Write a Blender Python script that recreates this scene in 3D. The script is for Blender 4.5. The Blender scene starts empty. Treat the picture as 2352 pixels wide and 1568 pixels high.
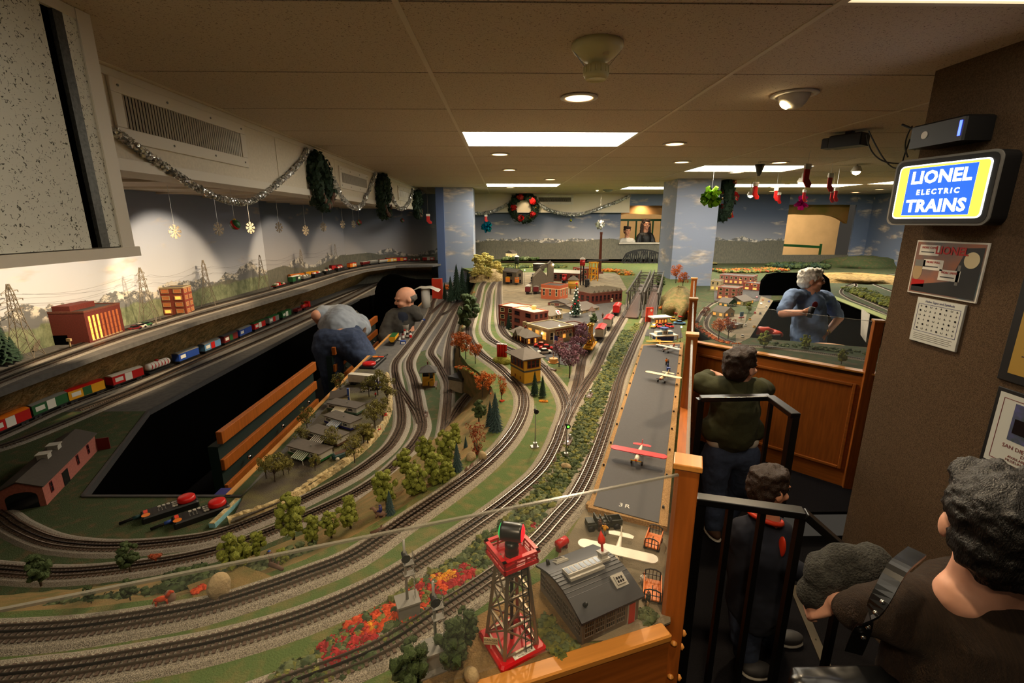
import bpy,bmesh,math,random
from mathutils import Vector,Matrix,noise
random.seed(7)
S=bpy.context.scene
COL=S.collection
R=math.radians
# ---------------------------------------------------------------- camera survey (picture 2352 x 1568, focal length in pixels)
F=1080.0;CX,CY=1176.0,784.0
TH=math.atan(275/F);YW=math.atan(19*math.cos(TH)/F)
CAMZ=1.72
_ct,_st,_cy,_sy=math.cos(TH),math.sin(TH),math.cos(YW),math.sin(YW)
def ray(px,py):
 x=(px-CX)/F;u=(CY-py)/F
 y=_ct+u*_st;z=-_st+u*_ct
 return Vector((x*_cy+y*_sy,-x*_sy+y*_cy,z))
def at(px,py,z):
 d=ray(px,py);t=(z-CAMZ)/d.z;return Vector((d.x*t,d.y*t,z))
def aty(px,py,Y):
 d=ray(px,py);t=Y/d.y;return Vector((d.x*t,Y,CAMZ+d.z*t))
def atx(px,py,X):
 d=ray(px,py);t=X/d.x;return Vector((X,d.y*t,CAMZ+d.z*t))
cam_d=bpy.data.cameras.new('camera');cam=bpy.data.objects.new('camera',cam_d);COL.objects.link(cam)
cam_d.sensor_width=36;cam_d.lens=36*F/2352;cam_d.clip_start=0.02;cam_d.clip_end=60
cam.location=(0,0,CAMZ);cam.rotation_euler=(math.pi/2-TH,0,-YW)
S.camera=cam
# ---------------------------------------------------------------- exposure, world, lamps
S.view_settings.view_transform='Standard';S.view_settings.look='None'
S.view_settings.gamma=1;S.view_settings.use_curve_mapping=False
S.view_settings.exposure=1.3
S.cycles.use_denoising=True
S.cycles.max_bounces=6;S.cycles.diffuse_bounces=3;S.cycles.glossy_bounces=3;S.cycles.transmission_bounces=6
S.cycles.transparent_max_bounces=12;S.cycles.caustics_reflective=False;S.cycles.caustics_refractive=False
S.cycles.sample_clamp_indirect=4.0
wd=bpy.data.worlds.new('world');S.world=wd;wd.use_nodes=True
wd.node_tree.nodes['Background'].inputs[0].default_value=(1.0,.86,.68,1);wd.node_tree.nodes['Background'].inputs[1].default_value=.018
CEIL=CAMZ+.584;T=.87;RT=.80;UP=.98;TM=.90;TY=.84
WARM=(1.0,.76,.47)
def spot(loc,aim,power,angle=70,blend=.6,color=WARM,size=.03):
 d=bpy.data.lights.new('spot_lamp','SPOT');d.energy=power;d.spot_size=R(angle);d.spot_blend=blend
 d.color=color;d.shadow_soft_size=size
 o=bpy.data.objects.new('spot_lamp',d);COL.objects.link(o);o.location=loc
 o.rotation_euler=(Vector(aim)-Vector(loc)).to_track_quat('-Z','Y').to_euler()
 return o
# recessed ceiling downlights (picture position of each can) with aim and power
DOWN=[
 (1330,222,(.15,1.5,T),44,105),(1148,353,(.1,3.2,T),28,105),(1170,389,(.0,5.2,T),34,110),(1264,411,None,40,105),
 (1550,329,(1.0,3.6,T),40,105),(1566,371,(1.4,5.2,T),42,110),(1172,430,(.0,9.4,T),46,100),(1690,395,(3.2,5.4,RT),22,115),
 (1790,372,None,18,105),(1780,430,None,16,100),(1965,441,None,14,105),(2020,434,None,14,105),(1395,438,(1.6,10,T),50,110),
 (1630,432,None,26,105),(1775,438,None,18,105),(1822,450,(5.6,10.6,1.4),14,100)]
spot((.35,.55,CEIL-.012),(.15,.9,T),12,110,.8)  # unseen lamp without a can, added to brighten the near layout
spot((-.1,-.35,CEIL-.012),(.1,.95,T),16,62,.8)  # unseen lamp added behind the camera to light the hangar fronts
for px,py,aim,pw,ang in DOWN:
 p=at(px,py,CEIL)
 spot((p.x,p.y,CEIL-.012),aim if aim else(p.x,p.y,0),pw,ang,.8)
# spots over the pit-side bench washing the left mural
for y,pw in((2.7,44),(3.7,34),(5.6,24),(7.2,16)):
 x=-1.72 if y<5 else-1.72+(y-5)*.32
 spot((x,y,1.9),(x-1.0,y+.25,1.18),pw,62,.35)
spot((-1.75,4.6,1.9),(-2.0,4.8,T),14,110,.8)
spot((-1.6,6.6,1.9),(-1.7,6.9,T),12,110,.8)
spot((.2,9.9,CEIL-.1),(-.05,9.2,T),22,60,.5)
spot((.55,10.1,CEIL-.05),(.62,10.7,1.75),5,70,.4)
# ---------------------------------------------------------------- builders
def lin(c):
 return tuple(((v/255)/12.92 if v/255<=.04045 else((v/255+.055)/1.055)**2.4)for v in c[:3])
M={}
def nodes_of(m):
 m.use_nodes=True;nt=m.node_tree;nt.nodes.clear()
 out=nt.nodes.new('ShaderNodeOutputMaterial');b=nt.nodes.new('ShaderNodeBsdfPrincipled')
 nt.links.new(b.outputs[0],out.inputs[0]);return nt,b,out
def mat(name,c,rough=.65,metal=0,var=0,vs=40,c2=None,bump=0,bs=200,emit=0,ecol=None,spec=None,det=4,thr=None,alpha=None,stretch=None):
 """procedural surface: base colour c, noise mix to c2 (or darker/lighter by var) at scale vs, fine relief bump at scale bs"""
 if name in M:return M[name]
 m=bpy.data.materials.new(name);M[name]=m
 nt,b,out=nodes_of(m);L=nt.links
 b.inputs['Roughness'].default_value=rough;b.inputs['Metallic'].default_value=metal
 if spec is not None:b.inputs['Specular IOR Level'].default_value=spec
 col=lin(c)
 if alpha is not None:b.inputs['Alpha'].default_value=alpha
 if var or c2 or bump:
  tc=nt.nodes.new('ShaderNodeTexCoord');vec=tc.outputs['Object']
  if stretch:
   mp=nt.nodes.new('ShaderNodeMapping');mp.inputs['Scale'].default_value=stretch;L.new(vec,mp.inputs[0]);vec=mp.outputs[0]
 if var or c2:
  n=nt.nodes.new('ShaderNodeTexNoise');n.inputs['Scale'].default_value=vs;n.inputs['Detail'].default_value=det;L.new(vec,n.inputs['Vector'])
  r=nt.nodes.new('ShaderNodeValToRGB');e=r.color_ramp.elements
  lo,hi=thr or(.34,.66);e[0].position=lo;e[1].position=hi
  if c2:e[0].color=(*col,1);e[1].color=(*lin(c2),1)
  else:e[0].color=(*[v*(1-var)for v in col],1);e[1].color=(*[min(1,v*(1+var))for v in col],1)
  L.new(n.outputs['Fac'],r.inputs[0]);L.new(r.outputs[0],b.inputs['Base Color'])
 else:b.inputs['Base Color'].default_value=(*col,1)
 if bump:
  n2=nt.nodes.new('ShaderNodeTexNoise');n2.inputs['Scale'].default_value=bs;n2.inputs['Detail'].default_value=3;L.new(vec,n2.inputs['Vector'])
  bp=nt.nodes.new('ShaderNodeBump');bp.inputs['Strength'].default_value=bump;bp.inputs['Distance'].default_value=.01
  L.new(n2.outputs['Fac'],bp.inputs['Height']);L.new(bp.outputs[0],b.inputs['Normal'])
 if emit:
  b.inputs['Emission Color'].default_value=(*lin(ecol or c),1);b.inputs['Emission Strength'].default_value=emit
 return m
class MB:
 """collects shapes in local metres; build() links them as one mesh object"""
 def __init__(s):s.v,s.f,s.m,s.mi=[],[],[],0
 def add(s,vs,fs,X=None):
  o=len(s.v);s.v+=[tuple(X@Vector(v))if X else tuple(v)for v in vs]
  s.f+=[tuple(i+o for i in f)for f in fs];s.m+=[s.mi]*len(fs);return s
 def bx(s,x0,x1,y0,y1,z0,z1,X=None):
  return s.add([(x0,y0,z0),(x1,y0,z0),(x1,y1,z0),(x0,y1,z0),(x0,y0,z1),(x1,y0,z1),(x1,y1,z1),(x0,y1,z1)],
      [(0,3,2,1),(4,5,6,7),(0,1,5,4),(1,2,6,5),(2,3,7,6),(3,0,4,7)],X)
 def box(s,c,d,rz=0,X=None):
  Y=Matrix.Translation(c)@Matrix.Rotation(rz,4,'Z')
  return s.bx(-d[0]/2,d[0]/2,-d[1]/2,d[1]/2,-d[2]/2,d[2]/2,X@Y if X else Y)
 def cbox(s,x0,x1,y0,y1,z0,z1,c=.003):
  """box with chamfered upright and top edges"""
  a=[(x0+c,y0),(x1-c,y0),(x1,y0+c),(x1,y1-c),(x1-c,y1),(x0+c,y1),(x0,y1-c),(x0,y0+c)]
  b=[(x0+2*c,y0+c),(x1-2*c,y0+c),(x1-c,y0+2*c),(x1-c,y1-2*c),(x1-2*c,y1-c),(x0+2*c,y1-c),(x0+c,y1-2*c),(x0+c,y0+2*c)]
  vs=[(x,y,z0)for x,y in a]+[(x,y,z1-c)for x,y in a]+[(x,y,z1)for x,y in b]
  fs=[tuple(range(7,-1,-1)),tuple(range(16,24))]+[(i,(i+1)%8,8+(i+1)%8,8+i)for i in range(8)]+[(8+i,8+(i+1)%8,16+(i+1)%8,16+i)for i in range(8)]
  return s.add(vs,fs)
 def bar(s,p0,p1,w,h=None,up=(0,0,1)):
  """square bar from p0 to p1"""
  h=h or w;p0,p1=Vector(p0),Vector(p1);d=(p1-p0).normalized();u=Vector(up)
  a=d.cross(u)
  if a.length<1e-4:a=Vector((1,0,0))
  a.normalize();u=a.cross(d);a*=w/2;u*=h/2
  return s.add([p0-a-u,p0+a-u,p0+a+u,p0-a+u,p1-a-u,p1+a-u,p1+a+u,p1-a+u],
      [(0,1,2,3),(7,6,5,4),(0,4,5,1),(1,5,6,2),(2,6,7,3),(3,7,4,0)])
 def cyl(s,p0,p1,r0,r1=None,n=10,cap=True):
  r1=r0 if r1 is None else r1;p0,p1=Vector(p0),Vector(p1);d=(p1-p0).normalized()
  a=d.orthogonal().normalized();b=d.cross(a)
  vs=[p+(a*math.cos(2*math.pi*i/n)+b*math.sin(2*math.pi*i/n))*r for p,r in((p0,r0),(p1,r1))for i in range(n)]
  fs=[(i,(i+1)%n,n+(i+1)%n,n+i)for i in range(n)]
  if cap:fs+=[tuple(range(n-1,-1,-1)),tuple(range(n,2*n))]
  return s.add(vs,fs)
 def tube(s,pts,r,n=6,closed=False):
  pts=[Vector(p)for p in pts];m=len(pts);rings=[]
  for i,p in enumerate(pts):
   d=(pts[(i+1)%m]-pts[i-1])if closed else(pts[min(i+1,m-1)]-pts[max(i-1,0)])
   d.normalize();a=d.cross(Vector((0,0,1)))
   if a.length<1e-3:a=Vector((1,0,0))
   a.normalize();b=a.cross(d);rr=r[i]if isinstance(r,(list,tuple))else r
   rings.append([p+(a*math.cos(2*math.pi*k/n)+b*math.sin(2*math.pi*k/n))*rr for k in range(n)])
  vs=[v for q in rings for v in q];fs=[]
  for i in range(m if closed else m-1):
   j=(i+1)%m
   fs+=[(i*n+k,i*n+(k+1)%n,j*n+(k+1)%n,j*n+k)for k in range(n)]
  if not closed:fs+=[tuple(range(n-1,-1,-1)),tuple((m-1)*n+k for k in range(n))]
  return s.add(vs,fs)
 def lathe(s,prof,n=16,X=None):
  vs=[(r*math.cos(2*math.pi*i/n),r*math.sin(2*math.pi*i/n),z)for r,z in prof for i in range(n)]
  fs=[(k*n+i,k*n+(i+1)%n,(k+1)*n+(i+1)%n,(k+1)*n+i)for k in range(len(prof)-1)for i in range(n)]
  fs+=[tuple(range(n-1,-1,-1)),tuple((len(prof)-1)*n+i for i in range(n))]
  return s.add(vs,fs,X)
 def prism(s,poly,z0,z1,X=None):
  n=len(poly)
  a=sum(poly[i][0]*poly[(i+1)%n][1]-poly[(i+1)%n][0]*poly[i][1]for i in range(n))
  if a<0:poly=poly[::-1]
  return s.add([(p[0],p[1],z0)for p in poly]+[(p[0],p[1],z1)for p in poly],
      [tuple(range(n-1,-1,-1)),tuple(range(n,2*n))]+[(i,(i+1)%n,n+(i+1)%n,n+i)for i in range(n)],X)
 def gable(s,poly,y0,y1,X=None):
  """profile in x,z pulled along y"""
  n=len(poly)
  return s.add([(p[0],y0,p[1])for p in poly]+[(p[0],y1,p[1])for p in poly],
      [tuple(range(n)),tuple(range(2*n-1,n-1,-1))]+[(i,n+i,n+(i+1)%n,(i+1)%n)for i in range(n)],X)
 def hip(s,x0,x1,y0,y1,z0,z1,ridge=.5,th=.004):
  """hipped roof; ridge = length of ridge along x as a share"""
  cx,cy=(x0+x1)/2,(y0+y1)/2;h=(x1-x0)/2*ridge
  return s.add([(x0,y0,z0),(x1,y0,z0),(x1,y1,z0),(x0,y1,z0),(x0,y0,z0+th),(x1,y0,z0+th),(x1,y1,z0+th),(x0,y1,z0+th),(cx-h,cy,z1),(cx+h,cy,z1)],
      [(0,3,2,1),(0,1,5,4),(1,2,6,5),(2,3,7,6),(3,0,4,7),(4,5,9,8),(5,6,9),(6,7,8,9),(7,4,8)])
 def quad(s,a,b,c,d):return s.add([a,b,c,d],[(0,1,2,3)])
 def ico(s,c,r,sub=1,jit=0,sq=(1,1,1)):
  V,Fc=ICO[sub];c=Vector(c)
  return s.add([c+Vector((v[0]*sq[0],v[1]*sq[1],v[2]*sq[2]))*r*(1+random.uniform(-jit,jit))for v in V],Fc)
 def leafs(s,c,r,k,size,sq=(1,1,1)):
  """k small leaf flakes over the surface of a lump"""
  c=Vector(c)
  for _ in range(k):
   d=Vector((random.gauss(0,1),random.gauss(0,1),random.gauss(0,1))).normalized()
   p=c+Vector((d.x*sq[0],d.y*sq[1],d.z*sq[2]))*r*random.uniform(.75,1.12)
   a=d.orthogonal().normalized();a.rotate(Matrix.Rotation(random.uniform(0,6.3),3,d));b=d.cross(a)+d*random.uniform(-.5,.9)
   z=size*random.uniform(.6,1.3)
   s.add([p-a*z,p+b*z*.9,p+a*z,p-b*z*.9+d*z*.4],[(0,1,2,3)])
  return s
 def build(s,name,m=None,parent=None,smooth=False,loc=None,rz=0,bevel=0):
  me=bpy.data.meshes.new(name);me.from_pydata([tuple(v)for v in s.v],[],s.f)
  ms=m if isinstance(m,(list,tuple))else[m]
  for q in ms:
   if q is not None:me.materials.append(M[q]if isinstance(q,str)else q)
  if len(ms)>1:me.polygons.foreach_set('material_index',s.m)
  if smooth:me.polygons.foreach_set('use_smooth',[True]*len(me.polygons))
  me.update()
  o=bpy.data.objects.new(name,me);COL.objects.link(o)
  if parent:o.parent=parent
  if loc is not None:o.location=loc
  if rz:o.rotation_euler.z=rz
  if bevel:
   b=o.modifiers.new('bevel','BEVEL');b.width=bevel;b.segments=2;b.limit_method='ANGLE'
  return o
def _ico(sub):
 bm=bmesh.new();bmesh.ops.create_icosphere(bm,subdivisions=sub,radius=1);bm.verts.index_update()
 r=([tuple(v.co)for v in bm.verts],[tuple(v.index for v in f.verts)for f in bm.faces]);bm.free();return r
ICO={k:_ico(k)for k in(1,2,3)}
def tag(o,label=None,cat=None,group=None,kind=None):
 if label:o['label']=label
 if cat:o['category']=cat
 if group:o['group']=group
 if kind:o['kind']=kind
 return o
def thing(name,label,cat,loc=(0,0,0),rz=0,group=None,sc=1):
 o=bpy.data.objects.new(name,None);COL.objects.link(o);o.empty_display_size=.02
 o.location=loc;o.rotation_euler.z=rz;o.scale=(sc,sc,sc);return tag(o,label,cat,group)
def struct(o):o['kind']='structure';return o
KIDS={}
def inst(src,parent=None,loc=None,rz=None,sc=None):
 o=src.copy();COL.objects.link(o);o.parent=parent if parent else None
 if loc is not None:o.location=loc
 if rz is not None:o.rotation_euler=(0,0,rz)
 if sc is not None:o.scale=sc if isinstance(sc,(tuple,list))else(sc,sc,sc)
 return o
def tree_of(root):
 return[(c,tree_of(c))for c in bpy.data.objects if c.parent==root]
def dup(root,kids,loc,rz=0,label=None,sc=None,group=None):
 """copy of a thing with copies of its parts (kids = tree_of(root), taken once)"""
 r=inst(root,None,loc,rz,sc)
 if label:r['label']=label
 if group:r['group']=group
 def walk(ks,p):
  for c,sub in ks:
   d=c.copy();COL.objects.link(d);d.parent=p;walk(sub,d)
 walk(kids,r);return r
def face_dir(a,b):return math.atan2(b[1]-a[1],b[0]-a[0])
def text(name,body,size,m,parent=None,loc=(0,0,0),rot=(0,0,0),ext=.0004,bold=0,align='CENTER',space=1):
 cu=bpy.data.curves.new(name,'FONT');cu.body=body;cu.size=size;cu.extrude=ext;cu.offset=bold
 cu.align_x=align;cu.align_y='CENTER';cu.space_character=space;cu.resolution_u=2
 cu.materials.append(M[m]if isinstance(m,str)else m)
 c_=bpy.data.objects.new(name,cu);me=bpy.data.meshes.new_from_object(c_);bpy.data.objects.remove(c_);bpy.data.curves.remove(cu)
 o=bpy.data.objects.new(name,me);COL.objects.link(o)
 if parent:o.parent=parent
 o.location=loc;o.rotation_euler=rot;return o
# ---------------------------------------------------------------- common materials
mat('white',(225,220,208),.5);mat('offwhite',(205,198,182),.6,var=.06);mat('black',(14,14,15),.55);mat('blackmetal',(10,10,11),.3,spec=.6)
mat('red',(190,24,22),.35);mat('darkred',(110,22,22),.5);mat('yellow',(226,160,20),.4);mat('orange',(222,118,26),.4);mat('blue',(38,70,150),.4)
mat('green',(30,90,44),.45);mat('grey',(120,118,112),.6);mat('darkgrey',(58,57,58),.6,var=.12);mat('silver',(190,190,188),.3,.8);mat('chrome',(215,215,215),.15,1)
mat('gold',(205,160,60),.25,1);mat('brown',(84,56,38),.7);mat('cream',(224,206,160),.6);mat('tan',(178,150,108),.75)
mat('wood',(168,92,34),.38,var=.16,vs=9,stretch=(9,9,.7),spec=.4);mat('wood_x',(172,96,36),.38,var=.16,vs=9,stretch=(.7,9,9),spec=.4);mat('wood_pale',(206,150,84),.5,var=.12,vs=10,stretch=(8,.8,8))
mat('glass',(235,240,240),.05,alpha=.12);mat('window_dark',(26,26,30),.15);mat('roof_grey',(92,84,76),.75,var=.08,vs=60);mat('bulb',(255,240,210),.4,emit=14,ecol=(255,226,170));mat('bulb_red',(255,120,60),.4,emit=9,ecol=(255,96,30))
mat('lit_window',(255,190,100),.4,emit=.45,ecol=(255,158,62))
# ---------------------------------------------------------------- room materials
def mural(name,z0,seed,hill,peak,forest,skytop=(92,108,136),skylow=(176,178,186),cloud=(232,212,186),cthr=.6):
 """printed backdrop: sky with clouds, snowy range, wooded hills; x along the wall, z up"""
 m=bpy.data.materials.new(name);M[name]=m;nt,b,out=nodes_of(m);L=nt.links
 b.inputs['Roughness'].default_value=.7
 tc=nt.nodes.new('ShaderNodeTexCoord');sp=nt.nodes.new('ShaderNodeSeparateXYZ');L.new(tc.outputs['Object'],sp.inputs[0])
 def mth(op,a,c=None,clamp=False):
  n=nt.nodes.new('ShaderNodeMath');n.operation=op;n.use_clamp=clamp
  for i,q in enumerate((a,c)):
   if q is None:continue
   if isinstance(q,(int,float)):n.inputs[i].default_value=q
   else:L.new(q,n.inputs[i])
  return n.outputs[0]
 def nz(vec,scale,det=4,rough=.5,d1=None):
  n=nt.nodes.new('ShaderNodeTexNoise');n.inputs['Scale'].default_value=scale;n.inputs['Detail'].default_value=det;n.inputs['Roughness'].default_value=rough
  if d1 is not None:n.noise_dimensions='1D';L.new(d1,n.inputs['W'])
  else:L.new(vec,n.inputs['Vector'])
  return n.outputs['Fac']
 def comb(x,y,z):
  n=nt.nodes.new('ShaderNodeCombineXYZ')
  for i,q in enumerate((x,y,z)):
   if isinstance(q,(int,float)):n.inputs[i].default_value=q
   else:L.new(q,n.inputs[i])
  return n.outputs[0]
 def mix(f,a,c):
  n=nt.nodes.new('ShaderNodeMix');n.data_type='RGBA';L.new(f,n.inputs['Factor'])
  for k,q in(('A',a),('B',c)):
   s=[i for i in n.inputs if i.name==k and i.type=='RGBA'][0]
   if isinstance(q,tuple):s.default_value=(*lin(q),1)
   else:L.new(q,s)
  return[o for o in n.outputs if o.type=='RGBA'][0]
 def step(x,lo,hi):
  n=nt.nodes.new('ShaderNodeMapRange');n.interpolation_type='SMOOTHSTEP';L.new(x,n.inputs[0]);n.inputs[1].default_value=lo;n.inputs[2].default_value=hi;return n.outputs[0]
 u=mth('ADD',mth('ADD',sp.outputs[0],sp.outputs[1]),seed);v=mth('SUBTRACT',sp.outputs[2],z0)
 sky=mix(step(v,.1,.95),skylow,skytop)
 cv=comb(mth('MULTIPLY',u,1.0),seed,mth('MULTIPLY',v,3.1))
 cl=mth('MULTIPLY',step(nz(cv,1.7,6,.55),cthr,cthr+.15),step(v,.28,.36))
 c=mix(mth('MULTIPLY',cl,.85),sky,mix(step(nz(cv,6,4),.4,.65),(176,164,152),cloud))
 rid=mth('ADD',peak,mth('MULTIPLY',mth('SUBTRACT',nz(None,1.6,6,.6,d1=u),.5),.32))
 mk=step(mth('SUBTRACT',rid,v),0,.008)
 g=comb(mth('MULTIPLY',u,1),seed,mth('MULTIPLY',v,1.3))
 snow=mth('MULTIPLY',step(nz(g,14,5,.7),.46,.56),step(mth('SUBTRACT',v,mth('SUBTRACT',rid,.1)),0,.05))
 c=mix(mk,c,mix(snow,(108,108,108),(214,206,192)))
 rid2=mth('ADD',hill,mth('MULTIPLY',mth('SUBTRACT',nz(None,.8,3,.5,d1=mth('ADD',u,9)),.5),.2))
 fine=nz(comb(mth('MULTIPLY',u,40),seed,mth('MULTIPLY',v,16)),1,4,.7)
 c=mix(step(mth('SUBTRACT',rid2,v),0,.01),c,mix(step(fine,.3,.7),(96,95,84),(120,116,100)))
 if forest:
  rid3=mth('ADD',forest,mth('MULTIPLY',mth('SUBTRACT',nz(None,5,5,.65,d1=mth('ADD',u,3)),.5),.09))
  fo=nz(comb(mth('MULTIPLY',u,22),seed,mth('MULTIPLY',v,14)),1,5,.7)
  c=mix(step(mth('SUBTRACT',rid3,v),0,.02),c,mix(step(fo,.3,.7),(92,100,72),(140,146,112)))
 L.new(c,b.inputs['Base Color']);return m
mural('mural_left',UP,2.3,.12,.24,.15,(146,158,186),(212,212,216),cthr=.57)
mural('mural_bend',UP,7.7,.15,.2,None,(98,112,138),(176,172,172))
mural('mural_back',1.02,3.1,.28,.33,None,(84,98,124),(160,162,172),cthr=.58)
mural('mural_sky',.2,11.3,-.9,-.9,None,(112,128,156),(150,166,196),(238,226,208),.52)
mural('mural_pillar',.2,21.3,-.9,-.9,None,(150,160,182),(170,184,212),(240,226,206),.5)
def speckle(name,base,fleck,scale,lo,hi,rough=.9):
 m=bpy.data.materials.new(name);M[name]=m;nt,b,out=nodes_of(m);L=nt.links
 tc=nt.nodes.new('ShaderNodeTexCoord');n1=nt.nodes.new('ShaderNodeTexNoise');n1.inputs['Scale'].default_value=scale;n1.inputs['Detail'].default_value=2;n1.inputs['Distortion'].default_value=1.2
 L.new(tc.outputs['Object'],n1.inputs['Vector']);r=nt.nodes.new('ShaderNodeValToRGB');e=r.color_ramp.elements
 e[0].position,e[1].position=lo,hi;e[0].color=(*lin(fleck),1);e[1].color=(*lin(base),1);L.new(n1.outputs['Fac'],r.inputs[0]);L.new(r.outputs[0],b.inputs['Base Color']);b.inputs['Roughness'].default_value=rough
speckle('ceiling_tile',(196,178,154),(124,106,88),150,.34,.40)
speckle('acoustic_panel',(222,222,210),(84,84,74),120,.345,.385)
mat('tbar',(206,192,168),.6);mat('gap',(40,34,28),.9);mat('trim_white',(216,208,192),.55);mat('bulkhead',(214,204,184),.7,var=.05,vs=60)
mat('carpet_floor',(26,25,28),.95,var=.35,vs=260,bump=.4,bs=400,spec=.1);mat('carpet_wall',(98,79,60),.95,var=.3,vs=220,bump=.6,bs=400,spec=.1)
mat('pit_black',(6,6,6),.95,spec=0);mat('cave_tan',(190,140,84),.8,var=.12,vs=3);mat('cave_green',(150,140,60),.8,c2=(196,150,80),vs=3);mat('panel_light',(255,252,240),.5,emit=9,ecol=(255,246,226))
mat('panel_dim',(255,252,240),.5,emit=1.3,ecol=(255,240,214));mat('dirty_metal',(70,70,66),.5,.6,var=.3,vs=120)
# ---------------------------------------------------------------- floor, steps
o=MB();o.prism([(-3.2,-2),(1.16,-2),(1.16,1.05),(1.40,1.90),(1.62,2.5),(12,2.5),(12,13.5),(-3.2,13.5)],-.02,0)
floor=struct(o.build('floor','carpet_floor'));tag(floor,'dark charcoal carpet of the viewing platform and aisles','floor')
o=MB()
for k in range(3):
 z=-.17*(k+1);x=1.16+.28*k
 o.prism([(x,-2),(6,-2),(6,2.5),(x+.46,2.5),(x+.24,1.9),(x,1.05)],z-.16,z)
stairs=o.build('floor_steps','carpet_floor',floor)
ns=MB();a,b2=Vector((1.40,1.905,.004)),Vector((1.19,1.16,.004));d=(b2-a)
ns.bar(a,b2,.035,.006);nos=ns.build('stair_nosing',mat('nosing',(120,112,96),.35,.7),floor)
sc=MB()
for k in range(6):
 p=a+d*(k+.5)/6;sc.cyl((p.x,p.y,.006),(p.x,p.y,.009),.0035,n=8)
sc.build('nosing_screws','chrome',nos)
# ---------------------------------------------------------------- ceiling of lay-in tiles
TX,TY,TX0,TY0=1.22,.637,-.293,1.48
ceil_bm=MB();ceil_bm.bx(-2.6,12.5,-1.2,13.5,CEIL+.02,CEIL+.05);ceiling=struct(ceil_bm.build('ceiling','gap'));tag(ceiling,'suspended ceiling of speckled beige acoustic tiles','ceiling')
PANELS={(0,3):'near',(1,-1):1,(-1,-2):1,(0,10):0,(2,6):0,(2,11):0,(5,9):0,(6,9):0,(3,10):0,(4,10):0}  # the front left panel is out of view, added for its light
FIX=[]
tile0=None
for i in range(-2,10):
 for j in range(-4,15):
  x,y=TX0+i*TX,TY0+j*TY
  if x+TX<-1.62 or(x>2.2 and y<1.5):continue
  if(i,j)in PANELS:FIX.append((i,j,x,y));continue
  if tile0 is None:
   q=MB();q.bx(.008,TX-.008,.005,TY-.005,0,.015);tile0=q.build('ceiling_tile','ceiling_tile',ceiling,loc=(x,y,CEIL))
  else:inst(tile0,ceiling,(x,y,CEIL))
q=MB()
for i in range(-2,11):
 x=TX0+i*TX
 if x>-1.6:q.bx(x-.009,x+.009,-1.1 if x<2.2 else 1.5,11,CEIL-.003,CEIL+.016)
q.build('ceiling_runner','tbar',ceiling)
q=MB()
for j in range(-4,16):
 y=TY0+j*TY;q.bx(-1.6,12,y-.004,y+.004,CEIL+.003,CEIL+.016)
q.build('ceiling_crossbar',mat('tbar_dark',(120,104,86),.7),ceiling)
FL=['fluorescent ceiling panel over the front left loop','fluorescent ceiling panel at the top right corner','long fluorescent ceiling panel above the model town, largest and closest','fluorescent ceiling panel in front of the red wreath','fluorescent ceiling panel just before the sky painted pillar','fluorescent ceiling panel seen past the sky painted pillar',
   'fluorescent panel behind the hanging stockings, first of two side by side','fluorescent panel behind the hanging stockings, second of two side by side','narrow fluorescent ceiling panel between pillar and hanging stockings','fluorescent ceiling panel above the purple bow']
for k,(i,j,x,y)in enumerate(sorted(FIX,key=lambda f:(f[1],f[0]))):
 t=thing('ceiling_light',FL[k%len(FL)],'light',(x,y,CEIL),0,'fluorescent ceiling panels')
 q=MB()
 for a in((0,TX,0,.018),(0,TX,TY-.018,TY),(0,.018,.018,TY-.018),(TX-.018,TX,.018,TY-.018)):q.bx(*a,-.002,.03)
 q.build('frame','tbar',t);q=MB();q.bx(.018,TX-.018,.018,TY-.018,.004,.01);q.build('diffuser','panel_light' if j>0 else 'panel_dim',t)
# downlight cans
mat('can_glow',(255,214,160),.4,emit=2.6,ecol=(255,200,140))
dl_names=['closest to the smoke detector','just past the large fluorescent panel, left one','second past the large fluorescent panel','small, above the wreath side of town','right of the large fluorescent panel','second to the right of the large panel','over the far tracks by the left pillar','beside the sky painted pillar',
   'above the hanging stockings','among the stockings','far right by the mural','near the lightbox sign','close to the ceiling vent and wreath','just past the sky painted pillar','between stockings and mural','tilted towards the gallery window']
can=None
for k,(px,py,aim,pw,ang)in enumerate(DOWN):
 p=at(px,py,CEIL)
 if can is None:
  t=thing('downlight','x','light',(p.x,p.y,CEIL),0,'recessed ceiling downlights')
  q=MB();q.lathe([(.088,-.002),(.09,-.008),(.07,-.010),(.066,-.004),(.064,.03),(.088,.03)],28);q.build('trim_ring','trim_white',t,True)
  q=MB();q.lathe([(.0,-.004),(.064,-.004),(.064,-.0075),(.0,-.0075)],24);q.build('lamp_face','can_glow',t);can=t;cank=tree_of(t)
 else:t=dup(can,cank,(p.x,p.y,CEIL))
 t['label']='recessed round downlight '+dl_names[k]
# eyeball spot in the ceiling
p=at(1825,215,CEIL);t=thing('eyeball_downlight','tilted eyeball ceiling spotlight with bright bulb near the black boxes','light',(p.x,p.y,CEIL))
q=MB();q.lathe([(.1,-.001),(.102,-.007),(.075,-.01),(.07,.02)],28);q.build('trim_ring','trim_white',t,True)
q=MB();q.lathe([(.0,-.062),(.03,-.06),(.056,-.045),(.066,-.02),(.068,.01),(.05,.02)],24,Matrix.Rotation(R(22),4,'Y'));q.build('eyeball','offwhite',t,True)
q=MB();q.lathe([(0,-.07),(.022,-.069),(.026,-.058),(0,-.056)],18,Matrix.Rotation(R(40),4,'Y'));q.build('bulb','bulb',t,True)
spot((p.x-.03,p.y,CEIL-.09),(.9,1.6,T),26,100,.8)
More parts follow.
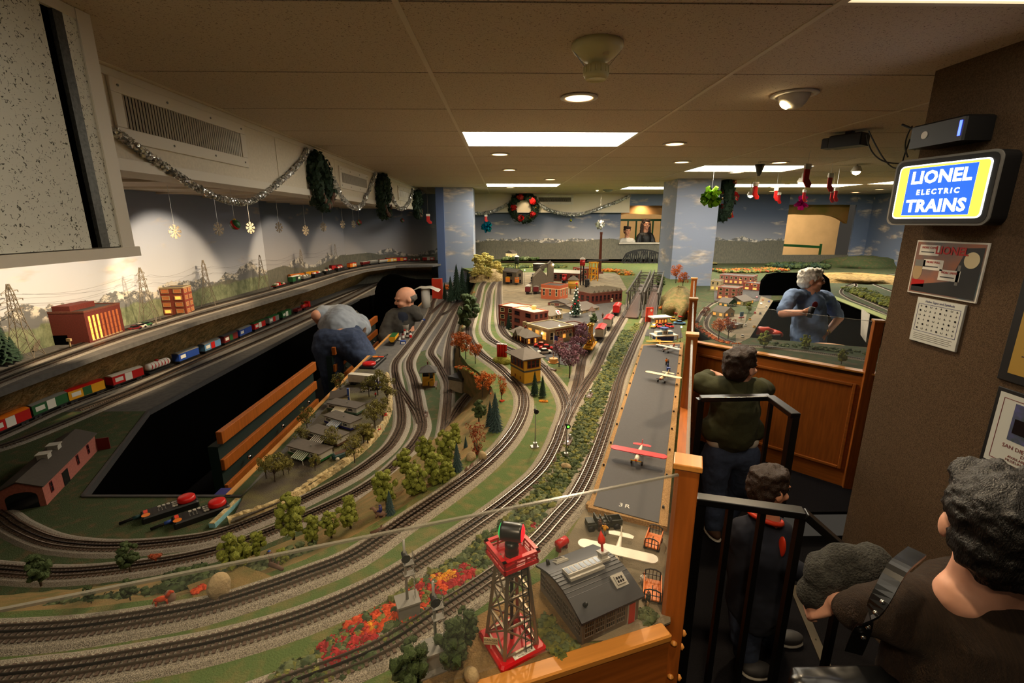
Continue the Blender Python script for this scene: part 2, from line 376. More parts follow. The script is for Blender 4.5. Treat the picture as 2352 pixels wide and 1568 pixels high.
# smoke detector
p=at(1372,100,CEIL);t=thing('smoke_detector','cream round smoke detector with cup shaped sensor on ceiling tile','detector',(p.x,p.y,CEIL))
q=MB();q.lathe([(.085,0),(.088,-.012),(.078,-.026),(.045,-.052),(.03,-.056),(.03,-.07)],32);q.build('base',mat('detector',(214,206,150),.45),t,True)
q=MB();q.lathe([(.036,-.066),(.043,-.07),(.043,-.098),(.034,-.112),(.030,-.108)],28)
for k in range(14):
 a=k*math.pi/7;q.box((.043*math.cos(a),.043*math.sin(a),-.082),(.003,.006,.022),a)
q.build('sensor_cup','detector',t,True)
q=MB();q.cyl((.082,0,-.02),(.036,0,-.075),.0018,n=6);q.cyl((-.082,0,-.02),(-.036,0,-.075),.0018,n=6);q.build('guard_wire','chrome',t)
q=MB();q.box((.02,-.05,-.045),(.02,.012,.008));q.build('indicator','cream',t)
# ---------------------------------------------------------------- dropped box, bulkhead, low alcove ceiling at the left
BX=-1.208;BK=-1.55;AL=1.93
box_r=struct(MB().bx(-2.6,BX-.012,-1,1.56,1.63,CEIL+.02).build('wall_box','bulkhead'));tag(box_r,'speckled box-out dropping from the ceiling at upper left','wall')
def bxp(px,py):return atx(px,py,BX)
yA,yB,yC,yD=bxp(150,300).y,bxp(176,300).y,bxp(196,300).y,1.575
q=MB();q.bx(BX-.006,BX+.004,-1,yA,1.645,CEIL-.01);q.build('panel','acoustic_panel',box_r)
q=MB();q.bx(BX-.011,BX-.009,yA,yB,1.645,CEIL-.01);q.build('gap_backing','pit_black',box_r)
q=MB();q.bx(BX-.008,BX+.003,yB,yC,1.645,CEIL-.01);q.build('metal_angle','dirty_metal',box_r)
q=MB();q.bx(BX-.006,BX+.003,yC,yD-.045,1.645,CEIL-.03);q.build('panel_strip','acoustic_panel',box_r)
q=MB();q.bx(BX-.006,BX+.008,yD-.045,yD+.004,1.64,CEIL-.002);q.bx(BX-.006,BX+.006,-1,yD-.045,CEIL-.03,CEIL-.002);q.build('frame_strip','trim_white',box_r)
q=MB();q.bx(BX-.03,BX+.018,-1,yD+.012,1.612,1.642);q.bx(-2.6,BX,yD-.03,yD+.012,1.612,1.642);q.build('bottom_trim','trim_white',box_r)
bulk=struct(MB().bx(-1.85,BK-.008,1.5,8.9,AL,CEIL+.02).build('wall_bulkhead','bulkhead'));tag(bulk,'cream duct bulkhead running along the left side under the ceiling','wall')
for k,(a,b)in enumerate(((1.56,2.0),(2.0,3.45),(3.45,3.92),(3.92,4.6),(4.6,6.0),(6.0,7.4),(7.4,8.9))):
 q=MB();q.bx(BK-.008,BK,a+.004,b-.004,AL+.04,CEIL-.03);q.build('bulkhead_panel','bulkhead',bulk)
q=MB();q.bx(BK-.01,BK+.012,1.56,8.9,AL-.008,AL+.038);q.bx(BK-.01,BK+.008,1.56,8.9,CEIL-.03,CEIL);q.build('edge_trim','trim_white',bulk)
alc=struct(MB().prism([(-3.2,1.5),(-1.84,1.5),(-1.84,9.8),(-3.2,9.8)],AL+.02,AL+.05).build('ceiling_alcove',mat('alcove',(176,160,138),.8)))
tag(alc,'low ceiling over the left bench with pale crossbars','ceiling')
for y in(2.2,2.8,3.4,4.0,4.6,5.2,5.8,6.4,7.0,7.6,8.2):
 q=MB();q.bx(-3.2,-1.84,y-.015,y+.015,AL+.005,AL+.022);q.build('crossbar','tbar',alc)
def vent(name,label,o,ux,L,Hh,nsl,m='trim_white'):
 """air grille: o = lower corner, ux = direction along its face (XY unit), face normal = right of ux"""
 t=thing(name,label,'vent',o,math.atan2(ux[1],ux[0]),'air vents')
 f=.055 if L>.6 else .03
 q=MB();q.bx(0,L,-.012,0,0,f);q.bx(0,L,-.012,0,Hh-f,Hh);q.bx(0,f,-.012,0,f,Hh-f);q.bx(L-f,L,-.012,0,f,Hh-f);q.build('frame',m,t,bevel=.003)
 q=MB();q.bx(f,L-f,.0,.004,f,Hh-f);q.build('duct_back','gap',t)
 s0=None
 for k in range(nsl):
  x=f+(L-2*f)*(k+.5)/nsl
  if s0 is None:
   q=MB();q.box((0,-.006,Hh/2),(.0026,.008,Hh-2*f),R(60));s0=q.build('slat',mat('slat',(186,178,160),.4,.3),t,loc=(x,0,0))
  else:inst(s0,t,(x,0,0))
 q=MB()
 for x in(.04,L*.33,L*.66,L-.04):
  for z in(f*.5,Hh-f*.5):q.cyl((x,-.011,z),(x,-.015,z),.005,n=8)
 q.build('screws','grey',t)
v0,v1=atx(240,170,BK),atx(556,290,BK)
vent('air_vent','long louvred air vent on the cream bulkhead at upper left',(BK,v0.y,1.975+.06),(0,1),v1.y-v0.y,.24,48)
v0,v1=atx(776,380,BK),atx(842,400,BK);vent('air_vent','louvred air vent on the bulkhead between the first two wreaths',(BK,v0.y,2.03),(0,1),v1.y-v0.y,.2,26)
v0,v1=atx(912,420,BK),atx(945,430,BK);vent('air_vent','small louvred air vent on the bulkhead next to the third wreath',(BK,v0.y,2.03),(0,1),v1.y-v0.y,.2,18)
# ---------------------------------------------------------------- mural walls
def wall(name,p0,p1,z0,z1,m,label,th=.04,cat='wall'):
 L=(Vector((p1[0],p1[1]))-Vector((p0[0],p0[1]))).length
 q=MB();q.bx(0,L,0,th,z0,z1);o=struct(q.build(name,m,loc=(p0[0],p0[1],0),rz=math.atan2(p1[1]-p0[1],p1[0]-p0[0])));return tag(o,label,cat)
W0,W1,W2,W3=(-2.78,-1.0),(-2.78,5.6),(-2.74,8.3),(-.9,9.8)
wall('wall_left',W0,W1,0,AL+.05,'mural_left','left mural wall with sky, snowy peaks and forest')
wall('wall_left_bend',W1,W2,0,AL+.05,'mural_bend','second left mural panel beyond the vertical seam')
wall('wall_left_end',W2,W3,0,AL+.3,'mural_bend','angled mural wall with hills behind the far red train')
YB=10.75
XN=aty(1426,500,YB).x;z_s=aty(1480,558,YB).z;z_t=aty(1480,472,YB).z;XE=aty(1536,500,YB).x
X2,X3=aty(1806,520,YB).x,aty(1960,520,YB).x;z2t=aty(1880,470,YB).z;z2s=aty(1850,585,YB).z
wb=wall('wall_back',(-2.6,YB),(XN,YB),0,CEIL+.02,'mural_back','back mural wall with grey mountains under a cloudy sky')
wb2=wall('wall_back_mid',(XE,YB),(X2,YB),0,CEIL+.02,'mural_back','back mural wall to the right of the sky painted pillar')
for nm,a,b,z0,z1,lb in(('wall_back_sill',XN,XE,0,z_s,'mural below the gallery window opening'),('wall_back_head',XN,XE,z_t,CEIL+.02,'dark blue wall above the gallery window opening'),('wall_back_sill_far',X2,X3,0,z2s,'mural below the wide gallery opening'),('wall_back_head_far',X2,X3,z2t,CEIL+.02,'blue wall above the wide gallery opening'),('wall_back_corner',X3,X3+.35,0,CEIL+.02,'pale blue corner post beside the wide gallery opening')):
 wall(nm,(a,YB),(b,YB),z0,z1,'mural_sky' if 'head' in nm or 'corner' in nm else 'mural_back',lb)
wall('wall_right_far',(X3+.35,YB),(X3-1.0,4.0),0,CEIL+.02,'mural_sky','far right wall painted as hazy blue sky')
q=MB();q.bx(XN-.02,XE,YB-.05,YB+.1,z_s-.02,z_s+.015);o=struct(q.build('window_sill','offwhite'));tag(o,'pale sill of the gallery window','sill')
# soffit over the back mural with vent
s0,s1=aty(1083,480,YB-.14).x,aty(1446,480,YB-.14).x;zs=aty(1250,487,YB-.14).z
sof=struct(MB().bx(s0-.6,s1,YB-.14,YB,zs,CEIL+.02).build('wall_soffit',mat('soffit',(222,210,184),.7)));tag(sof,'cream soffit across the back wall above the mural','wall')
q=MB();q.bx(s0-.6,s1+.006,YB-.155,YB-.13,zs-.012,zs+.012);q.build('edge_trim','trim_white',sof)
a=aty(1231,465,YB-.14);b=aty(1317,465,YB-.14);vent('air_vent','wide air vent on the cream soffit right of the red wreath',(a.x,YB-.14,zs+.16),(1,0),b.x-a.x,.2,30)
# viewing gallery behind the openings
gal=struct(MB().bx(XN-1.5,X3+1.5,YB+2.6,YB+2.65,0,CEIL+.3).build('wall_gallery',mat('gallery_wall',(206,176,132),.8,var=.06,vs=4)));tag(gal,'beige wall of the gallery behind the window openings','wall')
struct(tag(MB().bx(XN-1.5,X3+1.5,YB+.05,YB+2.6,CEIL+.2,CEIL+.25).build('ceiling_gallery',mat('gallery_ceiling',(150,104,52),.8)),'ochre ceiling of the gallery','ceiling'))
struct(tag(MB().bx(XN-1.5,X3+1.5,YB+.05,YB+2.6,-.02,.0).build('floor_gallery','carpet_floor'),'dark floor of the gallery','floor'))
def cave(x0,x1,z0,z1,y,name,label,m):
 q=MB();n=24;pts=[]
 for i in range(n+1):
  u=i/n;pts.append((x0+(x1-x0)*u,z0+(z1-z0)*(1-abs(2*u-1)**2.2)*.8+.03*math.sin(u*9)))
 poly=pts+[(x1,z1+.4),(x0,z1+.4)]
 q.gable(poly,y,y+.12);return struct(tag(q.build(name,m),label,'wall'))
cave(XN-.2,XE+.3,z_t-.36,z_t-.1,YB+.35,'wall_cave_arch','ochre rock arch inside the gallery window','cave_tan')
cave(X2-.2,X3+.2,z2t-.42,z2t-.12,YB+.5,'wall_cave_arch_far','mossy ochre rock arch inside the wide gallery opening','cave_green')
tg=thing('gallery_rail','dark green rail across the wide gallery opening','railing',(0,YB+1.0,0));q=MB();q.bar((X2,0,z2s+.2),(X3,0,z2s+.12),.03,.06);q.build('top_rail','green',tg)
for x in(X2,X3):q=MB();q.bx(x-.02,x+.02,-.02,.02,0,z2s+.2);q.build('post','green',tg)
tg=thing('gallery_balustrade','green balustrade behind the two gallery visitors','railing',(XN,YB+.75,0))
q=MB();q.bx(-.5,XE-XN+.3,0,.04,z_s+.48,z_s+.53);q.build('top_rail','green',tg)
for k in range(9):
 q=MB();q.bx(k*.2-.45,k*.2-.42,0,.04,0,z_s+.48);q.build('baluster','green',tg)
for x,pw in(((XN+XE)/2,26),((X2+X3)/2-.5,40),((X2+X3)/2+.9,30)):spot((x,YB+.75,CEIL-.06),(x,YB+2.6,1.2),pw*1.7,140,.8)
spot(((XN+XE)/2,YB+.15,2.05),((XN+XE)/2,YB+.9,1.3),5,130,.8)
# ---------------------------------------------------------------- pillars
pl=at(1043,430,CEIL);q=MB();q.bx(-.32,.32,0,.6,0,CEIL+.02);o=struct(q.build('pillar','mural_pillar',loc=(pl.x,pl.y,0)));tag(o,'blue sky painted square pillar at the end of the yard','pillar')
q=MB();q.bx(-.33,-.19,-.03,.3,0,CEIL);q.build('corner_strip',mat('pillar_blue',(86,106,150),.7),o)
pr=at(1558,410,CEIL);q=MB();q.bx(0,.61,0,.6,0,CEIL+.02);o=struct(q.build('pillar','mural_pillar',loc=(pr.x,pr.y,0)));tag(o,'large cloud painted square pillar beside the green bow','pillar')
# carpeted wall at the right
WX=1.73;wy=aty(2026,900,2.1)
wr=struct(MB().bx(WX,WX+.7,-1.2,2.06,-1,CEIL+.02).build('wall_right','carpet_wall'));tag(wr,'brown carpet covered wall carrying sign and posters','wall')
# ---------------------------------------------------------------- main layout bench
def ground(name,c,c2,vs,thr=(.35,.65),bump=.5,bs=260,c3=None):
 m=mat(name,c,.95,c2=c2,vs=vs,bump=bump,bs=bs,thr=thr,det=8);return m
ground('grass',(78,98,44),(110,104,58),26,(.45,.66));ground('grass_dark',(56,70,36),(92,74,48),22,(.5,.72));ground('soil',(150,116,68),(104,84,48),10);ground('soil_orange',(142,112,66),(106,98,52),16)
ground('camp_dirt',(74,66,56),(104,98,62),8,(.4,.62));ground('apron',(138,124,100),(112,102,82),14,bump=.3);ground('asphalt',(82,79,76),(96,92,88),30,bump=.15)
ground('road',(64,62,62),(78,76,74),30,bump=.15);ground('ballast',(206,194,172),(112,102,90),420,(.42,.68),1.0,500);ground('ballast_yard',(158,150,138),(118,110,100),300,bump=.5,bs=400)
ground('sand',(150,138,114),(122,112,92),14);ground('cork',(176,138,86),(140,104,62),300,bump=.4);ground('rock_pale',(206,186,140),(150,128,84),30,bump=1,bs=60);ground('bank',(168,132,74),(112,92,44),18,bump=1,bs=40);ground('bank_grass',(100,102,58),(142,120,78),24,bump=1,bs=50)
ground('brick_red_strip',(140,66,52),(112,56,44),60)
def PT(l,z):return[at(x,y,z)for x,y in l]
toe=PT([(-330,1375),(0,1368),(200,1352),(400,1322),(560,1282),(700,1225),(800,1165),(880,1105),(945,1050),(1000,1005),(1030,975),(1055,950),(1085,915),(1062,899),(1057,880),(1045,840),(1045,800),(1052,760),(1068,700),(1085,655),(1095,630)],TY)
crest=PT([(-330,1410),(0,1405),(200,1395),(400,1370),(560,1335),(700,1285),(820,1225),(930,1160),(1030,1085),(1090,1030),(1130,980),(1145,935),(1130,890),(1100,855),(1075,838),(1058,815),(1056,790),(1062,755),(1076,700),(1092,655),(1102,630)],TM)
CR=Vector((.330,.80,0));SD=Vector((.371,.9286,0));FD=Vector((-.9525,-.3047,0))
PA,PB,PC,PD=at(812,852,TY).x,at(555,1140,TY),at(190,1140,TY),at(340,944,TY)
PX0,PX1=PD.x,PA
table=thing('layout_table','big model railway bench with grass, ballasted tracks and an operator pit','table',(0,0,0))
q=MB()
fl=CR+FD*3.2
poly=[tuple(p)[:2]for p in crest]+[(-1.0,9.4),(-1.2,YB),(3.4,YB),tuple(CR+SD*7.6)[:2],tuple(CR)[:2],tuple(fl)[:2]]
q.prism(poly,TM-.04,TM);q.build('terrain_upper','grass',table)
q=MB();poly=[tuple(p)[:2]for p in toe]+[(-.62,8.6),(PX1,8.6),(PX1,PB.y),(PC.x,PC.y),(PX0,PD.y),(-2.78,PD.y),(-2.78,-.1),(-1.5,.25)]
q.prism(poly,TY-.04,TY);q.build('terrain_lower','grass_dark',table)
q=MB();q.prism([(PX0,PD.y),(-2.78,PD.y),(-2.78,8.3),(-.9,9.75),(-.5,9.7),(-.5,7.2),(PX0+.1,7.3),(PX0,6.8)],TY-.04,TY);q.build('terrain_bench','asphalt',table)
# slope between the two levels, jittered
q=MB();n=7;rows=[]
for a,b in zip(toe,crest):
 rows.append([a.lerp(b,k/n)+Vector((0,0,.018*math.sin(math.pi*k/n)+(random.uniform(-.004,.004)if 0<k<n else 0)))for k in range(n+1)])
fine=[]
for i in range(len(rows)-1):
 st=6
 for s in range(st):fine.append([rows[i][k].lerp(rows[i+1][k],s/st)+Vector((0,0,random.uniform(-.004,.004)if 0<k<n else 0))for k in range(n+1)])
fine.append(rows[-1])
vs=[p for r_ in fine for p in r_];q.add(vs,[(i*(n+1)+k,i*(n+1)+k+1,(i+1)*(n+1)+k+1,(i+1)*(n+1)+k)for i in range(len(fine)-1)for k in range(n)]);q.build('slope','soil_orange',table,True)
_pk=0
def patch(name,px,m,z,dz=.0015,par=None):
 global _pk
 _pk+=1;dz+=.00035*(_pk%6)
 q=MB();q.prism([tuple(at(x,y,z))[:2]for x,y in px],z-.002,z+dz);return q.build(name,m,par or table)
patch('soil_patch',[(430,1345),(560,1300),(640,1330),(540,1370),(450,1385)],'soil_orange',TM-.0,.0012)
patch('yard_surface',[(556,1138),(812,852),(965,698),(1010,640),(1090,640),(1070,700),(1050,762),(1043,800),(1043,845),(990,800),(945,815),(905,850),(890,860),(830,860),(640,1060)],'asphalt',TY)
patch('apron',[(1285,1270),(1340,1175),(1380,1155),(1540,1180),(1540,1430),(1440,1470),(1330,1475),(1240,1370)],'apron',TM)
patch('front_soil',[(930,1568),(1090,1420),(1250,1330),(1330,1480),(1440,1475),(1230,1545),(1110,1600),(940,1650)],'soil',TM)
patch('engine_yard',[(1150,770),(1150,640),(1185,625),(1420,628),(1440,665),(1300,720),(1190,735)],'sand',TM)
patch('town_street',[(1180,690),(1410,668),(1415,705),(1380,760),(1330,800),(1250,790),(1200,735)],'road',TM)
patch('street',[(1260,830),(1180,770),(1200,760),(1290,800),(1380,770),(1395,782),(1300,840)],'road',TM,.002)
patch('crossing_street',[(1385,795),(1400,775),(1560,742),(1568,775),(1520,790),(1490,772),(1440,770)],'road',TM,.002)
patch('brick_walk',[(1370,850),(1382,800),(1425,745),(1432,748),(1395,815),(1380,862)],'brick_red_strip',TM,.004)
patch('ballast_walk',[(1325,915),(1338,890),(1375,840),(1390,800),(1396,806),(1384,850),(1350,900),(1330,925)],'ballast',TM,.004)
# ---- bench carcass: black skirts, wooden edges, oak front
q=MB()
for a,b in(((PX1,8.6),(PX1,PB.y)),((PX1,PB.y),(PC.x,PC.y)),((PC.x,PC.y),(PX0,PD.y)),((PX0,PD.y),(PX0,6.8)),((PX0,6.8),(PX0+.1,7.3)),((PX0+.1,7.3),(PX1,7.2))):
 q.bar((*a,(TY-.01)/2),(*b,(TY-.01)/2),.012,TY-.012)
q.build('pit_skirt','pit_black',table)
q=MB();q.bar((PX1,7.1,TY-.025),(PX1,PB.y,TY-.025),.022,.06);q.build('pit_edge_board','wood_pale',table)
q=MB();q.bar((PX0,PD.y,TY-.01),(PX0,6.8,TY-.01),.014,.03);q.bar((PX0,PD.y,TY-.01),(PC.x,PC.y,TY-.01),.014,.03);q.bar((PC.x,PC.y,TY-.01),(PB.x,PB.y,TY-.01),.014,.03);q.build('pit_rim','darkgrey',table)
# black cloth hump closing the pit
q=MB();pts=[(at(x,y,TY))for x,y in((868,660),(1003,690))]
hp=[aty(x,y,7.15)for x,y in((862,668),(868,650),(880,636),(895,629),(912,629),(930,636),(955,641),(1003,642),(1010,642))]
pr_=[(p.x,p.z)for p in hp]+[(hp[-1].x,.2),(hp[0].x,.2)];q.gable(pr_[::-1],7.12,7.18);q.build('pit_curtain','pit_black',table)
# front oak panel and post line
def oriented(p,d,z=0):return Matrix.Translation((p.x,p.y,z))@Matrix.Rotation(math.atan2(d.y,d.x),4,'Z')
front=thing('oak_front_panel','oak front panel of the railway bench with moulded edge at bottom','panel',(CR.x,CR.y,0),math.atan2(FD.y,FD.x))
q=MB();q.bx(.0,3.2,0,.022,0,TM-.005);q.build('board','wood_x',front)
q=MB();q.cbox(-.0,3.2,-.006,.03,TM-.006,TM+.008,.003);q.build('cap_rail',mat('wood_cap',(206,138,62),.35,var=.12,vs=9,stretch=(.7,9,9)),front)
q=MB();q.bx(.09,1.4,.022,.03,TM-.17,TM-.15);q.bx(.09,1.4,.022,.036,TM-.19,TM-.17);q.bx(.09,.11,.022,.03,.2,TM-.17);q.build('moulding','wood_x',front,bevel=.003)
def post(p,name,label,z1=1.25,w=.046,d=.046,z0=0.0):
 t=thing(name,label,'post',(p.x,p.y,0),math.atan2(SD.y,SD.x))
 q=MB();q.bx(-d/2,d/2,-w/2,w/2,z0,z1);q.build('shaft','wood',t,bevel=.003)
 q=MB();q.bx(-d/2-.004,d/2+.004,-w/2-.004,w/2+.004,z1,z1+.012);q.build('cap','wood_cap',t,bevel=.002);return t
P0=CR+SD*.045+Vector((.018,.0,0))
t=post(P0,'oak_post','tall oak corner post with wooden plugs right of the hangar')
plug=None
for y,z in((-.024,.86),(-.024,.80),(-.024,.74),(-.024,.68)):
 q=MB();q.lathe([(.007,0),(.007,.004),(.0,.008)],12,Matrix.Translation((-.012 if z in(.86,.74)else .012,y,z))@Matrix.Rotation(R(90),4,'X'));q.build('screw_plug','wood_cap',t,True)
for k in range(2):
 q=MB();q.lathe([(.007,0),(.007,.004),(.0,.008)],12,Matrix.Translation((-.024,-.008,.84-.09*k))@Matrix.Rotation(R(-90),4,'Y'));q.build('screw_plug','wood_cap',t,True)
pb=lambda s:CR+SD*s+Vector((.018,0,0))
post(pb(1.22),'oak_post','oak post halfway along the runway fence',1.25);post(pb(2.24),'oak_post','wide oak post beside the diner end of the runway',1.25);post(pb(3.4),'oak_post','thin oak post standing before the cloud painted pillar',1.25)
mat('plexi',(226,232,226),.08,alpha=.035,spec=.2);mat('plexi_edge',(150,146,132),.25,alpha=.55)
sf=thing('side_barrier','clear acrylic side barrier with wooden rails along the runway','barrier',(pb(0).x,pb(0).y,0),math.atan2(SD.y,SD.x))
q=MB();q.bx(.05,3.4,-.02,.02,TM-.12,TM+.03);q.build('bottom_rail','wood_x',sf)
for a,b in((.07,1.19),(1.25,2.21),(2.27,3.38)):
 q=MB();q.bx(a,b,-.003,.003,TM+.03,1.235);sh=q.build('acrylic_sheet','plexi',sf)
 q=MB();q.bx(a,b,-.004,.004,1.235,1.239);q.build('polished_edge','plexi_edge',sh)
q=MB();q.bx(.05,2.24,-.02,.02,TM-.75,TM-.12);q.build('side_board','wood_x',sf)
fs=thing('front_barrier','clear acrylic sheet with bright polished edge across the front of the layout','barrier',(P0.x,P0.y,0),math.atan2(FD.y,FD.x))
q=MB();q.bx(.03,2.4,.008,.013,TM+.008,1.238);q.build('acrylic_sheet','plexi',fs)
q=MB();q.bx(.03,2.4,.0078,.0132,1.238,1.242);q.build('polished_edge','plexi_edge',fs)
# upper shelf with embankment at the left
E_up=PT([(-420,1030),(0,896),(230,812),(460,735),(620,688),(705,664),(790,635),(841,620),(909,611),(994,609)],UP)
E_lo=PT([(-420,1160),(0,978),(240,884),(460,795),(620,728),(705,695),(780,668),(850,642),(905,634),(1003,634)],TY)
q=MB();q.prism([tuple(p)[:2]for p in E_up]+[(-.9,9.3),(-.9,9.75),(-2.78,8.3),(-2.78,.2)],UP-.03,UP);q.build('upper_shelf','asphalt',table)
q=MB();n=8;rows=[]
for i in range(len(E_up)-1):
 for s in range(14):
  a=E_lo[i].lerp(E_lo[i+1],s/14);b=E_up[i].lerp(E_up[i+1],s/14);r_=[]
  for k in range(n+1):
   p=a.lerp(b,k/n)
   if 0<k<n:p+=Vector((random.uniform(-.012,.012),random.uniform(-.008,.008),random.uniform(-.006,.006)+.02*math.sin(math.pi*k/n)))
   r_.append(p)
  rows.append(r_)
q.add([p for r_ in rows for p in r_],[(i*(n+1)+k,(i+1)*(n+1)+k,(i+1)*(n+1)+k+1,i*(n+1)+k+1)for i in range(len(rows)-1)for k in range(n)]);q.build('embankment','bank',table,True)
# ---------------------------------------------------------------- tracks
def smooth(pts,step=.02):
 out=[];P_=[pts[0]*2-pts[1]]+list(pts)+[pts[-1]*2-pts[-2]]
 for i in range(1,len(P_)-2):
  p0,p1,p2,p3=P_[i-1:i+3];k=max(2,int((p2-p1).length/step))
  for s in range(k):
   t=s/k;out.append(.5*((2*p1)+(p2-p0)*t+(2*p0-5*p1+4*p2-p3)*t*t+(3*p1-p0-3*p2+p3)*t**3))
 out.append(pts[-1]);return out
def even(pts,d):
 out=[];acc=0
 for a,b in zip(pts,pts[1:]):
  L=(b-a).length
  if L<1e-6:continue
  while acc<=L:out.append((a.lerp(b,acc/L),(b-a).normalized()));acc+=d
  acc-=L
 return out
mat('rail',(128,118,106),.3,.9);mat('rail_center',(52,46,42),.35,.8);mat('tie',(92,74,62),.85,var=.2,vs=90);mat('rail_dark',(86,78,70),.4,.85)
SRC={}
def strip(q,pts,prof):
 """sweep an open/closed profile of (offset across, height) along pts"""
 n=len(prof);rings=[]
 for i,p in enumerate(pts):
  d=pts[min(i+1,len(pts)-1)]-pts[max(i-1,0)];nx=Vector((d.y,-d.x,0)).normalized()
  rings+=[p+nx*o+Vector((0,0,h))for o,h in prof]
 q.add(rings,[(i*n+k,i*n+(k+1)%n,(i+1)*n+(k+1)%n,(i+1)*n+k)for i in range(len(pts)-1)for k in range(n)])
TRK={};_tk=0
def track(label,px,z,single=0,bal='ballast',g=.016,step=.02,dz=None,world=None,tie_d=.0128,bh=.006,grp='model railway tracks',bw=1.0,ties=True):
 global _tk
 pts=world or[at(x,y,z)for x,y in px]
 pts=smooth(pts,step);TRK[label]=pts;_tk+=1;e=.00025*(_tk%9)
 t=thing('railway_track',label,'track',pts[0],0,grp);o=-pts[0];L=[p+o+Vector((0,0,e))for p in pts]
 s=g/.016
 if bal:
  q=MB();strip(q,L[::2]+[L[-1]],[(-.052*s*bw,-.003),(-.038*s*bw,bh),(.038*s*bw,bh),(.052*s*bw,-.003)]);q.build('ballast_bed',bal,t)
 for nm,off in(('rail',-g),('rail',g),('center_rail',0)):
  q=MB();strip(q,[p+Vector((0,0,bh+.003))for p in L],[(off-.0016*s,0),(off-.0013*s,.0055*s),(off+.0013*s,.0055*s),(off+.0016*s,0)]);q.build(nm,'rail' if nm=='rail' else 'rail_center',t)
 if not ties:return pts
 ev=even(L,tie_d)
 if single:
  key=('tie',g)
  if key not in SRC:
   q=MB();q.bx(-.026*s,.026*s,-.0031*s,.0031*s,0,.0045);SRC[key]=q.build('tie','tie')
   SRC[key].parent=t;first=True
  else:first=False
  cp=Vector((0,0,CAMZ))+o
  ev.sort(key=lambda a:(a[0]-cp).length_squared)
  for k,(p,d)in enumerate(ev[:single]):
   if first and k==0:SRC[key].location=p+Vector((0,0,bh-.001));SRC[key].rotation_euler.z=math.atan2(d.y,d.x)-math.pi/2
   else:inst(SRC[key],t,p+Vector((0,0,bh-.001)),math.atan2(d.y,d.x)-math.pi/2)
  ev=ev[single:]
 if ev:
  q=MB()
  for p,d in ev:
   X=Matrix.Translation(p+Vector((0,0,bh-.001)))@Matrix.Rotation(math.atan2(d.y,d.x)-math.pi/2,4,'Z')
   q.add([(-.026*s,-.003*s,0),(.026*s,-.003*s,0),(.026*s,.003*s,0),(-.026*s,.003*s,0),(-.026*s,-.003*s,.004),(.026*s,-.003*s,.004),(.026*s,.003*s,.004),(-.026*s,.003*s,.004)],[(4,5,6,7),(0,1,5,4),(1,2,6,5),(2,3,7,6),(3,0,4,7)],X)
  o_=q.build('ties','tie',t);o_['kind']='stuff'
 return pts
track('three-rail track nearest the beacon, running beside the runway to the bridge',[(560,1620),(697,1567),(800,1528),(900,1482),(1019,1402),(1108,1343),(1216,1262),(1284,1189),(1326,1138),(1366,1053),(1408,931),(1424,872),(1448,813),(1465,775),(1485,731),(1494,702),(1506,668),(1512,655)],TM,170)
track('three-rail track between the grass strip and the dark green shrub strip',[(-200,1590),(0,1562),(153,1545),(306,1520),(476,1488),(600,1455),(702,1422),(800,1382),(900,1333),(989,1277),(1085,1213),(1168,1152),(1243,1084),(1277,1024),(1294,975),(1320,925),(1345,885),(1368,851),(1391,799),(1414,759),(1436,722),(1452,695),(1472,665)],TM,200)
track('three-rail track curving round the wooded slope past the yellow signal tower',[(-200,1468),(0,1462),(153,1452),(306,1431),(476,1400),(600,1363),(702,1327),(817,1280),(936,1198),(1038,1128),(1106,1075),(1161,1020),(1192,972),(1203,934),(1198,903),(1175,873),(1144,844),(1106,816),(1083,786),(1077,760),(1085,730),(1097,690),(1108,654),(1127,639),(1155,632),(1185,628)],TM,200)
track('three-rail track passing under the yellow signal tower and merging by the switch',[(1292,985),(1300,955),(1302,934),(1290,903),(1270,873),(1243,842),(1205,818),(1170,804),(1140,790),(1120,774),(1113,749),(1120,702),(1126,667),(1140,645),(1160,636),(1185,631)],TM,60)
track('three-rail track along the station platform',[(1243,842),(1215,808),(1195,792),(1176,782),(1157,765),(1148,737),(1146,702),(1147,660),(1150,640)],TM)
track('three-rail siding beside the yellow wheel car',[(1306,950),(1322,905),(1330,870),(1334,845),(1340,823),(1365,785),(1395,745),(1410,722),(1425,700)],TM)
track('three-rail yard track bending round the caravan park and the front left loop',[(-140,1060),(-120,1120),(0,1187),(34,1211),(102,1242),(170,1255),(272,1259),(409,1248),(511,1228),(639,1178),(709,1146),(800,1099),(850,1066),(895,1028),(918,990),(923,965),(921,937),(912,886),(907,853),(910,832),(927,809),(958,768),(985,724),(997,690),(1012,676)],TY,130,'ballast_yard')
track('second three-rail yard track with crossover in front of the small signal cabin',[(-140,1300),(0,1314),(150,1321),(330,1303),(493,1271),(620,1226),(720,1183),(821,1134),(890,1086),(945,1030),(967,995),(970,971),(963,941),(957,903),(950,872),(941,845),(946,820),(975,775),(1009,727),(1031,690),(1046,668)],TY,110,'ballast_yard')
track('short crossover track linking the two yard tracks',[(908,858),(917,888),(937,920),(956,948),(966,975)],TY,0,None)
track('three-rail yard track bending right of the small signal cabin',[(1016,1020),(1022,985),(1027,930),(1028,886),(1018,860),(1002,832),(990,812),(1000,788),(1024,748),(1044,712),(1060,685)],TY,0,'ballast_yard')
track('three-rail yard track against the retaining wall',[(1027,905),(1029,880),(1027,835),(1030,800),(1038,762),(1056,710),(1070,680)],TY,0,'ballast_yard')
track('three-rail track curving out of the stone portal',[(1110,878),(1089,897),(1066,922),(1048,948),(1033,975),(1024,1000)],TY,0,'ballast_yard')
track('crossing track at the head of the yard',[(985,724),(1012,700),(1035,682),(1060,668)],TY,0,None);track('second crossing track at the head of the yard',[(1009,727),(1030,716),(1046,700),(1062,690)],TY,0,None)
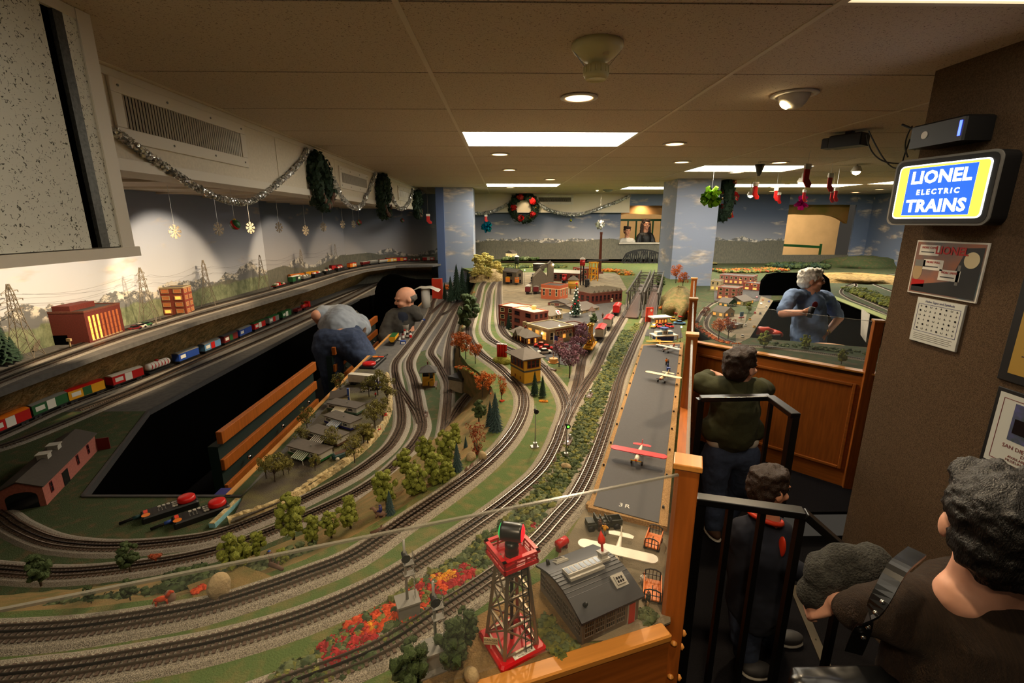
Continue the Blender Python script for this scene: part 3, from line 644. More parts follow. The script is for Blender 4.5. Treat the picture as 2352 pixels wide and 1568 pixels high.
L1=smooth(PT([(-300,1130),(0,1003),(145,938),(340,866),(470,815),(600,757),(690,718),(770,685),(830,662),(880,645)],TY))
track('three-rail track under the long goods train on the left bench',None,TY,0,'ballast_yard',world=L1[::6])
track('empty three-rail track along the edge of the left bench',[(-140,1060),(0,1030),(120,985),(250,930),(400,868),(560,800),(700,738),(800,690),(868,655),(905,640)],TY,0,'ballast_yard')
track('middle three-rail track on the left bench with switches',[(180,945),(300,900),(420,845),(560,783),(680,733),(790,684),(850,656)],TY,0,None)
track('first three-rail track on the upper shelf by the brick buildings',[(-300,985),(0,862),(150,806),(300,757),(460,711),(620,668),(720,640),(790,622),(860,609),(930,603),(1005,602)],UP,0,'ballast_yard')
track('second three-rail track along the rim of the upper shelf',[(-300,1010),(0,880),(150,824),(300,772),(460,724),(620,679),(720,650),(800,626),(870,614),(940,607),(1005,606)],UP,0,'ballast_yard')
# ---------------------------------------------------------------- airfield in the foreground
def msz(px,py,z,d):p=at(px,py,z);f=p.y*_ct-(z-CAMZ)*_st;return d*f/F
mat('runway',(60,58,60),.7,var=.06,vs=120,bump=.1,bs=600)
RZ=TM+.02
a,b,c,d=[at(x,y,RZ)for x,y in((1363,1160),(1513,1200),(1562,790),(1478,793))]
t=thing('runway','dark grey toy runway on a cork base along the right edge','runway',(0,0,0))
q=MB();ex=lambda p,v:(p+v)
q.prism([tuple(v)[:2]for v in(at(1350,1163,RZ),at(1533,1208,RZ),at(1570,785,RZ),at(1474,790,RZ))],TM,RZ-.002);q.build('cork_base','cork',t)
q=MB();q.prism([tuple(v)[:2]for v in(a,b,c,d)],RZ-.003,RZ);q.build('tarmac','runway',t)
q=MB();e1,e2=at(1513,1200,RZ),at(1536,1206,RZ);q.prism([tuple(v)[:2]for v in(at(1345,1168,TM),at(1512,1215,TM),at(1512,1203,TM),at(1350,1160,TM))],TM,RZ-.004);q.build('cork_lip','cork',t)
lt=None
for k in range(11):
 for s,(u,v)in enumerate(((a,d),(b,c))):
  p=u.lerp(v,(k+.4)/11)+Vector((-.008 if s==0 else .008,0,0))
  if lt is None:q=MB();q.cyl((0,0,0),(0,0,.006),.004,.003,8);lt=q.build('runway_light','black',t,loc=p)
  else:inst(lt,t,p)
rd=math.atan2(SD.y,SD.x)-math.pi/2
text('runway_number','3R',.026,'white',t,at(1434,1161,RZ+.0006),(0,0,rd),space=1.3)
# ---- hangar
N,Lc,Rc=at(1336,1484,TM),at(1218,1363,TM),at(1464,1423,TM);rz=face_dir(N,Rc);ha=(Rc-N).length;hb=(Lc-N).length*.98
hh=.062;mat('hangar_wall',(112,102,90),.6);mat('hangar_roof',(46,47,52),.5,var=.05,vs=200);mat('light_grey',(176,172,162),.5)
t=thing('hangar','grey toy aircraft hangar with black barrel roof by the oak corner post','building',N,rz)
q=MB();q.bx(0,ha,0,hb,0,hh);q.build('walls','hangar_wall',t)
arc=[(hb*k/16,hh+.024*math.sin(math.pi*k/16))for k in range(17)]
q=MB();n_=len(arc);ov=.008
top=[(-ov,y_*(1+2*ov/hb)-ov,z_+.003)for y_,z_ in arc];bot=[(x_,y_,z_-.005)for x_,y_,z_ in top]
pr_=[(p[1],p[2])for p in top]+[(p[1],p[2])for p in bot[::-1]]
q.add([(-ov,y_,z_)for y_,z_ in pr_]+[(ha+ov,y_,z_)for y_,z_ in pr_],[tuple(range(len(pr_)-1,-1,-1)),tuple(range(len(pr_),2*len(pr_)))]+[(i,(i+1)%len(pr_),len(pr_)+(i+1)%len(pr_),len(pr_)+i)for i in range(len(pr_))])
roof=q.build('roof','hangar_roof',t)
q=MB();q.add([(0,y_,z_)for y_,z_ in arc]+[(ha,y_,z_)for y_,z_ in arc],[tuple(range(17)),tuple(range(33,16,-1))]);q.build('gable_wall','hangar_wall',t)
rib=None
for k in range(2,15):
 y_,z_=arc[k];q=MB();q.bx(-ov,ha+ov,y_-.0006,y_+.0006,z_+.002,z_+.0042);q.build('seam','hangar_roof',roof)
def hz(y):return hh+.024*math.sin(math.pi*y/hb)+.003
wf=None
def win_grid(par,o,ux,w,h,nx,nz,frame,pane):
 """window with separate glazing bars: o lower-left on wall, ux local axis 'x' or 'y'"""
 q=MB();b_=min(w,h)*.06
 for i in range(nx+1):x_=w*i/nx;q.bx(x_-b_/2,x_+b_/2,-.0022,0,0,h)
 for k in range(nz+1):z_=h*k/nz;q.bx(0,w,-.0026,0,z_-b_/2,z_+b_/2)
 f=q.build('window',frame,par);f.location=o
 if ux=='y':f.rotation_euler.z=math.pi/2;f.scale.y=-1
 q=MB();q.bx(0,w,-.001,.001,0,h);q.build('pane',pane,f);return f
for k in range(4):
 win_grid(t,(ha*(.035+.185*k),0,.018),'x',ha*.15,.036,4,3,'hangar_wall','window_dark')
for k in range(7):
 win_grid(t,(0,hb*(.03+.138*k),.02),'y',hb*.11,.034,4,3,'hangar_wall','window_dark')
q=MB();q.bx(ha*.81,ha*.92,-.003,0,.004,.052);dr=q.build('door','red',t);q=MB();q.bx(ha*.79,ha*.94,-.002,0,0,.004);q.bx(ha*.795,ha*.81,-.002,0,0,.055);q.bx(ha*.92,ha*.935,-.002,0,0,.055);q.bx(ha*.795,ha*.935,-.002,0,.052,.057);q.build('door_frame','light_grey',dr)
def on_roof(u,v):y_=hb*v;sl=math.atan(.034*math.pi/hb*math.cos(math.pi*v));return Matrix.Translation((ha*u,y_,hz(y_)))@Matrix.Rotation(sl,4,'X')
X=on_roof(.44,.56);L_=ha*.62
q=MB();q.bx(-L_/2,L_/2,-.013,.013,-.004,.009,X);sk=q.build('skylight','light_grey',roof)
for k in range(7):
 q=MB();x_=-L_/2+L_*(k+.5)/7;q.bx(x_-L_*.052,x_+L_*.052,-.0095,.0095,.008,.0096,X);q.build('pane','window_dark',sk)
q=MB();q.bx(-L_/2,L_/2,-.021,-.015,-.003,.004,X);q.build('gutter','light_grey',roof)
X=on_roof(.86,.60);q=MB();q.bx(-.012,.012,-.012,.012,-.004,.004,X);q.bx(-.008,.008,-.008,.008,.004,.014,X);q.bx(-.010,.010,-.010,.010,.014,.018,X);q.build('chimney','light_grey',roof)
q=MB();q.lathe([(.003,.018),(.003,.034),(.0085,.038),(.0085,.046),(.0,.066)],14,X);q.build('warning_cone',mat('cone_red',(226,50,24),.4),roof,True)
for u,v in((.82,.22),(.30,.92)):
 X=on_roof(u,v);q=MB();q.bx(-.016,.016,-.014,.014,-.004,.004,X);q.bx(-.011,.011,-.009,.009,.004,.008,X);vt=q.build('roof_vent','light_grey',roof)
 for i in range(3):
  for j in range(2):q=MB();q.bx(-.0085+i*.006,-.0045+i*.006,-.006+j*.007,-.001+j*.007,.0075,.0086,X);q.build('vent_hole','window_dark',vt)
for u,v in((.12,.12),(.1,.93)):
 X=on_roof(u,v);q=MB();q.lathe([(.005,0),(.004,.008),(.0045,.009),(.003,.013),(.0,.014)],10,X);q.build('roof_cap','black',roof,True)
# ---- rotary beacon tower
Lb,Nb,Rb=at(1092,1453,TM+.012),at(1152,1536,TM+.012),at(1261,1478,TM+.012)
ba=((Rb-Nb).length+(Lb-Nb).length)/2;rz=face_dir(Nb,Rb);cen=(Lb+Rb)/2;cen.z=TM
t=thing('beacon_tower','red and silver toy rotary beacon tower with ladder on red base','tower',cen,rz);mat('beacon_red',(196,18,26),.3);mat('dull_silver',(150,136,116),.35,.75)
q=MB();q.cbox(-ba/2,ba/2,-ba/2,ba/2,0,.013,.004);base=q.build('base','beacon_red',t)
q=MB();q.bx(-.02,.026,-ba/2+.004,-ba/2+.016,.0128,.0142);q.build('name_plate','white',base)
text('plate_lettering','ROTARY BEACON',.0045,'black',base,(.003,-ba/2+.0115,.0143),(0,0,0),.0001);text('plate_lettering','MODEL TOWER',.004,'black',base,(.003,-ba/2+.0068,.0143),(0,0,0),.0001)
r0,r1,zt=ba*.36,ba*.2,.205
lv=[.014,.075,.135,.18,zt]
def cr_(k,z):r_=r0+(r1-r0)*(z-.014)/(zt-.014);return Vector(((1,1,-1,-1)[k]*r_,(1,-1,-1,1)[k]*r_,z))
for k in range(4):q=MB();q.bar(cr_(k,.012),cr_(k,zt),.006);q.build('leg','dull_silver',t)
for i in range(4):
 for k in range(4):
  q=MB();z0,z1=lv[i],lv[i+1];q.bar(cr_(k,z1),cr_((k+1)%4,z1),.004);q.bar(cr_(k,z0),cr_((k+1)%4,z1),.0028);q.bar(cr_((k+1)%4,z0),cr_(k,z1),.0028)
  if i==0:q.bar(cr_(k,z0+.003),cr_((k+1)%4,z0+.003),.004)
  q.build('brace','dull_silver',t)
q=MB();q.cyl((0,0,.012),(0,0,zt),.0035,n=10);q.build('drive_shaft','black',t,True)
ld=MB();la,lb_=Vector((.014,-r0-.006,.014)),Vector((.010,-r1-.008,zt));w_=Vector((.0065,0,0));ld.bar(la-w_,lb_-w_,.0016);ld.bar(la+w_,lb_+w_,.0016)
ladder=ld.build('ladder','black',t)
for k in range(13):p=la.lerp(lb_,(k+.6)/13.5);q=MB();q.bar(p-w_,p+w_,.0014);q.build('rung','black',ladder)
pf=ba*.335;q=MB();q.bx(-pf,pf,-pf,pf,zt,zt+.004);plat=q.build('platform','beacon_red',t)
for k in range(4):
 X=Matrix.Rotation(k*math.pi/2,4,'Z');q=MB();q.bx(-pf-.005,pf+.005,-pf-.005,-pf+.0025,zt+.019,zt+.024,X);q.bx(-pf-.002,pf+.002,-pf-.002,-pf+.001,zt+.009,zt+.012,X);q.bx(-pf-.003,pf+.003,-pf-.003,-pf+.001,zt-.004,zt+.004,X)
 for x_ in(-pf,-pf*.33,pf*.33,pf):q.bx(x_-.0015,x_+.0015,-pf-.001,-pf+.001,zt,zt+.02,X)
 q.build('railing','beacon_red',plat)
for x_,y_ in((-.02,.008),(-.02,-.002),(.018,-.018),(-.006,-.026),(.006,-.022)):q=MB();q.cyl((x_,y_,zt+.004),(x_,y_,zt+.006),.002,n=8);q.build('rivet','chrome',plat)
Xh=Matrix.Translation((0,0,zt+.052))@Matrix.Rotation(math.pi-rz+R(-12),4,'Z')
q=MB();q.lathe([(.0135,zt+.004),(.0135,zt+.012),(.0115,zt+.016),(.0135,zt+.022),(.0125,zt+.032)],20);hd=q.build('lamp_stem','blackmetal',t,True)
q=MB();q.lathe([(.017,-.02),(.0178,-.016),(.0178,.016),(.017,.02)],24,Xh@Matrix.Rotation(math.pi/2,4,'Y'));hd=q.build('lamp_head','blackmetal',t,True)
for s_,cn in((1,'green'),(-1,'red')):
 mm=mat('lens_'+cn,(20,150,70)if cn=='green' else(220,20,30),.1,emit=.5 if cn=='green' else .9)
 q=MB();q.lathe([(.0165,.018),(.0155,.021),(.0095,.024),(.0,.025)],20,Xh@Matrix.Rotation(s_*math.pi/2,4,'Y'));q.build('lens',mm,hd,True)
sg=at(1119,1475,TM+.013);q=MB();lo=Vector((-ba*.46,-.0,.013));X=Matrix.Translation(lo)@Matrix.Rotation(R(-35),4,'Z');q.bx(-.001,.001,-.001,.001,0,.014,X);q.bx(-.014,.014,-.0016,-.0006,.010,.026,X);w_s=q.build('warning_sign','cream',base)
text('sign_lettering','DANGER',.0065,'black',w_s,X@Vector((0,-.0017,.0205)),(math.pi/2,0,R(-35)),.0001);text('sign_lettering','HIGH VOLTAGE',.0036,'black',w_s,X@Vector((0,-.0017,.0145)),(math.pi/2,0,R(-35)),.0001)
# ---- toy aeroplanes (nose along local -y)
def plane(label,loc,rz,span,wing,body,strut='silver',prop='black',tail=None,roll=0):
 s=span;t=thing('model_aeroplane',label,'aeroplane',loc,rz,'toy aeroplanes');L=s*.62;zf=s*.13
 rn=[(-.30,.030,.0),(-.29,.042,0),(-.22,.050,.0),(-.1,.052,.004),(.02,.050,.01),(.3,.018,.012),(.36,.010,.014)]
 q=MB();nn=10;vs=[]
 for y,r_,dz in rn:vs+=[(math.cos(2*math.pi*k/nn)*r_*s*.85,y*s,zf+dz*s+math.sin(2*math.pi*k/nn)*r_*s)for k in range(nn)]
 q.add(vs,[(i*nn+k,i*nn+(k+1)%nn,(i+1)*nn+(k+1)%nn,(i+1)*nn+k)for i in range(len(rn)-1)for k in range(nn)]+[tuple(range(nn-1,-1,-1)),tuple(range((len(rn)-1)*nn,len(rn)*nn))]);fu=q.build('fuselage',body,t,True)
 q=MB();zw=zf+.058*s;ch=.085*s;pl_=[]
 for k in range(9):a=math.pi/2*k/8;pl_.append((s*.5-ch+math.sin(a)*ch,-math.cos(a)*ch))
 half=[(0,-ch)]+pl_+[(p[0],-p[1])for p in pl_[::-1][1:]]+[(0,ch)];full=half+[(-p[0],p[1])for p in half[::-1][1:-1]]
 q.prism([(p[0],p[1]-.08*s)for p in full],zw,zw+.012*s);q.build('wing',wing,t)
 q=MB();q.bx(-.036*s,.036*s,-.16*s,-.02*s,zf+.03*s,zw+.002,);q.build('cabin','window_dark',fu)
 q=MB();q.prism([(-.16*s,.29*s),(.16*s,.29*s),(.17*s,.35*s),(.1*s,.38*s),(-.1*s,.38*s),(-.17*s,.35*s)],zf+.012*s,zf+.018*s);q.build('tailplane',wing,t)
 q=MB();q.gable([(0,0),(.004*s,0),(.004*s,1),(0,1)],0,0)if 0 else q.add([(-.004*s,.26*s,zf+.015*s),(-.004*s,.37*s,zf+.015*s),(-.004*s,.38*s,zf+.11*s),(-.004*s,.33*s,zf+.11*s),(.004*s,.26*s,zf+.015*s),(.004*s,.37*s,zf+.015*s),(.004*s,.38*s,zf+.11*s),(.004*s,.33*s,zf+.11*s)],[(0,1,2,3),(7,6,5,4),(0,4,5,1),(1,5,6,2),(2,6,7,3),(3,7,4,0)]);q.build('fin',tail or body,t)
 for sx in(-1,1):
  q=MB();q.bar((sx*.03*s,-.08*s,zf-.02*s),(sx*.25*s,-.09*s,zw),.008*s);q.build('strut',strut,t)
  q=MB();q.bar((sx*.03*s,-.17*s,zf-.03*s),(sx*.09*s,-.19*s,.035*s),.008*s);g_=q.build('gear_leg',strut,t)
  q=MB();q.cyl((sx*.08*s,-.19*s,.034*s),(sx*.105*s,-.19*s,.034*s),.034*s,n=14);q.build('wheel','black',g_,True)
 q=MB();q.lathe([(.0,.02*s),(.018*s,.0),(.024*s,-.01*s)],12,Matrix.Translation((0,-.31*s,zf))@Matrix.Rotation(R(90),4,'X'));q.build('spinner','red',t,True)
 q=MB();q.box((0,-.315*s,zf),(.19*s,.004*s,.016*s),0);o=q.build('propeller',prop,t)
 q=MB();q.cyl((0,.35*s,zf),(0,.36*s,.012*s),.006*s,n=6);q.build('tail_skid',strut,t)
 return t
mat('plane_white',(232,224,204),.4,var=.04,vs=300);mat('plane_cream',(222,206,168),.45);mat('plane_red',(206,40,48),.35)
def wdir(a,b):return math.atan2(b.y-a.y,b.x-a.x)
def place_plane(label,tl,tr,cpx,z,wing,body,**k):
 zw=.04;A,B=at(*tl,z+zw),at(*tr,z+zw);s=(B-A).length;c=(A+B)/2;rz=wdir(A,B)
 back=Vector((-math.sin(rz),math.cos(rz),0));loc=c+back*.08*s;loc.z=z;return plane(label,loc,rz,s,wing,body,**k)
place_plane('white high-wing toy aeroplane parked behind the hangar roof',(1328,1242),(1512,1284),None,TM,'plane_white','plane_white')
place_plane('red-winged toy aeroplane facing the viewer on the runway',(1403,1023),(1533,1048),None,RZ,'plane_red','plane_white',prop='yellow',tail='plane_red')
place_plane('cream toy aeroplane with long wing halfway down the runway',(1483,851),(1566,867),None,RZ,'plane_cream','plane_cream')
place_plane('yellow toy aeroplane in front of the blue and white terminal',(1484,781),(1545,782),None,RZ,'yellow','yellow')
place_plane('small white toy aeroplane with red tail near the terminal',(1507,788),(1563,800),None,RZ,'plane_white','plane_white',tail='red')
# ---- jeep, trailer, carts, figures
def wheels(t,xs,y,r,m='black',w=.008):
 for x in xs:
  for s in(-1,1):q=MB();q.cyl((x,s*y-w/2,r),(x,s*y+w/2,r),r,n=14);q.build('wheel',m,t,True)
mat('army',(44,46,34),.6,var=.1,vs=90)
p=at(1371,1212,TM);t=thing('jeep','dark olive open toy jeep by the runway end','jeep',p,R(8),sc=.92)
q=MB();q.cbox(-.034,.034,-.016,.016,.012,.024,.002);q.bx(-.034,-.012,-.014,.014,.024,.030);q.bx(-.008,-.005,-.016,.016,.024,.044);q.build('body','army',t)
for x_ in(.006,.022):
 for s_ in(-1,1):q=MB();q.bx(x_-.005,x_+.005,s_*.008-.005,s_*.008+.005,.024,.028);q.bx(x_+.004,x_+.0065,s_*.008-.005,s_*.008+.005,.024,.038);q.build('seat','army',t)
wheels(t,(-.023,.022),.016,.010);q=MB();q.cyl((.036,-.006,.026),(.041,-.006,.026),.010,n=14);q.build('spare_wheel','black',t,True)
p=at(1409,1208,TM);t=thing('jeep_trailer','small dark olive two-wheeled trailer hitched behind the jeep','trailer',p,R(8),sc=.92)
q=MB()
for a in((-.022,.022,-.015,.015,.012,.015),(-.022,.022,-.015,-.013,.015,.03),(-.022,.022,.013,.015,.015,.03),(-.022,-.02,-.013,.013,.015,.03),(.02,.022,-.013,.013,.015,.03)):q.bx(*a)
q.build('tub','army',t);q=MB();q.bar((-.022,0,.012),(-.036,0,.012),.003);q.build('drawbar','army',t);wheels(t,(.004,),.017,.010)
q=MB();q.lathe([(.008,.015),(.007,.02),(0,.023)],12,Matrix.Translation((-.01,-.004,0)));q.build('load','yellow',t,True)
def cart(px,py,rz,label,s=1):
 t=thing('baggage_cart',label,'cart',at(px,py,TM),rz,'orange baggage carts',s)
 q=MB();q.bx(-.03,.03,-.018,.018,.012,.015);q.bx(-.03,.03,-.019,-.017,.015,.03);q.bx(-.03,.03,.017,.019,.015,.03);q.build('tray','orange',t)
 for x in(-.031,.031):
  q=MB();q.tube([(x,-.016,.012),(x,-.016,.036),(x,-.006,.040),(x,.006,.040),(x,.016,.036),(x,.016,.012)],.0016,5)
  for y in(-.008,0,.008):q.bar((x,y,.014),(x,y,.039),.0014)
  q.bar((x,-.016,.026),(x,.016,.026),.0014);q.build('end_rack','black',t)
 q=MB();q.bar((-.031,0,.012),(-.01,.0,.034),.0018);q.build('handle','black',t);wheels(t,(-.02,.02),.016,.007);return t
cart(1500,1252,R(62),'orange baggage cart with loose wire on the gravel apron',1.0);cart(1497,1366,R(72),'orange baggage cart half hidden by the oak corner post',1.05)
def fig(label,px,py,z,h,shirt,pants,rz=0,pose=0,hat=None,grp='tiny model people',name='figurine'):
 """O scale painted figure, one body with coloured zones"""
 p=at(px,py,z)if not isinstance(px,Vector)else px;t=thing(name,label,'figurine',p,rz,grp);s=h
 q=MB();st=.06 if pose==0 else .1
 q.mi=0
 for sx,fy in((-1,-st*.6),(1,st*.6)):q.cyl((sx*.06*s,fy*s,.0),(sx*.055*s,0,.5*s),.05*s,.075*s,8);q.box((sx*.06*s,fy*s-.03*s,.018*s),(.07*s,.14*s,.036*s))
 q.mi=1;q.cyl((0,0,.46*s),(0,0,.8*s),.11*s,.13*s,10);q.cyl((0,0,.8*s),(0,0,.85*s),.13*s,.06*s,10)
 hy=-.18*s if pose else .0
 for sx in(-1,1):q.cyl((sx*.15*s,0,.79*s),(sx*.19*s,hy*.4,.6*s),.045*s,.04*s,7);q.cyl((sx*.19*s,hy*.4,.6*s),(sx*.15*s,hy-.03*s,(.6 if pose else .45)*s),.04*s,.033*s,7)
 q.mi=2;q.cyl((0,0,.84*s),(0,0,.88*s),.05*s,n=8);q.ico((0,-.01*s,.93*s),.075*s,2)
 for sx in(-1,1):q.ico((sx*.15*s,hy-.05*s,(.6 if pose else .43)*s),.035*s,1)
 b=q.build('body',[M[pants],M[shirt],mat('fig_skin',(206,150,116),.6)],t,True)
 q=MB();q.lathe([(.08*s,.945*s),(.078*s,.985*s),(.045*s,1.01*s),(0,1.015*s)],10)
 if hat:q.cyl((0,-.02*s,.955*s),(0,-.02*s,.96*s),.11*s,n=10)
 q.build('hat' if hat else 'hair',hat or 'brown',t,True);return t
fig('tiny figure in brown jacket standing beside the jeep',1377,1222,TM,.041,'brown','brown',R(120));fig('tiny figure in yellow shirt next to the jeep',1388,1232,TM,.041,'yellow','grey',R(150),1)
fig('tiny figure in olive clothes behind the hangar by the oak post',1487,1395,TM,.042,'army','tan',R(40));fig('tiny figure in white shirt at the hangar corner',1476,1345,TM,.036,'white','grey',0)
fig('tiny figure in orange standing on the far runway',1530,838,RZ,.042,'orange','darkgrey',0,1);fig('second tiny figure beside the orange one on the runway',1534,841,RZ,.042,'darkgrey','blue',R(90))
q=MB();q.cbox(-.008,.008,-.008,.008,0,.014,.001);q.bx(-.009,.009,-.009,.009,.014,.016);tag(q.build('blue_drum','blue',loc=at(1535,850,RZ)),'small blue box on the runway behind the cream aeroplane','box')
t=thing('fuel_tank','small red tank half hidden behind the hangar roof','tank',at(1290,1262,TM),R(40));q=MB();q.cyl((-.016,0,.022),(.016,0,.022),.011,n=16);q.build('tank','red',t,True);q=MB();q.bx(-.014,-.01,-.008,.008,0,.014);q.bx(.01,.014,-.008,.008,0,.014);q.build('cradle','darkred',t)
# ---- silver signal masts
def signal(label,bx_,by_,ty,z,big=True,lens=None,rz=0):
 p=at(bx_,by_,z);top=aty(bx_,ty,p.y).z-z;t=thing('signal_mast',label,'signal',p,rz,'railway signal masts')
 mat('signal_grey',(150,147,140),.4,.4);w=.03 if big else .011
 q=MB();q.bx(-w*1.5,w*1.1,-w,w,0,.004 if not big else .006)
 q.build('foot_plate','signal_grey',t)
 hb_=.038 if big else .014;ww=w*.75 if big else w*.6
 q=MB();q.bx(-ww,ww,-ww*.8,ww*.8,.004,hb_);q.bx(-ww*1.1,ww*1.1,-ww*.9,ww*.9,hb_,hb_+.004);q.build('relay_case','signal_grey',t)
 q=MB();q.cyl((0,0,hb_),(0,0,top),.0032 if big else .002,.0026 if big else .0016,10);q.build('mast','signal_grey',t,True)
 q=MB();zl=top-(.035 if big else .018);r_=.0062 if big else .006
 q.cyl((0,-.014,zl),(0,.006,zl),r_,n=16);hdd=q.build('lamp_housing','black',t,True)
 q=MB();q.lathe([(r_*1.5,-.0145),(r_*1.5,-.013)],18,Matrix.Translation((0,0,zl))@Matrix.Rotation(math.pi/2,4,'X')@Matrix.Translation((0,0,.028)));q.build('backplate','black',hdd)
 q=MB();q.cyl((0,-.0155,zl),(0,-.0135,zl),r_*.7,n=12);q.build('lens',lens or 'window_dark',hdd)
 if big:
  q=MB();q.bx(-.004,.018,-.008,.008,top-.058,top-.0565);q.bx(-.004,.018,-.008,.008,top*.55,top*.55+.0015);q.build('platform','signal_grey',t)
  q=MB()
  for s_ in(-1,1):q.bar((.017,s_*.004,hb_),(.017,s_*.004,top-.03),.001)
  la_=q.build('ladder','signal_grey',t)
  k=0
  while hb_+.008*k<top-.04:q=MB();q.bar((.017,-.004,hb_+.008*k),(.017,.004,hb_+.008*k),.0009);q.build('rung','signal_grey',la_);k+=1
 return t
mat('lens_go',(60,220,60),.2,emit=2.5,ecol=(70,240,40))
signal('silver signal mast rising from the red and orange shrubs',938,1412,1240,TM,True,rz=R(24));signal('silver signal mast with grey base between the front trees',1003,1520,1335,TM,True,rz=R(24))
signal('slim silver signal on the grass strip between two tracks',1229,1026,932,TM,False,rz=R(10));signal('slim silver signal with green lamp among the shrubs',1300,1050,965,TM,False,'lens_go',R(10))
# ---- switch motors (brown boxes by the points)
def motor(px,py,rz,z,label):
 t=thing('switch_motor',label,'switch',at(px,py,z),rz,'brown track switch motors');q=MB();q.cbox(-.013,.013,-.036,.036,0,.012,.002);q.build('case',mat('motor_brown',(84,58,46),.5),t)
 q=MB();q.cyl((0,.022,.012),(0,.022,.024),.004,n=10);q.cyl((0,.022,.024),(0,.022,.027),.006,n=10);q.build('lantern','silver',t,True);q=MB();q.bx(-.004,.004,-.02,-.006,.012,.0145);q.build('lever','silver',t)
motor(1354,912,rd,TM,'brown switch motor with silver lever on the shrub strip');motor(1305,1018,rd,TM,'brown switch motor beside the green lamp signal');motor(978,955,R(6),TY,'brown switch motor on the grass below the small cabin');motor(1264,850,R(48),TM,'brown switch motor on the grass below the flagpole')
# ---------------------------------------------------------------- town and buildings
mat('brick_red',(142,62,44),.8,var=.18,vs=180);mat('brick_pink',(176,104,92),.8,var=.12,vs=150);mat('brick_orange',(186,92,54),.8,var=.12,vs=150);mat('stone_tan',(186,164,122),.8,var=.1,vs=120);mat('brick_brown',(110,60,44),.85,var=.15,vs=150);mat('brick_plant',(104,40,30),.85,var=.15,vs=150)
mat('yellow_wall',(206,150,34),.6,var=.05,vs=120);mat('roof_slate',(62,56,50),.7,var=.08,vs=90);mat('roof_cream',(232,212,150),.6);mat('timber_grey',(106,96,80),.8,var=.12,vs=80);mat('barn_green',(70,96,74),.7)
def frame3(n,l,r,z):
 N,L,Rr=at(*n,z),at(*l,z),at(*r,z);rz=face_dir(N,Rr);a=(Rr-N).length;b=abs((L-N).dot(Vector((-math.sin(rz),math.cos(rz),0))));return N,rz,a,max(b,.02)
def win(par,o,ux,w,h,fm,pm,sill=True):
 key=('win',round(w,4),round(h,4),fm,pm)
 if key not in SRC:
  q=MB();b=min(w,h)*.14
  q.bx(-b,0,-.0022,0,-b,h+b);q.bx(w,w+b,-.0022,0,-b,h+b);q.bx(0,w,-.0022,0,h,h+b);q.bx(-b,w+b,-.003,0,-b,0);q.bx(0,w,-.0014,0,h*.47,h*.53);f=q.build('window',fm);q=MB();q.bx(0,w,-.0009,.0005,0,h);p=q.build('pane',pm,f);SRC[key]=(f,p);f.parent=par
 else:
  f0,p0=SRC[key];f=inst(f0,par);p=inst(p0,f)
 f.location=o;f.rotation_euler=(0,0,math.pi/2 if ux=='y' else 0);f.scale=(1,-1,1)if ux=='y' else(1,1,1);return f
def bldg(label,n,l,r,z,h,wm,rows=2,cx=3,cy=3,fm='cream',pm='window_dark',roof='flat',rm='roof_grey',cornice=None,name='model_building',lit=0,wscale=1,rise=.03,par=.008,group='model buildings',ov=.006):
 N,rz,a,b=frame3(n,l,r,z);t=thing(name,label,'building',N,rz,group)
 q=MB();q.bx(0,a,0,b,0,h);q.build('walls',wm,t)
 if roof=='flat':
  q=MB()
  for s in((-.002,a+.002,-.002,.005),(-.002,a+.002,b-.005,b+.002),(-.002,.005,.005,b-.005),(a-.005,a+.002,.005,b-.005)):q.bx(*s,h-.004,h+par)
  q.build('parapet',cornice or wm,t);q=MB();q.bx(.005,a-.005,.005,b-.005,h,h+.002);rf=q.build('roof',rm,t)
 elif roof=='hip':q=MB();q.hip(-ov,a+ov,-ov,b+ov,h,h+rise,.5 if a>b*1.2 else .05);rf=q.build('roof',rm,t)
 elif roof=='gx':
  q=MB();q.add([(-ov,-ov,h),(a+ov,-ov,h),(a+ov,b/2,h+rise),(-ov,b/2,h+rise),(-ov,b+ov,h),(a+ov,b+ov,h),(0,0,h-.002),(a,0,h-.002),(a,b,h-.002),(0,b,h-.002)],[(0,1,2,3),(3,2,5,4),(6,9,8,7)]);q.add([(0,0,h),(0,b,h),(0,b/2,h+rise-.003),(a,0,h),(a,b,h),(a,b/2,h+rise-.003)],[(0,2,1),(3,4,5)])
  rf=q.build('roof',rm,t)
 elif roof=='gy':
  q=MB();q.add([(-ov,-ov,h),(-ov,b+ov,h),(a/2,b+ov,h+rise),(a/2,-ov,h+rise),(a+ov,b+ov,h),(a+ov,-ov,h)],[(0,3,2,1),(3,5,4,2)]);rf=q.build('roof',rm,t)
  q=MB();q.add([(0,0,h),(a,0,h),(a/2,0,h+rise-.003),(0,b,h),(a,b,h),(a/2,b,h+rise-.003)],[(0,1,2),(3,5,4)]);q.build('gable',wm,t)
 fh=h/rows
 for k in range(rows):
  for i in range(cx):
   w=a/cx*.42*wscale;win(t,(a*(i+.5)/cx-w/2,-.0003,fh*k+fh*.3),'x',w,fh*.48,fm,'lit_window' if lit and(i*7+k*3+len(label))%5<lit else pm)
  for i in range(cy):
   w=b/cy*.42*wscale;win(t,(-.0003,b*(i+.5)/cy-w/2,fh*k+fh*.3),'y',w,fh*.48,fm,'lit_window' if lit and(i*5+k*3)%5<lit else pm)
 return t,a,b,h,rf
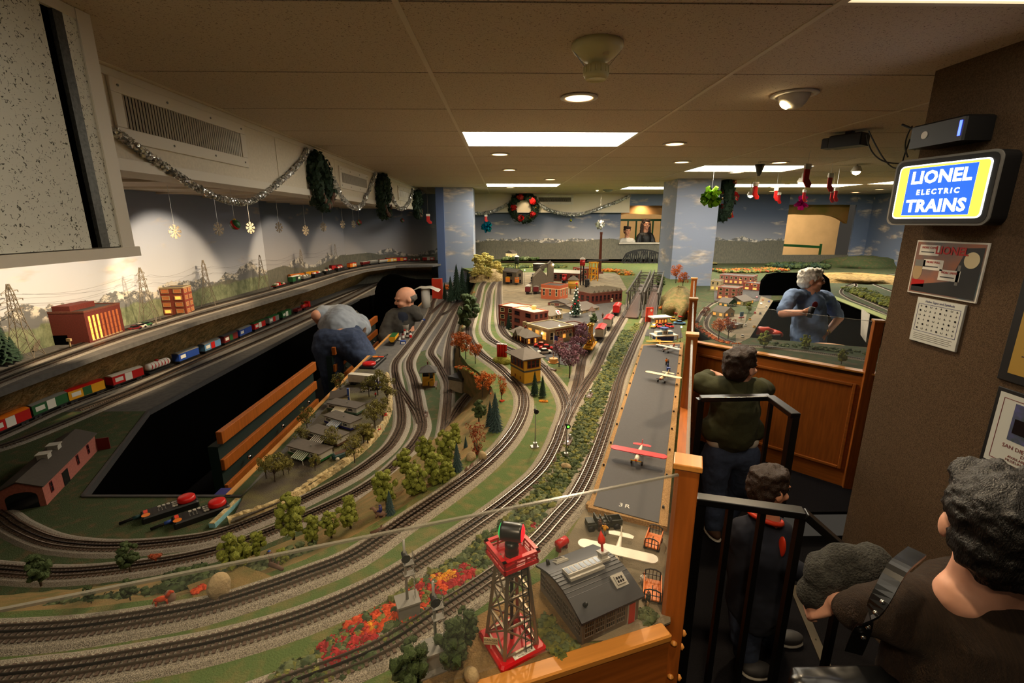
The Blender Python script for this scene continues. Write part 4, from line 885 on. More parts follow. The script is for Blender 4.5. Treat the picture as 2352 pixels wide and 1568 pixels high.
# yellow interlocking tower
N,rz,a,b=frame3((1204,884),(1184,864),(1241,877),TM);h=.134
t=thing('signal_tower','tall yellow signal tower with grey hipped roof beside the tracks','building',N,rz)
q=MB();q.bx(-.03,a+.004,-.004,b+.02,0,.006);q.build('platform','roof_grey',t)
q=MB();q.bx(0,a,0,b,.006,h);q.build('walls','yellow_wall',t);q=MB();q.bx(-.002,a+.002,-.002,b+.002,h*.5,h*.56);q.build('band','darkgrey',t)
q=MB();q.bx(-.003,a+.003,-.003,b+.003,h-.004,h+.004);q.build('fascia','darkred',t);q=MB();q.hip(-.022,a+.022,-.022,b+.022,h+.004,h+.046,.08);q.build('roof','roof_grey',t)
for i in range(3):win(t,(a*(.2+.25*i),-.0005,h*.66),'x',a*.18,h*.26,'darkred','window_dark')
for i in range(4):win(t,(-.0005,b*(.08+.23*i),h*.66),'y',b*.15,h*.26,'darkred','window_dark')
for y_ in(.25,.62):q=MB();q.bx(-.0015,0,b*y_,b*y_+.008,.02,.036);q.build('hatch','darkred',t)
# small signal cabin with outside stair
N,rz,a,b=frame3((972,888),(962,872),(1006,884),TY);h=.105;rz=R(4);a=.072;b=.07
t=thing('signal_cabin','small yellow signal cabin with dark roof and outside staircase','building',N,rz)
q=MB();q.bx(-.014,a+.02,-.02,b+.02,0,.008);q.build('platform','motor_brown',t);q=MB();q.bx(0,a,0,b,.008,h*.55);q.build('walls','yellow_wall',t);q=MB();q.bx(.002,a-.002,.002,b,h*.55,h);q.build('upper_room','window_dark',t)
for x_,y_ in((0,-.012),(a,-.012),(0,b),(a,b),(a*.62,-.012)):q=MB();q.bx(x_-.002,x_+.002,y_-.002,y_+.002,.008,h);q.build('corner_post','yellow_wall',t)
q=MB();q.bx(-.002,a*.62,-.014,-.012,h*.55,h*.72);q.bx(-.002,a+.002,-.014,0,h*.52,h*.55);q.build('balcony','yellow_wall',t)
st_=MB();st_.bar((a*.25,-.016,.03),(a*.75,-.016,h*.55),.003,.010);st=st_.build('stair_stringer','yellow_wall',t)
for k in range(7):q=MB();u=(k+.5)/7;q.box((a*(.25+.5*u),-.01,.03+(h*.55-.03)*u),(.008,.012,.0016));q.build('stair_tread','wood_pale',st)
q=MB();q.bx(a*.5,a*.64,-.0014,0,.008,.038);q.build('door','window_dark',t);q=MB();q.bx(a*.7,a*.92,-.016,0,.008,.046);q.build('stair_closet','yellow_wall',t)
q=MB();q.hip(-.022,a+.022,-.03,b+.022,h,h+.042,.1);rf=q.build('roof','roof_slate',t);q=MB();q.bx(a*.4,a*.5,b*.6,b*.72,h+.02,h+.056);q.build('chimney','darkred',rf)
# stone portal with wing wall
pA,pB=at(1062,900,TY),at(1118,872,TY);t=thing('stone_portal','grey concrete bridge portal in the wooded slope','portal',pA,face_dir(pA,pB));Lp=(pB-pA).length
mat('concrete',(160,146,124),.85,var=.12,vs=40)
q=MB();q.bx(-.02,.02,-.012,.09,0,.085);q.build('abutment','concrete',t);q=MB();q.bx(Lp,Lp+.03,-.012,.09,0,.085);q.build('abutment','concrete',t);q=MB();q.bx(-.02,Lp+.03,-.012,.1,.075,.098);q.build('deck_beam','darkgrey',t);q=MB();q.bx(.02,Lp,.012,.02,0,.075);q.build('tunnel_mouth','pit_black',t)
q=MB();w0,w1=at(1056,892,TY),at(1046,800,TY);q.bar((w0.x,w0.y,TY+.035),(w1.x,w1.y,TY+.035),.012,.085);tag(q.build('retaining_wall',mat('dark_stone',(62,54,46),.9,var=.3,vs=40)),'dark retaining wall along the last yard track','wall')
# station
N,rz,a,b=frame3((1210,793),(1172,768),(1240,789),TM);b=.215;a=.085;t=thing('train_station','tan railway station with long brown hipped roof beside the flagpole','building',N,rz)
q=MB();q.bx(-.03,a+.02,-.02,b+.02,0,.005);q.build('platform','roof_grey',t);q=MB();q.bx(0,a,0,b,.005,.052);q.build('walls','stone_tan',t)
q=MB();q.bx(-.001,.001,0,b,.005,.02);q.build('wainscot','darkred',t)
X=Matrix.Rotation(math.pi/2,4,'Z');q=MB();q.hip(-.02,b+.02,-a-.02,.02,.052,.098,.55);q.v=[tuple(X@Vector(v))for v in q.v];rf=q.build('roof',mat('station_roof',(104,92,76),.75,var=.07,vs=70),t)
q=MB();q.add([(-.024,b*.42,.05),(-.024,b*.72,.05),(-.024,b*.57,.09),(a/2,b*.57,.092)],[(0,2,1),(0,3,2),(1,2,3)]);q.build('dormer','station_roof',rf);q=MB();q.bx(a*.45,a*.6,b*.45,b*.5,.08,.112);q.build('chimney','brick_red',rf)
for i in range(6):win(t,(-.0012,b*(.06+.155*i),.014),'y',b*.07,.03,'darkred','lit_window' if i==2 else 'window_dark')
for i in range(3):win(t,(a*(.1+.3*i),-.0012,.012),'x',a*.16,.032,'darkred','lit_window' if i!=1 else 'window_dark')
for i in range(5):q=MB();q.bx(-.018,-.0155,b*(.02+.23*i),b*(.02+.23*i)+.003,.005,.052);q.build('canopy_post','stone_tan',t)
# main street blocks
bt=bldg('tall pink brick block with cream flat roof and corner turret',(1226,772),(1207,752),(1258,766),TM,.17,'brick_pink',3,3,2,'darkred','window_dark',rm='roof_cream')
q=MB();q.lathe([(.0,.205),(.021,.197),(.021,.192),(.018,.19),(.018,.165)],14,Matrix.Translation((bt[1]*.8,bt[2]*.5,0)));q.build('roof_tank','roof_cream',bt[0],True)
bldg('pink red brick block with stepped roof behind the station',(1200,758),(1186,738),(1228,750),TM,.165,'brick_red',3,2,3,'cream','window_dark',rm='roof_cream')
cb=bldg('tan corner block with five arched windows under a long cornice',(1259,792),(1246,770),(1316,781),TM,.105,'stone_tan',1,4,3,'cream','window_dark',rm='roof_grey',cornice='cream',wscale=1.1,lit=2)
q=MB();q.bx(cb[1]*.28,cb[1]+.002,-.0018,0,.06,.096);q.build('brick_upper','brick_red',cb[0])
for i in range(5):
 q=MB();x_=cb[1]*(.35+.135*i);q.gable([(x_-.006,.064),(x_+.006,.064),(x_+.006,.082),(x_+.0035,.088),(x_-.0035,.088),(x_-.006,.082)],-.0032,0);q.build('arched_window','cream',cb[0]);q=MB();q.bx(x_-.004,x_+.004,-.0038,0,.066,.082);q.build('arched_pane','window_dark',cb[0])
bb=bldg('small red brick shop with stepped false front beside the corner block',(1318,781),(1314,768),(1347,776),TM,.096,'brick_brown',2,3,1,'stone_tan','window_dark',rm='roof_grey',lit=2)
q=MB();q.bx(bb[1]*.3,bb[1]*.7,-.003,.004,.1,.116);q.build('false_front','brick_brown',bb[0]);q=MB();q.bx(bb[1]*.36,bb[1]*.64,-.0045,-.003,.1,.108);q.build('shop_sign','red',bb[0])
bldg('low tan shop wing between pink block and corner block',(1244,776),(1230,758),(1262,768),TM,.095,'stone_tan',2,1,3,'cream')
hs=bldg('grey house roof with white picture sign behind the pink block',(1262,738),(1245,722),(1292,732),TM,.045,'stone_tan',1,3,2,roof='gx',rm='timber_grey',rise=.055)
q=MB();X=Matrix.Translation((hs[1]*.62,-.004,.066))@Matrix.Rotation(R(-42),4,'X');q.bx(-.022,.022,-.002,0,-.022,.022,X);sg=q.build('roof_sign','white',hs[0]);q=MB();q.box((0,-.0028,.004),(.02,.001,.014),0,X);q.box((0,-.0028,-.012),(.026,.001,.005),0,X);q.build('sign_print','red',sg)
bldg('long grey roofed house in the middle of the town',(1330,722),(1300,706),(1376,712),TM,.03,'stone_tan',1,4,2,roof='gx',rm='roof_grey',rise=.04);bldg('low shed with grey roof behind the christmas tree',(1300,705),(1262,700),(1312,700),TM,.03,'brick_brown',1,3,2,roof='gx',rm='roof_grey',rise=.03)
ob=bldg('square orange brick building with white arched windows',(1285,690),(1263,680),(1304,684),TM,.15,'brick_orange',1,3,3,'cream','window_dark',rm='darkgrey',cornice='brick_orange',wscale=.6)
q=MB();q.bx(-.004,ob[1]+.004,-.004,ob[2]+.004,.115,.122);q.build('string_course','cream',ob[0])
# yellow water tank on brown stand
def rtank(label,px,py,z,r,zb,zt,m,rm,legs='timber_grey',cone=.05):
 t=thing('water_tower',label,'water tower',at(px,py,z));q=MB();q.lathe([(r,zb),(r,zt)],22);q.build('tank',m,t,True);q=MB();q.lathe([(r*1.12,zt),(r*1.12,zt+.004),(0.004,zt+cone)],22);q.build('roof',rm,t)
 for k in range(3):q=MB();z_=zb+(zt-zb)*(k+.6)/3.2;q.lathe([(r*1.015,z_),(r*1.015,z_+.004)],22);q.build('hoop',legs,t)
 for k in range(4):a=math.pi/4+k*math.pi/2;q=MB();q.bar((r*.75*math.cos(a),r*.75*math.sin(a),0),(r*.7*math.cos(a),r*.7*math.sin(a),zb),.008);q.build('leg',legs,t)
 return t
rtank('yellow wooden water tank with grey conical roof near the roundhouse',1316,676,TM,.06,.075,.17,'yellow_wall','roof_grey');rtank('black steel tank with white top behind the coaling tower',1237,640,TM,.085,.12,.22,'darkgrey','light_grey',cone=.015)
rtank('thin black water tower with white cap and red light near the rockface',1187,622,TM,.038,.12,.24,'black','white','black',.03);rtank('checkered red and white water tower on black lattice legs',1336,655,TM,.035,.26,.34,'red','light_grey','black',.035)
# coaling tower
N,rz,a,b=frame3((1258,676),(1232,668),(1268,672),TM);t=thing('coaling_tower','tall grey wooden coaling tower with hoist house above the engines','building',N,0)
q=MB();q.gable([(-.17,.05),(0,.05),(0,.2),(-.08,.29),(-.17,.2)],0,.2);q.build('bin','timber_grey',t);q=MB();q.bx(.0,.07,.05,.14,0,.345);q.build('elevator','timber_grey',t);q=MB();q.gable([(-.005,.345),(.075,.345),(.035,.38)],.045,.145);q.build('elevator_roof','roof_grey',t)
q=MB();q.bar((-.08,.1,.295),(.03,.1,.345),.03,.04);q.build('chute','timber_grey',t)
for x_ in(-.16,-.02):
 for y_ in(.01,.19):q=MB();q.bx(x_-.01,x_+.01,y_-.01,y_+.01,0,.07);q.build('stilt','timber_grey',t)
q=MB();q.ico((.06,.04,.34),.009,2);q.build('lamp','bulb',t,True)
# roundhouse, engine house, shed
rh=bldg('brown brick roundhouse with ribbed grey roof at the end of the yard',(1356,700),(1335,690),(1428,692),TM,.11,'brick_brown',1,8,3,'darkred','window_dark',rm='roof_grey',wscale=1.2)
for k in range(7):q=MB();x_=rh[1]*(.05+.14*k);q.gable([(x_,.11),(x_+rh[1]*.06,.145),(x_+rh[1]*.12,.11)],0,rh[2]);q.build('monitor_roof','timber_grey',rh[4])
bldg('long dark engine shed with pale roof behind the coaling tower',(1330,648),(1255,646),(1342,642),TM,.12,'brick_brown',1,1,6,'timber_grey','window_dark',roof='gy',rm='light_grey',rise=.03);bldg('red brick works hall beyond the engine shed',(1340,642),(1335,636),(1375,640),TM,.15,'brick_red',2,4,2,rm='roof_grey')
bldg('small brown sand house by the yard entrance',(1186,655),(1178,648),(1201,653),TM,.17,'timber_grey',2,1,1,'timber_grey','window_dark',roof='gy',rm='roof_grey',rise=.04);bldg('yellow cottage on the rise under the mural',(1178,594),(1172,592),(1188,593),1.02,.1,'cream',1,2,2,'white','lit_window',roof='gx',rm='roof_slate',rise=.06)
t=thing('factory_chimney','tall thin brown factory chimney in front of the mural','chimney',at(1377,628,TM));q=MB();q.lathe([(.028,0),(.018,.62),(.022,.625),(.022,.66),(.014,.66)],14);q.build('shaft','brick_brown',t,True);q=MB();q.bx(-.05,.05,-.05,.05,0,.03);q.build('plinth','brick_brown',t)
t=thing('gantry_crane','yellow steel gantry crane beyond the roundhouse','crane',at(1362,645,TM),R(10))
for x_ in(-.05,.05):
 for y_ in(-.05,.05):q=MB();q.bar((x_,y_,0),(x_*.8,y_*.8,.26),.012);q.build('leg','yellow',t)
for z_ in(.09,.18,.26):q=MB();q.bx(-.055,.055,-.055,.055,z_-.006,z_+.006)if z_==.26 else(q.bar((-.05,-.05,z_),(.05,-.05,z_),.01),q.bar((-.05,.05,z_),(.05,.05,z_),.01),q.bar((-.05,-.05,z_-.08),(.05,-.05,z_),.007));q.build('beam','yellow',t)
q=MB();q.bar((-.1,0,.28),(.22,0,.3),.02);q.build('jib','darkgrey',t)
# gazebo, christmas tree stand, flagpole, billboard
t=thing('gazebo','tiny white arched gazebo with brown pointed roof in the park','gazebo',at(1359,726,TM));q=MB();q.lathe([(.034,.05),(.034,.053),(.0,.092)],8);q.build('roof','brown',t)
for k in range(6):a_=k*math.pi/3;q=MB();q.bar((.026*math.cos(a_),.026*math.sin(a_),0),(.026*math.cos(a_),.026*math.sin(a_),.052),.006);q.build('post','white',t)
q=MB();q.lathe([(.03,0),(.03,.006)],8);q.build('floor_slab','white',t);q=MB();q.lathe([(.03,.042),(.03,.052),(.026,.052),(.026,.042)],8);q.build('arch_band','white',t)
t=thing('flagpole','flagpole with american flag on a stepped wooden pedestal','flag',at(1271,832,TM),R(-20));q=MB();q.prism([(.036*math.cos(k*math.pi/3),.036*math.sin(k*math.pi/3))for k in range(6)],0,.004);q.prism([(.027*math.cos(k*math.pi/3),.027*math.sin(k*math.pi/3))for k in range(6)],.004,.026);q.build('pedestal','wood_pale',t);q=MB();q.cyl((0,0,.026),(0,0,.175),.0022,.0016,8);q.ico((0,0,.177),.003,1);q.build('pole','white',t,True)
def flag(par,z0,z1,L,n=13):
 for k in range(n):
  q=MB();za,zb=z0+(z1-z0)*k/n,z0+(z1-z0)*(k+1)/n;vs=[]
  for i in range(9):x=(L*.42 if k>=6 else 0)+(L-(L*.42 if k>=6 else 0))*i/8;y=.004*math.sin(x/L*7);dr_=-.25*x;vs+=[(x,y,za+dr_),(x,y,zb+dr_)]
  q.add(vs,[(2*i,2*i+2,2*i+3,2*i+1)for i in range(8)]);q.build('stripe','red' if k%2==0 else 'white',par)
 q=MB();vs=[]
 for i in range(5):x=L*.42*i/4;y=.004*math.sin(x/L*7);vs+=[(x,y,z0+(z1-z0)*6/n-.25*x),(x,y,z1-.25*x)]
 q.add(vs,[(2*i,2*i+2,2*i+3,2*i+1)for i in range(4)]);q.build('canton',mat('navy',(40,40,110),.6),par)
flag(t,.115,.168,.055)
# red storage cylinders on a grassy mound
t=thing('storage_tanks_mound','grassy mound carrying four tall red cylinders by the town track','mound',at(1153,832,TM));q=MB();q.lathe([(.062,0),(.055,.022),(.038,.036),(.0,.038)],24);mo=q.build('mound',mat('mound_grass',(124,122,40),.95,var=.25,vs=60,bump=1,bs=80),t,True)
for k in range(4):X0=-.022+k*.0145;q=MB();q.lathe([(.0085,.03),(.0085,.112),(.007,.116),(.0,.117)],14,Matrix.Translation((X0,.004-k*.004,0)));q.build('cylinder','red',t,True);q=MB();q.lathe([(.0087,.112),(.0087,.116)],14,Matrix.Translation((X0,.004-k*.004,0)));q.build('rim','chrome',t)
# diner with tall red board, airport terminal
t=thing('diner','drive-in diner with white slab roof and tall red sign board','building',at(1518,744,TM),R(14));mat('diner_red',(222,60,30),.45)
q=MB();q.bx(-.06,.06,0,.06,.0,.045);q.build('walls','light_grey',t);q=MB();q.bx(-.085,.085,-.03,.075,.052,.062);q.build('roof','white',t);q=MB();q.bx(-.1,-.035,.07,.08,0,.13);bd=q.build('sign_board','diner_red',t);q=MB();q.lathe([(.01,0),(.01,.002)],16,Matrix.Translation((-.055,.07,.105))@Matrix.Rotation(math.pi/2,4,'X'));q.build('sign_disc','white',bd)
for k in range(5):q=MB();q.cyl((-.075+k*.0375,-.026,0),(-.075+k*.0375,-.026,.052),.002,n=6);q.build('post','white',t)
for k in range(4):win(t,(-.05+k*.027,-.0005,.012),'x',.018,.024,'diner_red','lit_window')
def umbrella(px,py,m,label):
 t=thing('parasol',label,'parasol',at(px,py,TM),0,'tiny parasols at the diner');q=MB();q.cyl((0,0,0),(0,0,.044),.0014,n=6);q.build('pole','white',t);q=MB();q.lathe([(.026,.036),(.02,.041),(.0,.046)],12);q.build('canopy',m,t,True);q=MB();q.lathe([(.012,.016),(.012,.018)],12);q.build('table_top','white',t)
umbrella(1516,735,'red','tiny red parasol in front of the diner');umbrella(1504,742,'red','tiny red parasol left of the diner roof');umbrella(1563,736,'red','tiny red parasol right of the diner beside the mint car')
t=thing('airport_terminal','white and blue toy airport terminal with control tower','building',at(1527,782,RZ),R(10));s=1.0
q=MB();q.bx(-.06,.06,-.012,.06,0,.034);q.build('blue_base','blue',t);q=MB();q.bx(-.085,.085,-.028,.07,.036,.042);q.build('canopy','plane_white',t)
for k in range(12):q=MB();x_=-.056+k*.0102;q.bx(x_,x_+.002,-.0145,-.012,0,.034);q.build('rib',mat('deep_blue',(24,50,120),.4),t)
for s_ in(-1,1):
 q=MB();q.bx(s_*.04-.022,s_*.04+.022,.005,.045,.042,.062);q.build('roof_room','plane_white',t);q=MB();q.bx(s_*.04-.018,s_*.04+.018,.0035,.005,.045,.059);q.build('roof_glass',mat('pale_blue',(96,140,180),.2),t)
 for y_ in(-.024,.06):q=MB();q.bx(s_*.08-.003,s_*.08+.003,y_-.003,y_+.003,0,.036);q.build('pillar','plane_white',t)
q=MB();q.bx(-.018,.018,.0,.04,.042,.072);tw=q.build('control_tower','plane_white',t);q=MB();q.prism([(.026*math.cos(k*math.pi/4+.39),.02+.026*math.sin(k*math.pi/4+.39))for k in range(8)],.072,.084);q.build('cab','pale_blue',tw);q=MB();q.prism([(.03*math.cos(k*math.pi/4+.39),.02+.03*math.sin(k*math.pi/4+.39))for k in range(8)],.084,.089);q.build('cab_roof','blue',tw)
for k in range(3):q=MB();q.bx(-.013+k*.009,-.008+k*.009,-.0012,0,.048,.066);q.build('tower_window','window_dark',tw)
# street lamps
def lamp(px,py,z,h,label,glow='bulb'):
 t=thing('street_lamp',label,'lamp',at(px,py,z),0,'tiny street lamps');q=MB();q.lathe([(.004,0),(.0035,.006),(.0012,.008),(.0011,h)],8);q.build('post','black',t);q=MB();q.ico((0,0,h+.004),.0052,2);q.build('globe',glow,t,True);return t
for px,py,hpx,lb in((1244,788,22,'tiny street lamp at the station corner'),(1264,778,22,'bright tiny lamp beside the flag'),(1284,782,34,'bright tiny lamp before the arched windows'),(1181,733,14,'tiny lamp left of the pink blocks'),(1309,733,14,'tiny lamp behind the brick shop'),(1351,766,16,'tiny lamp among the purple trees'),(1500,782,36,'curved airport lamp left of the terminal'),(1562,785,34,'curved airport lamp right of the terminal'),(1205,655,34,'twin yard lamp by the sand house')):
 lamp(px,py,TM,msz(px,py,TM,hpx),lb)
# ---------------------------------------------------------------- bridges
def truss(label,a0,a1,b0,h,w=.11,n=7,deck='motor_brown'):
 """through truss between two base points"""
 A,B=at(*a0,TM),at(*a1,TM);L=(B-A).length;t=thing('truss_bridge',label,'bridge',A,face_dir(A,B),'grey truss bridges');mat('bridge_grey',(70,66,60),.6,.2)
 q=MB();q.bx(0,L,-w/2,w/2,.004,.014);q.build('deck',deck,t)
 for s in(-1,1):
  y=s*w/2;q=MB();q.bar((0,y,.012),(L,y,.012),.012,.016);q.build('bottom_chord','bridge_grey',t);q=MB();q.bar((L/n*.5,y,h),(L-L/n*.5,y,h),.014,.016);q.build('top_chord','bridge_grey',t)
  for k in range(n+1):
   x=L*k/n
   if 0<k<n:q=MB();q.bar((x,y,.012),(x,y,h),.009);q.build('upright','bridge_grey',t)
   if k<n:q=MB();q.bar((x,y,.012 if k%2==0 else h),(L*(k+1)/n,y,h if k%2==0 else .012),.008);q.build('diagonal','bridge_grey',t)
 for k in range(1,n):x=L*k/n;q=MB();q.bar((x,-w/2,h),(x,w/2,h),.008);q.bar((x,-w/2,h),(L*(k+.9)/n if k<n-1 else x,w/2,h),.005);q.build('cross_brace','bridge_grey',t)
truss('grey truss bridge left of the pair beyond the red wagon',(1448,732),(1482,655),None,.2,.12);truss('grey truss bridge right of the pair next to the red board',(1489,732),(1512,655),None,.2,.12)
a,b=aty(1432,604,9.6),aty(1530,604,9.6);L=b.x-a.x;t=thing('arch_bridge','black curved-top railway truss bridge in front of the mural','bridge',a)
q=MB();q.bx(0,L,0,.16,-.02,.0);q.build('deck','darkgrey',t)
for y in(0,.16):
 pv=None
 for k in range(11):
  x=L*k/10;hgt=.26*(math.sin(math.pi*min(1,(k+.7)/11))**.5)if 0<k<11 else 0
  p=Vector((x,y,hgt));q=MB();q.bar((x,y,0),p if hgt>.01 else(x,y,.02),.016);q.build('upright','black',t)
  if pv is not None:q=MB();q.bar(pv,p,.022);q.build('top_chord','black',t);q=MB();q.bar((pv.x,y,0)if k%2 else pv,p if k%2 else(x,y,0),.012);q.build('diagonal','black',t)
  pv=p
t=thing('deck_truss','grey deck truss under the black arch bridge','bridge',a+Vector((0,-.1,-.04)));q=MB();q.bar((0,0,0),(L,0,0),.03,.025);q.build('top_chord','grey',t)
for k in range(11):
 x=L*k/10;dz_=-.1-.14*math.sin(math.pi*k/10);q=MB();q.bar((x,0,0),(x,0,dz_),.014);q.build('upright','grey',t)
 if k<10:dn=-.1-.14*math.sin(math.pi*(k+1)/10);q=MB();q.bar((x,0,dz_),(L*(k+1)/10,0,dn),.02);q.build('bottom_chord','grey',t);q=MB();q.bar((x,0,0 if k%2 else dz_),(L*(k+1)/10,0,dn if k%2 else 0),.012);q.build('diagonal','grey',t)
# back viaduct with fence line and hedge bank
q=MB();va,vb=aty(1150,607,9.9),aty(1640,607,9.9);q.bx(va.x,vb.x,9.75,YB,TM,va.z);vd=q.build('back_bank','bank_grass',table);q=MB();q.bx(va.x,vb.x,9.75,9.95,va.z,va.z+.02);q.build('back_road','road',table);q=MB();q.bx(va.x,vb.x,9.97,9.99,va.z,va.z+.05);q.build('back_fence','brown',table)
# ---------------------------------------------------------------- rolling stock
def nearest(pts,P):
 i=min(range(len(pts)),key=lambda k:(pts[k]-P).length_squared);j=min(max(i,2),len(pts)-3);return pts[i],(pts[j+2]-pts[j-2]).normalized()
def truck(t,xs,m='black'):
 for x in xs:
  q=MB();q.bx(x-.02,x+.02,-.019,.019,.008,.018);tr=q.build('truck',m,t)
  for dx in(-.013,.013):
   for s in(-1,1):q=MB();q.cyl((x+dx,s*.0165-.002,.0085),(x+dx,s*.0165+.002,.0085),.0085,n=12);q.build('wheel','darkgrey',tr)
def car(kind,label,loc,rz,L=.24,c=('red','white','grey'),load=None,grp='toy railway cars',s=1,detail=True):
 t=thing('railway_car',label,'train car',loc,rz,grp,s);w,z0=.029,.018;body,roof,extra=c
 if detail:truck(t,(-L*.34,L*.34))
 else:q=MB();q.bx(-L*.4,L*.4,-.018,.018,.003,.018);q.build('underframe','black',t)
 q=MB();q.bx(-L/2,L/2,-w,w,z0,z0+.006);q.build('frame','black',t)
 if kind=='box':
  q=MB();q.bx(-L/2+.006,L/2-.006,-w,w,z0+.006,.08);q.build('body',body,t);q=MB();q.gable([(-w-.002,.08),(w+.002,.08),(w*.5,.088),(0,.09),(-w*.5,.088)],-L/2+.004,L/2-.004,Matrix.Rotation(math.pi/2,4,'Z'));q.build('roof',roof,t)
  for sd in(-1,1):
   q=MB();q.bx(-.026,.026,sd*w-.0015,sd*w+.0015,z0+.008,.078);q.build('door',extra,t)
   q=MB();q.bx(L*.17,L*.4,sd*w-.0012,sd*w+.0012,.04,.066);q.build('print_panel','white',t)
 elif kind=='gon':
  q=MB()
  for a in((-L/2+.004,L/2-.004,-w,-w+.003),(-L/2+.004,L/2-.004,w-.003,w),(-L/2+.004,-L/2+.008,-w,w),(L/2-.008,L/2-.004,-w,w)):q.bx(*a,z0+.006,.05)
  q.build('body',body,t)
  if load:
   for k in range(5):q=MB();q.ico((-L*.36+k*L*.18,random.uniform(-.008,.008),.05),.02,2,.12);q.build('load',load[k%len(load)],t,True)
 elif kind=='tank':
  q=MB();q.lathe([(.0,-L/2+.012),(.02,-L/2+.016),(.027,-L/2+.03),(.027,L/2-.03),(.02,L/2-.016),(0,L/2-.012)],18,Matrix.Translation((0,0,.054))@Matrix.Rotation(math.pi/2,4,'Y'));tk=q.build('tank',body,t,True)
  for k in range(6):q=MB();x=-L/2+.03+(L-.06)*(k+.5)/6;q.lathe([(.0274,-.005),(.0274,.005)],18,Matrix.Translation((x,0,.054))@Matrix.Rotation(R(72),4,'Y'));q.build('stripe',extra,tk)
  q=MB();q.cyl((0,0,.078),(0,0,.092),.012,n=14);q.build('dome',extra,t,True)
 elif kind=='flat':
  q=MB();q.bx(-L/2,L/2,-w,w,z0+.006,z0+.01);q.build('body',body,t)
  for k in range(5):q=MB();q.bx(-L*.4+k*L*.2-.012,-L*.4+k*L*.2+.012,-.02,.02,.028,.028+random.uniform(.012,.034));q.build('crate',load[k%len(load)]if load else extra,t)
 elif kind=='hopper':
  q=MB();q.gable([(-w,.07),(-w,.045),(-.01,.022),(.01,.022),(w,.045),(w,.07)],-L/2+.006,L/2-.006,Matrix.Rotation(math.pi/2,4,'Z'));q.build('body',body,t);q=MB();q.bx(-L/2+.01,L/2-.01,-w+.003,w-.003,.066,.073);q.build('load',extra,t)
 elif kind=='diesel':
  q=MB();q.cbox(-L/2+.05,L/2-.004,-.022,.022,z0+.006,.072,.003);q.build('hood',body,t);q=MB();q.cbox(-L/2+.018,-L/2+.058,-w,w,z0+.006,.088,.003);cab_=q.build('cab',body,t);q=MB();q.cbox(-L/2,-L/2+.02,-.022,.022,z0+.006,.06,.004);q.build('nose',body,t)
  q=MB();q.bx(-L/2+.016,-L/2+.018,-.02,.02,.066,.08);q.bx(-L/2+.026,-L/2+.048,-w-.001,w+.001,.064,.08);q.build('cab_glass','window_dark',cab_);q=MB();q.bx(-L/2+.012,L/2,-.018,.018,.071,.076);q.build('roof_deck',roof,t);q=MB();q.bx(-L/2,L/2,-w-.001,w+.001,z0,z0+.005);q.build('sill_stripe',extra,t)
  for x in(-.01,.03,.07):q=MB();q.cyl((x,0,.074),(x,0,.08),.011,n=14);q.build('fan','darkgrey',t)
 elif kind=='steam':
  q=MB();q.lathe([(.0,-L/2),(.02,-L/2+.002),(.024,-L/2+.02),(.024,L*.22)],16,Matrix.Translation((0,0,.05))@Matrix.Rotation(math.pi/2,4,'Y'));q.build('boiler',body,t,True);q=MB();q.bx(L*.2,L*.46,-w,w,z0,.088);q.bx(L*.18,L*.5,-w-.003,w+.003,.088,.092);q.build('cab',body,t);q=MB();q.lathe([(.007,.07),(.007,.092),(.011,.1)],12,Matrix.Translation((-L*.4,0,0)));q.build('smokestack','black',t);q=MB();q.lathe([(.01,.07),(.009,.085),(0,.09)],12,Matrix.Translation((-L*.1,0,0)));q.build('steam_dome','gold',t)
  for x in(-.02,.015,.05):
   for sd in(-1,1):q=MB();q.cyl((x,sd*.02-.002,.017),(x,sd*.02+.002,.017),.016,n=16);q.build('driver','darkred',t)
 return t
L1T=TRK['three-rail track under the long goods train on the left bench']
LT=[('steam',678,713,.19,('red','red','black'),'red steam engine heading the long goods train on the left bench'),('gon',661,720,.13,('darkred','red','black'),'red tender coupled behind the red steam engine'),('box',634,733,.23,('green','green','white'),'green boxcar with pale picture panel behind the red tender'),
   ('box',607,746,.23,('grey','green','red'),'grey and red boxcar after the green boxcar'),('box',577,760,.23,('red','green','white'),'red boxcar with white door and green roof in the train'),('box',544,775,.23,('blue','grey','blue'),'plain blue boxcar in the middle of the goods train'),('box',508,790,.23,('darkred','darkgrey','green'),'dark red boxcar with green door in the goods train'),
   ('box',463,809,.23,('pale_blue','grey','red'),'pale blue boxcar with red door in the goods train'),('box',414,831,.23,('blue','grey','blue'),'deep blue boxcar next to the striped tank car'),('tank',357,856,.23,('white','white','red'),'white tank car with candy red stripes'),('box',280,883,.24,('red','offwhite','white'),'bright red boxcar with white roof after the striped tank car'),
   ('box',190,917,.24,('yellow','red','green'),'mustard boxcar with red roof and green door'),('box',95,952,.24,('green','grey','white'),'dark green boxcar with big white door'),('box',15,993,.24,('red','orange','white'),'red and white boxcar at the left edge of the picture')]
for kd,px,py,L,c,lb in LT:
 p,d=nearest(L1T,at(px,py,TY));car(kd,lb,p+Vector((0,0,.0145)),math.atan2(-d.y,-d.x)+(0 if kd!='steam' else math.pi),L,c,grp='long goods train on the left bench',detail=px<330)
UT=TRK['first three-rail track on the upper shelf by the brick buildings'];mat('santa_mix',(214,60,48),.6,c2=(230,220,210),vs=60)
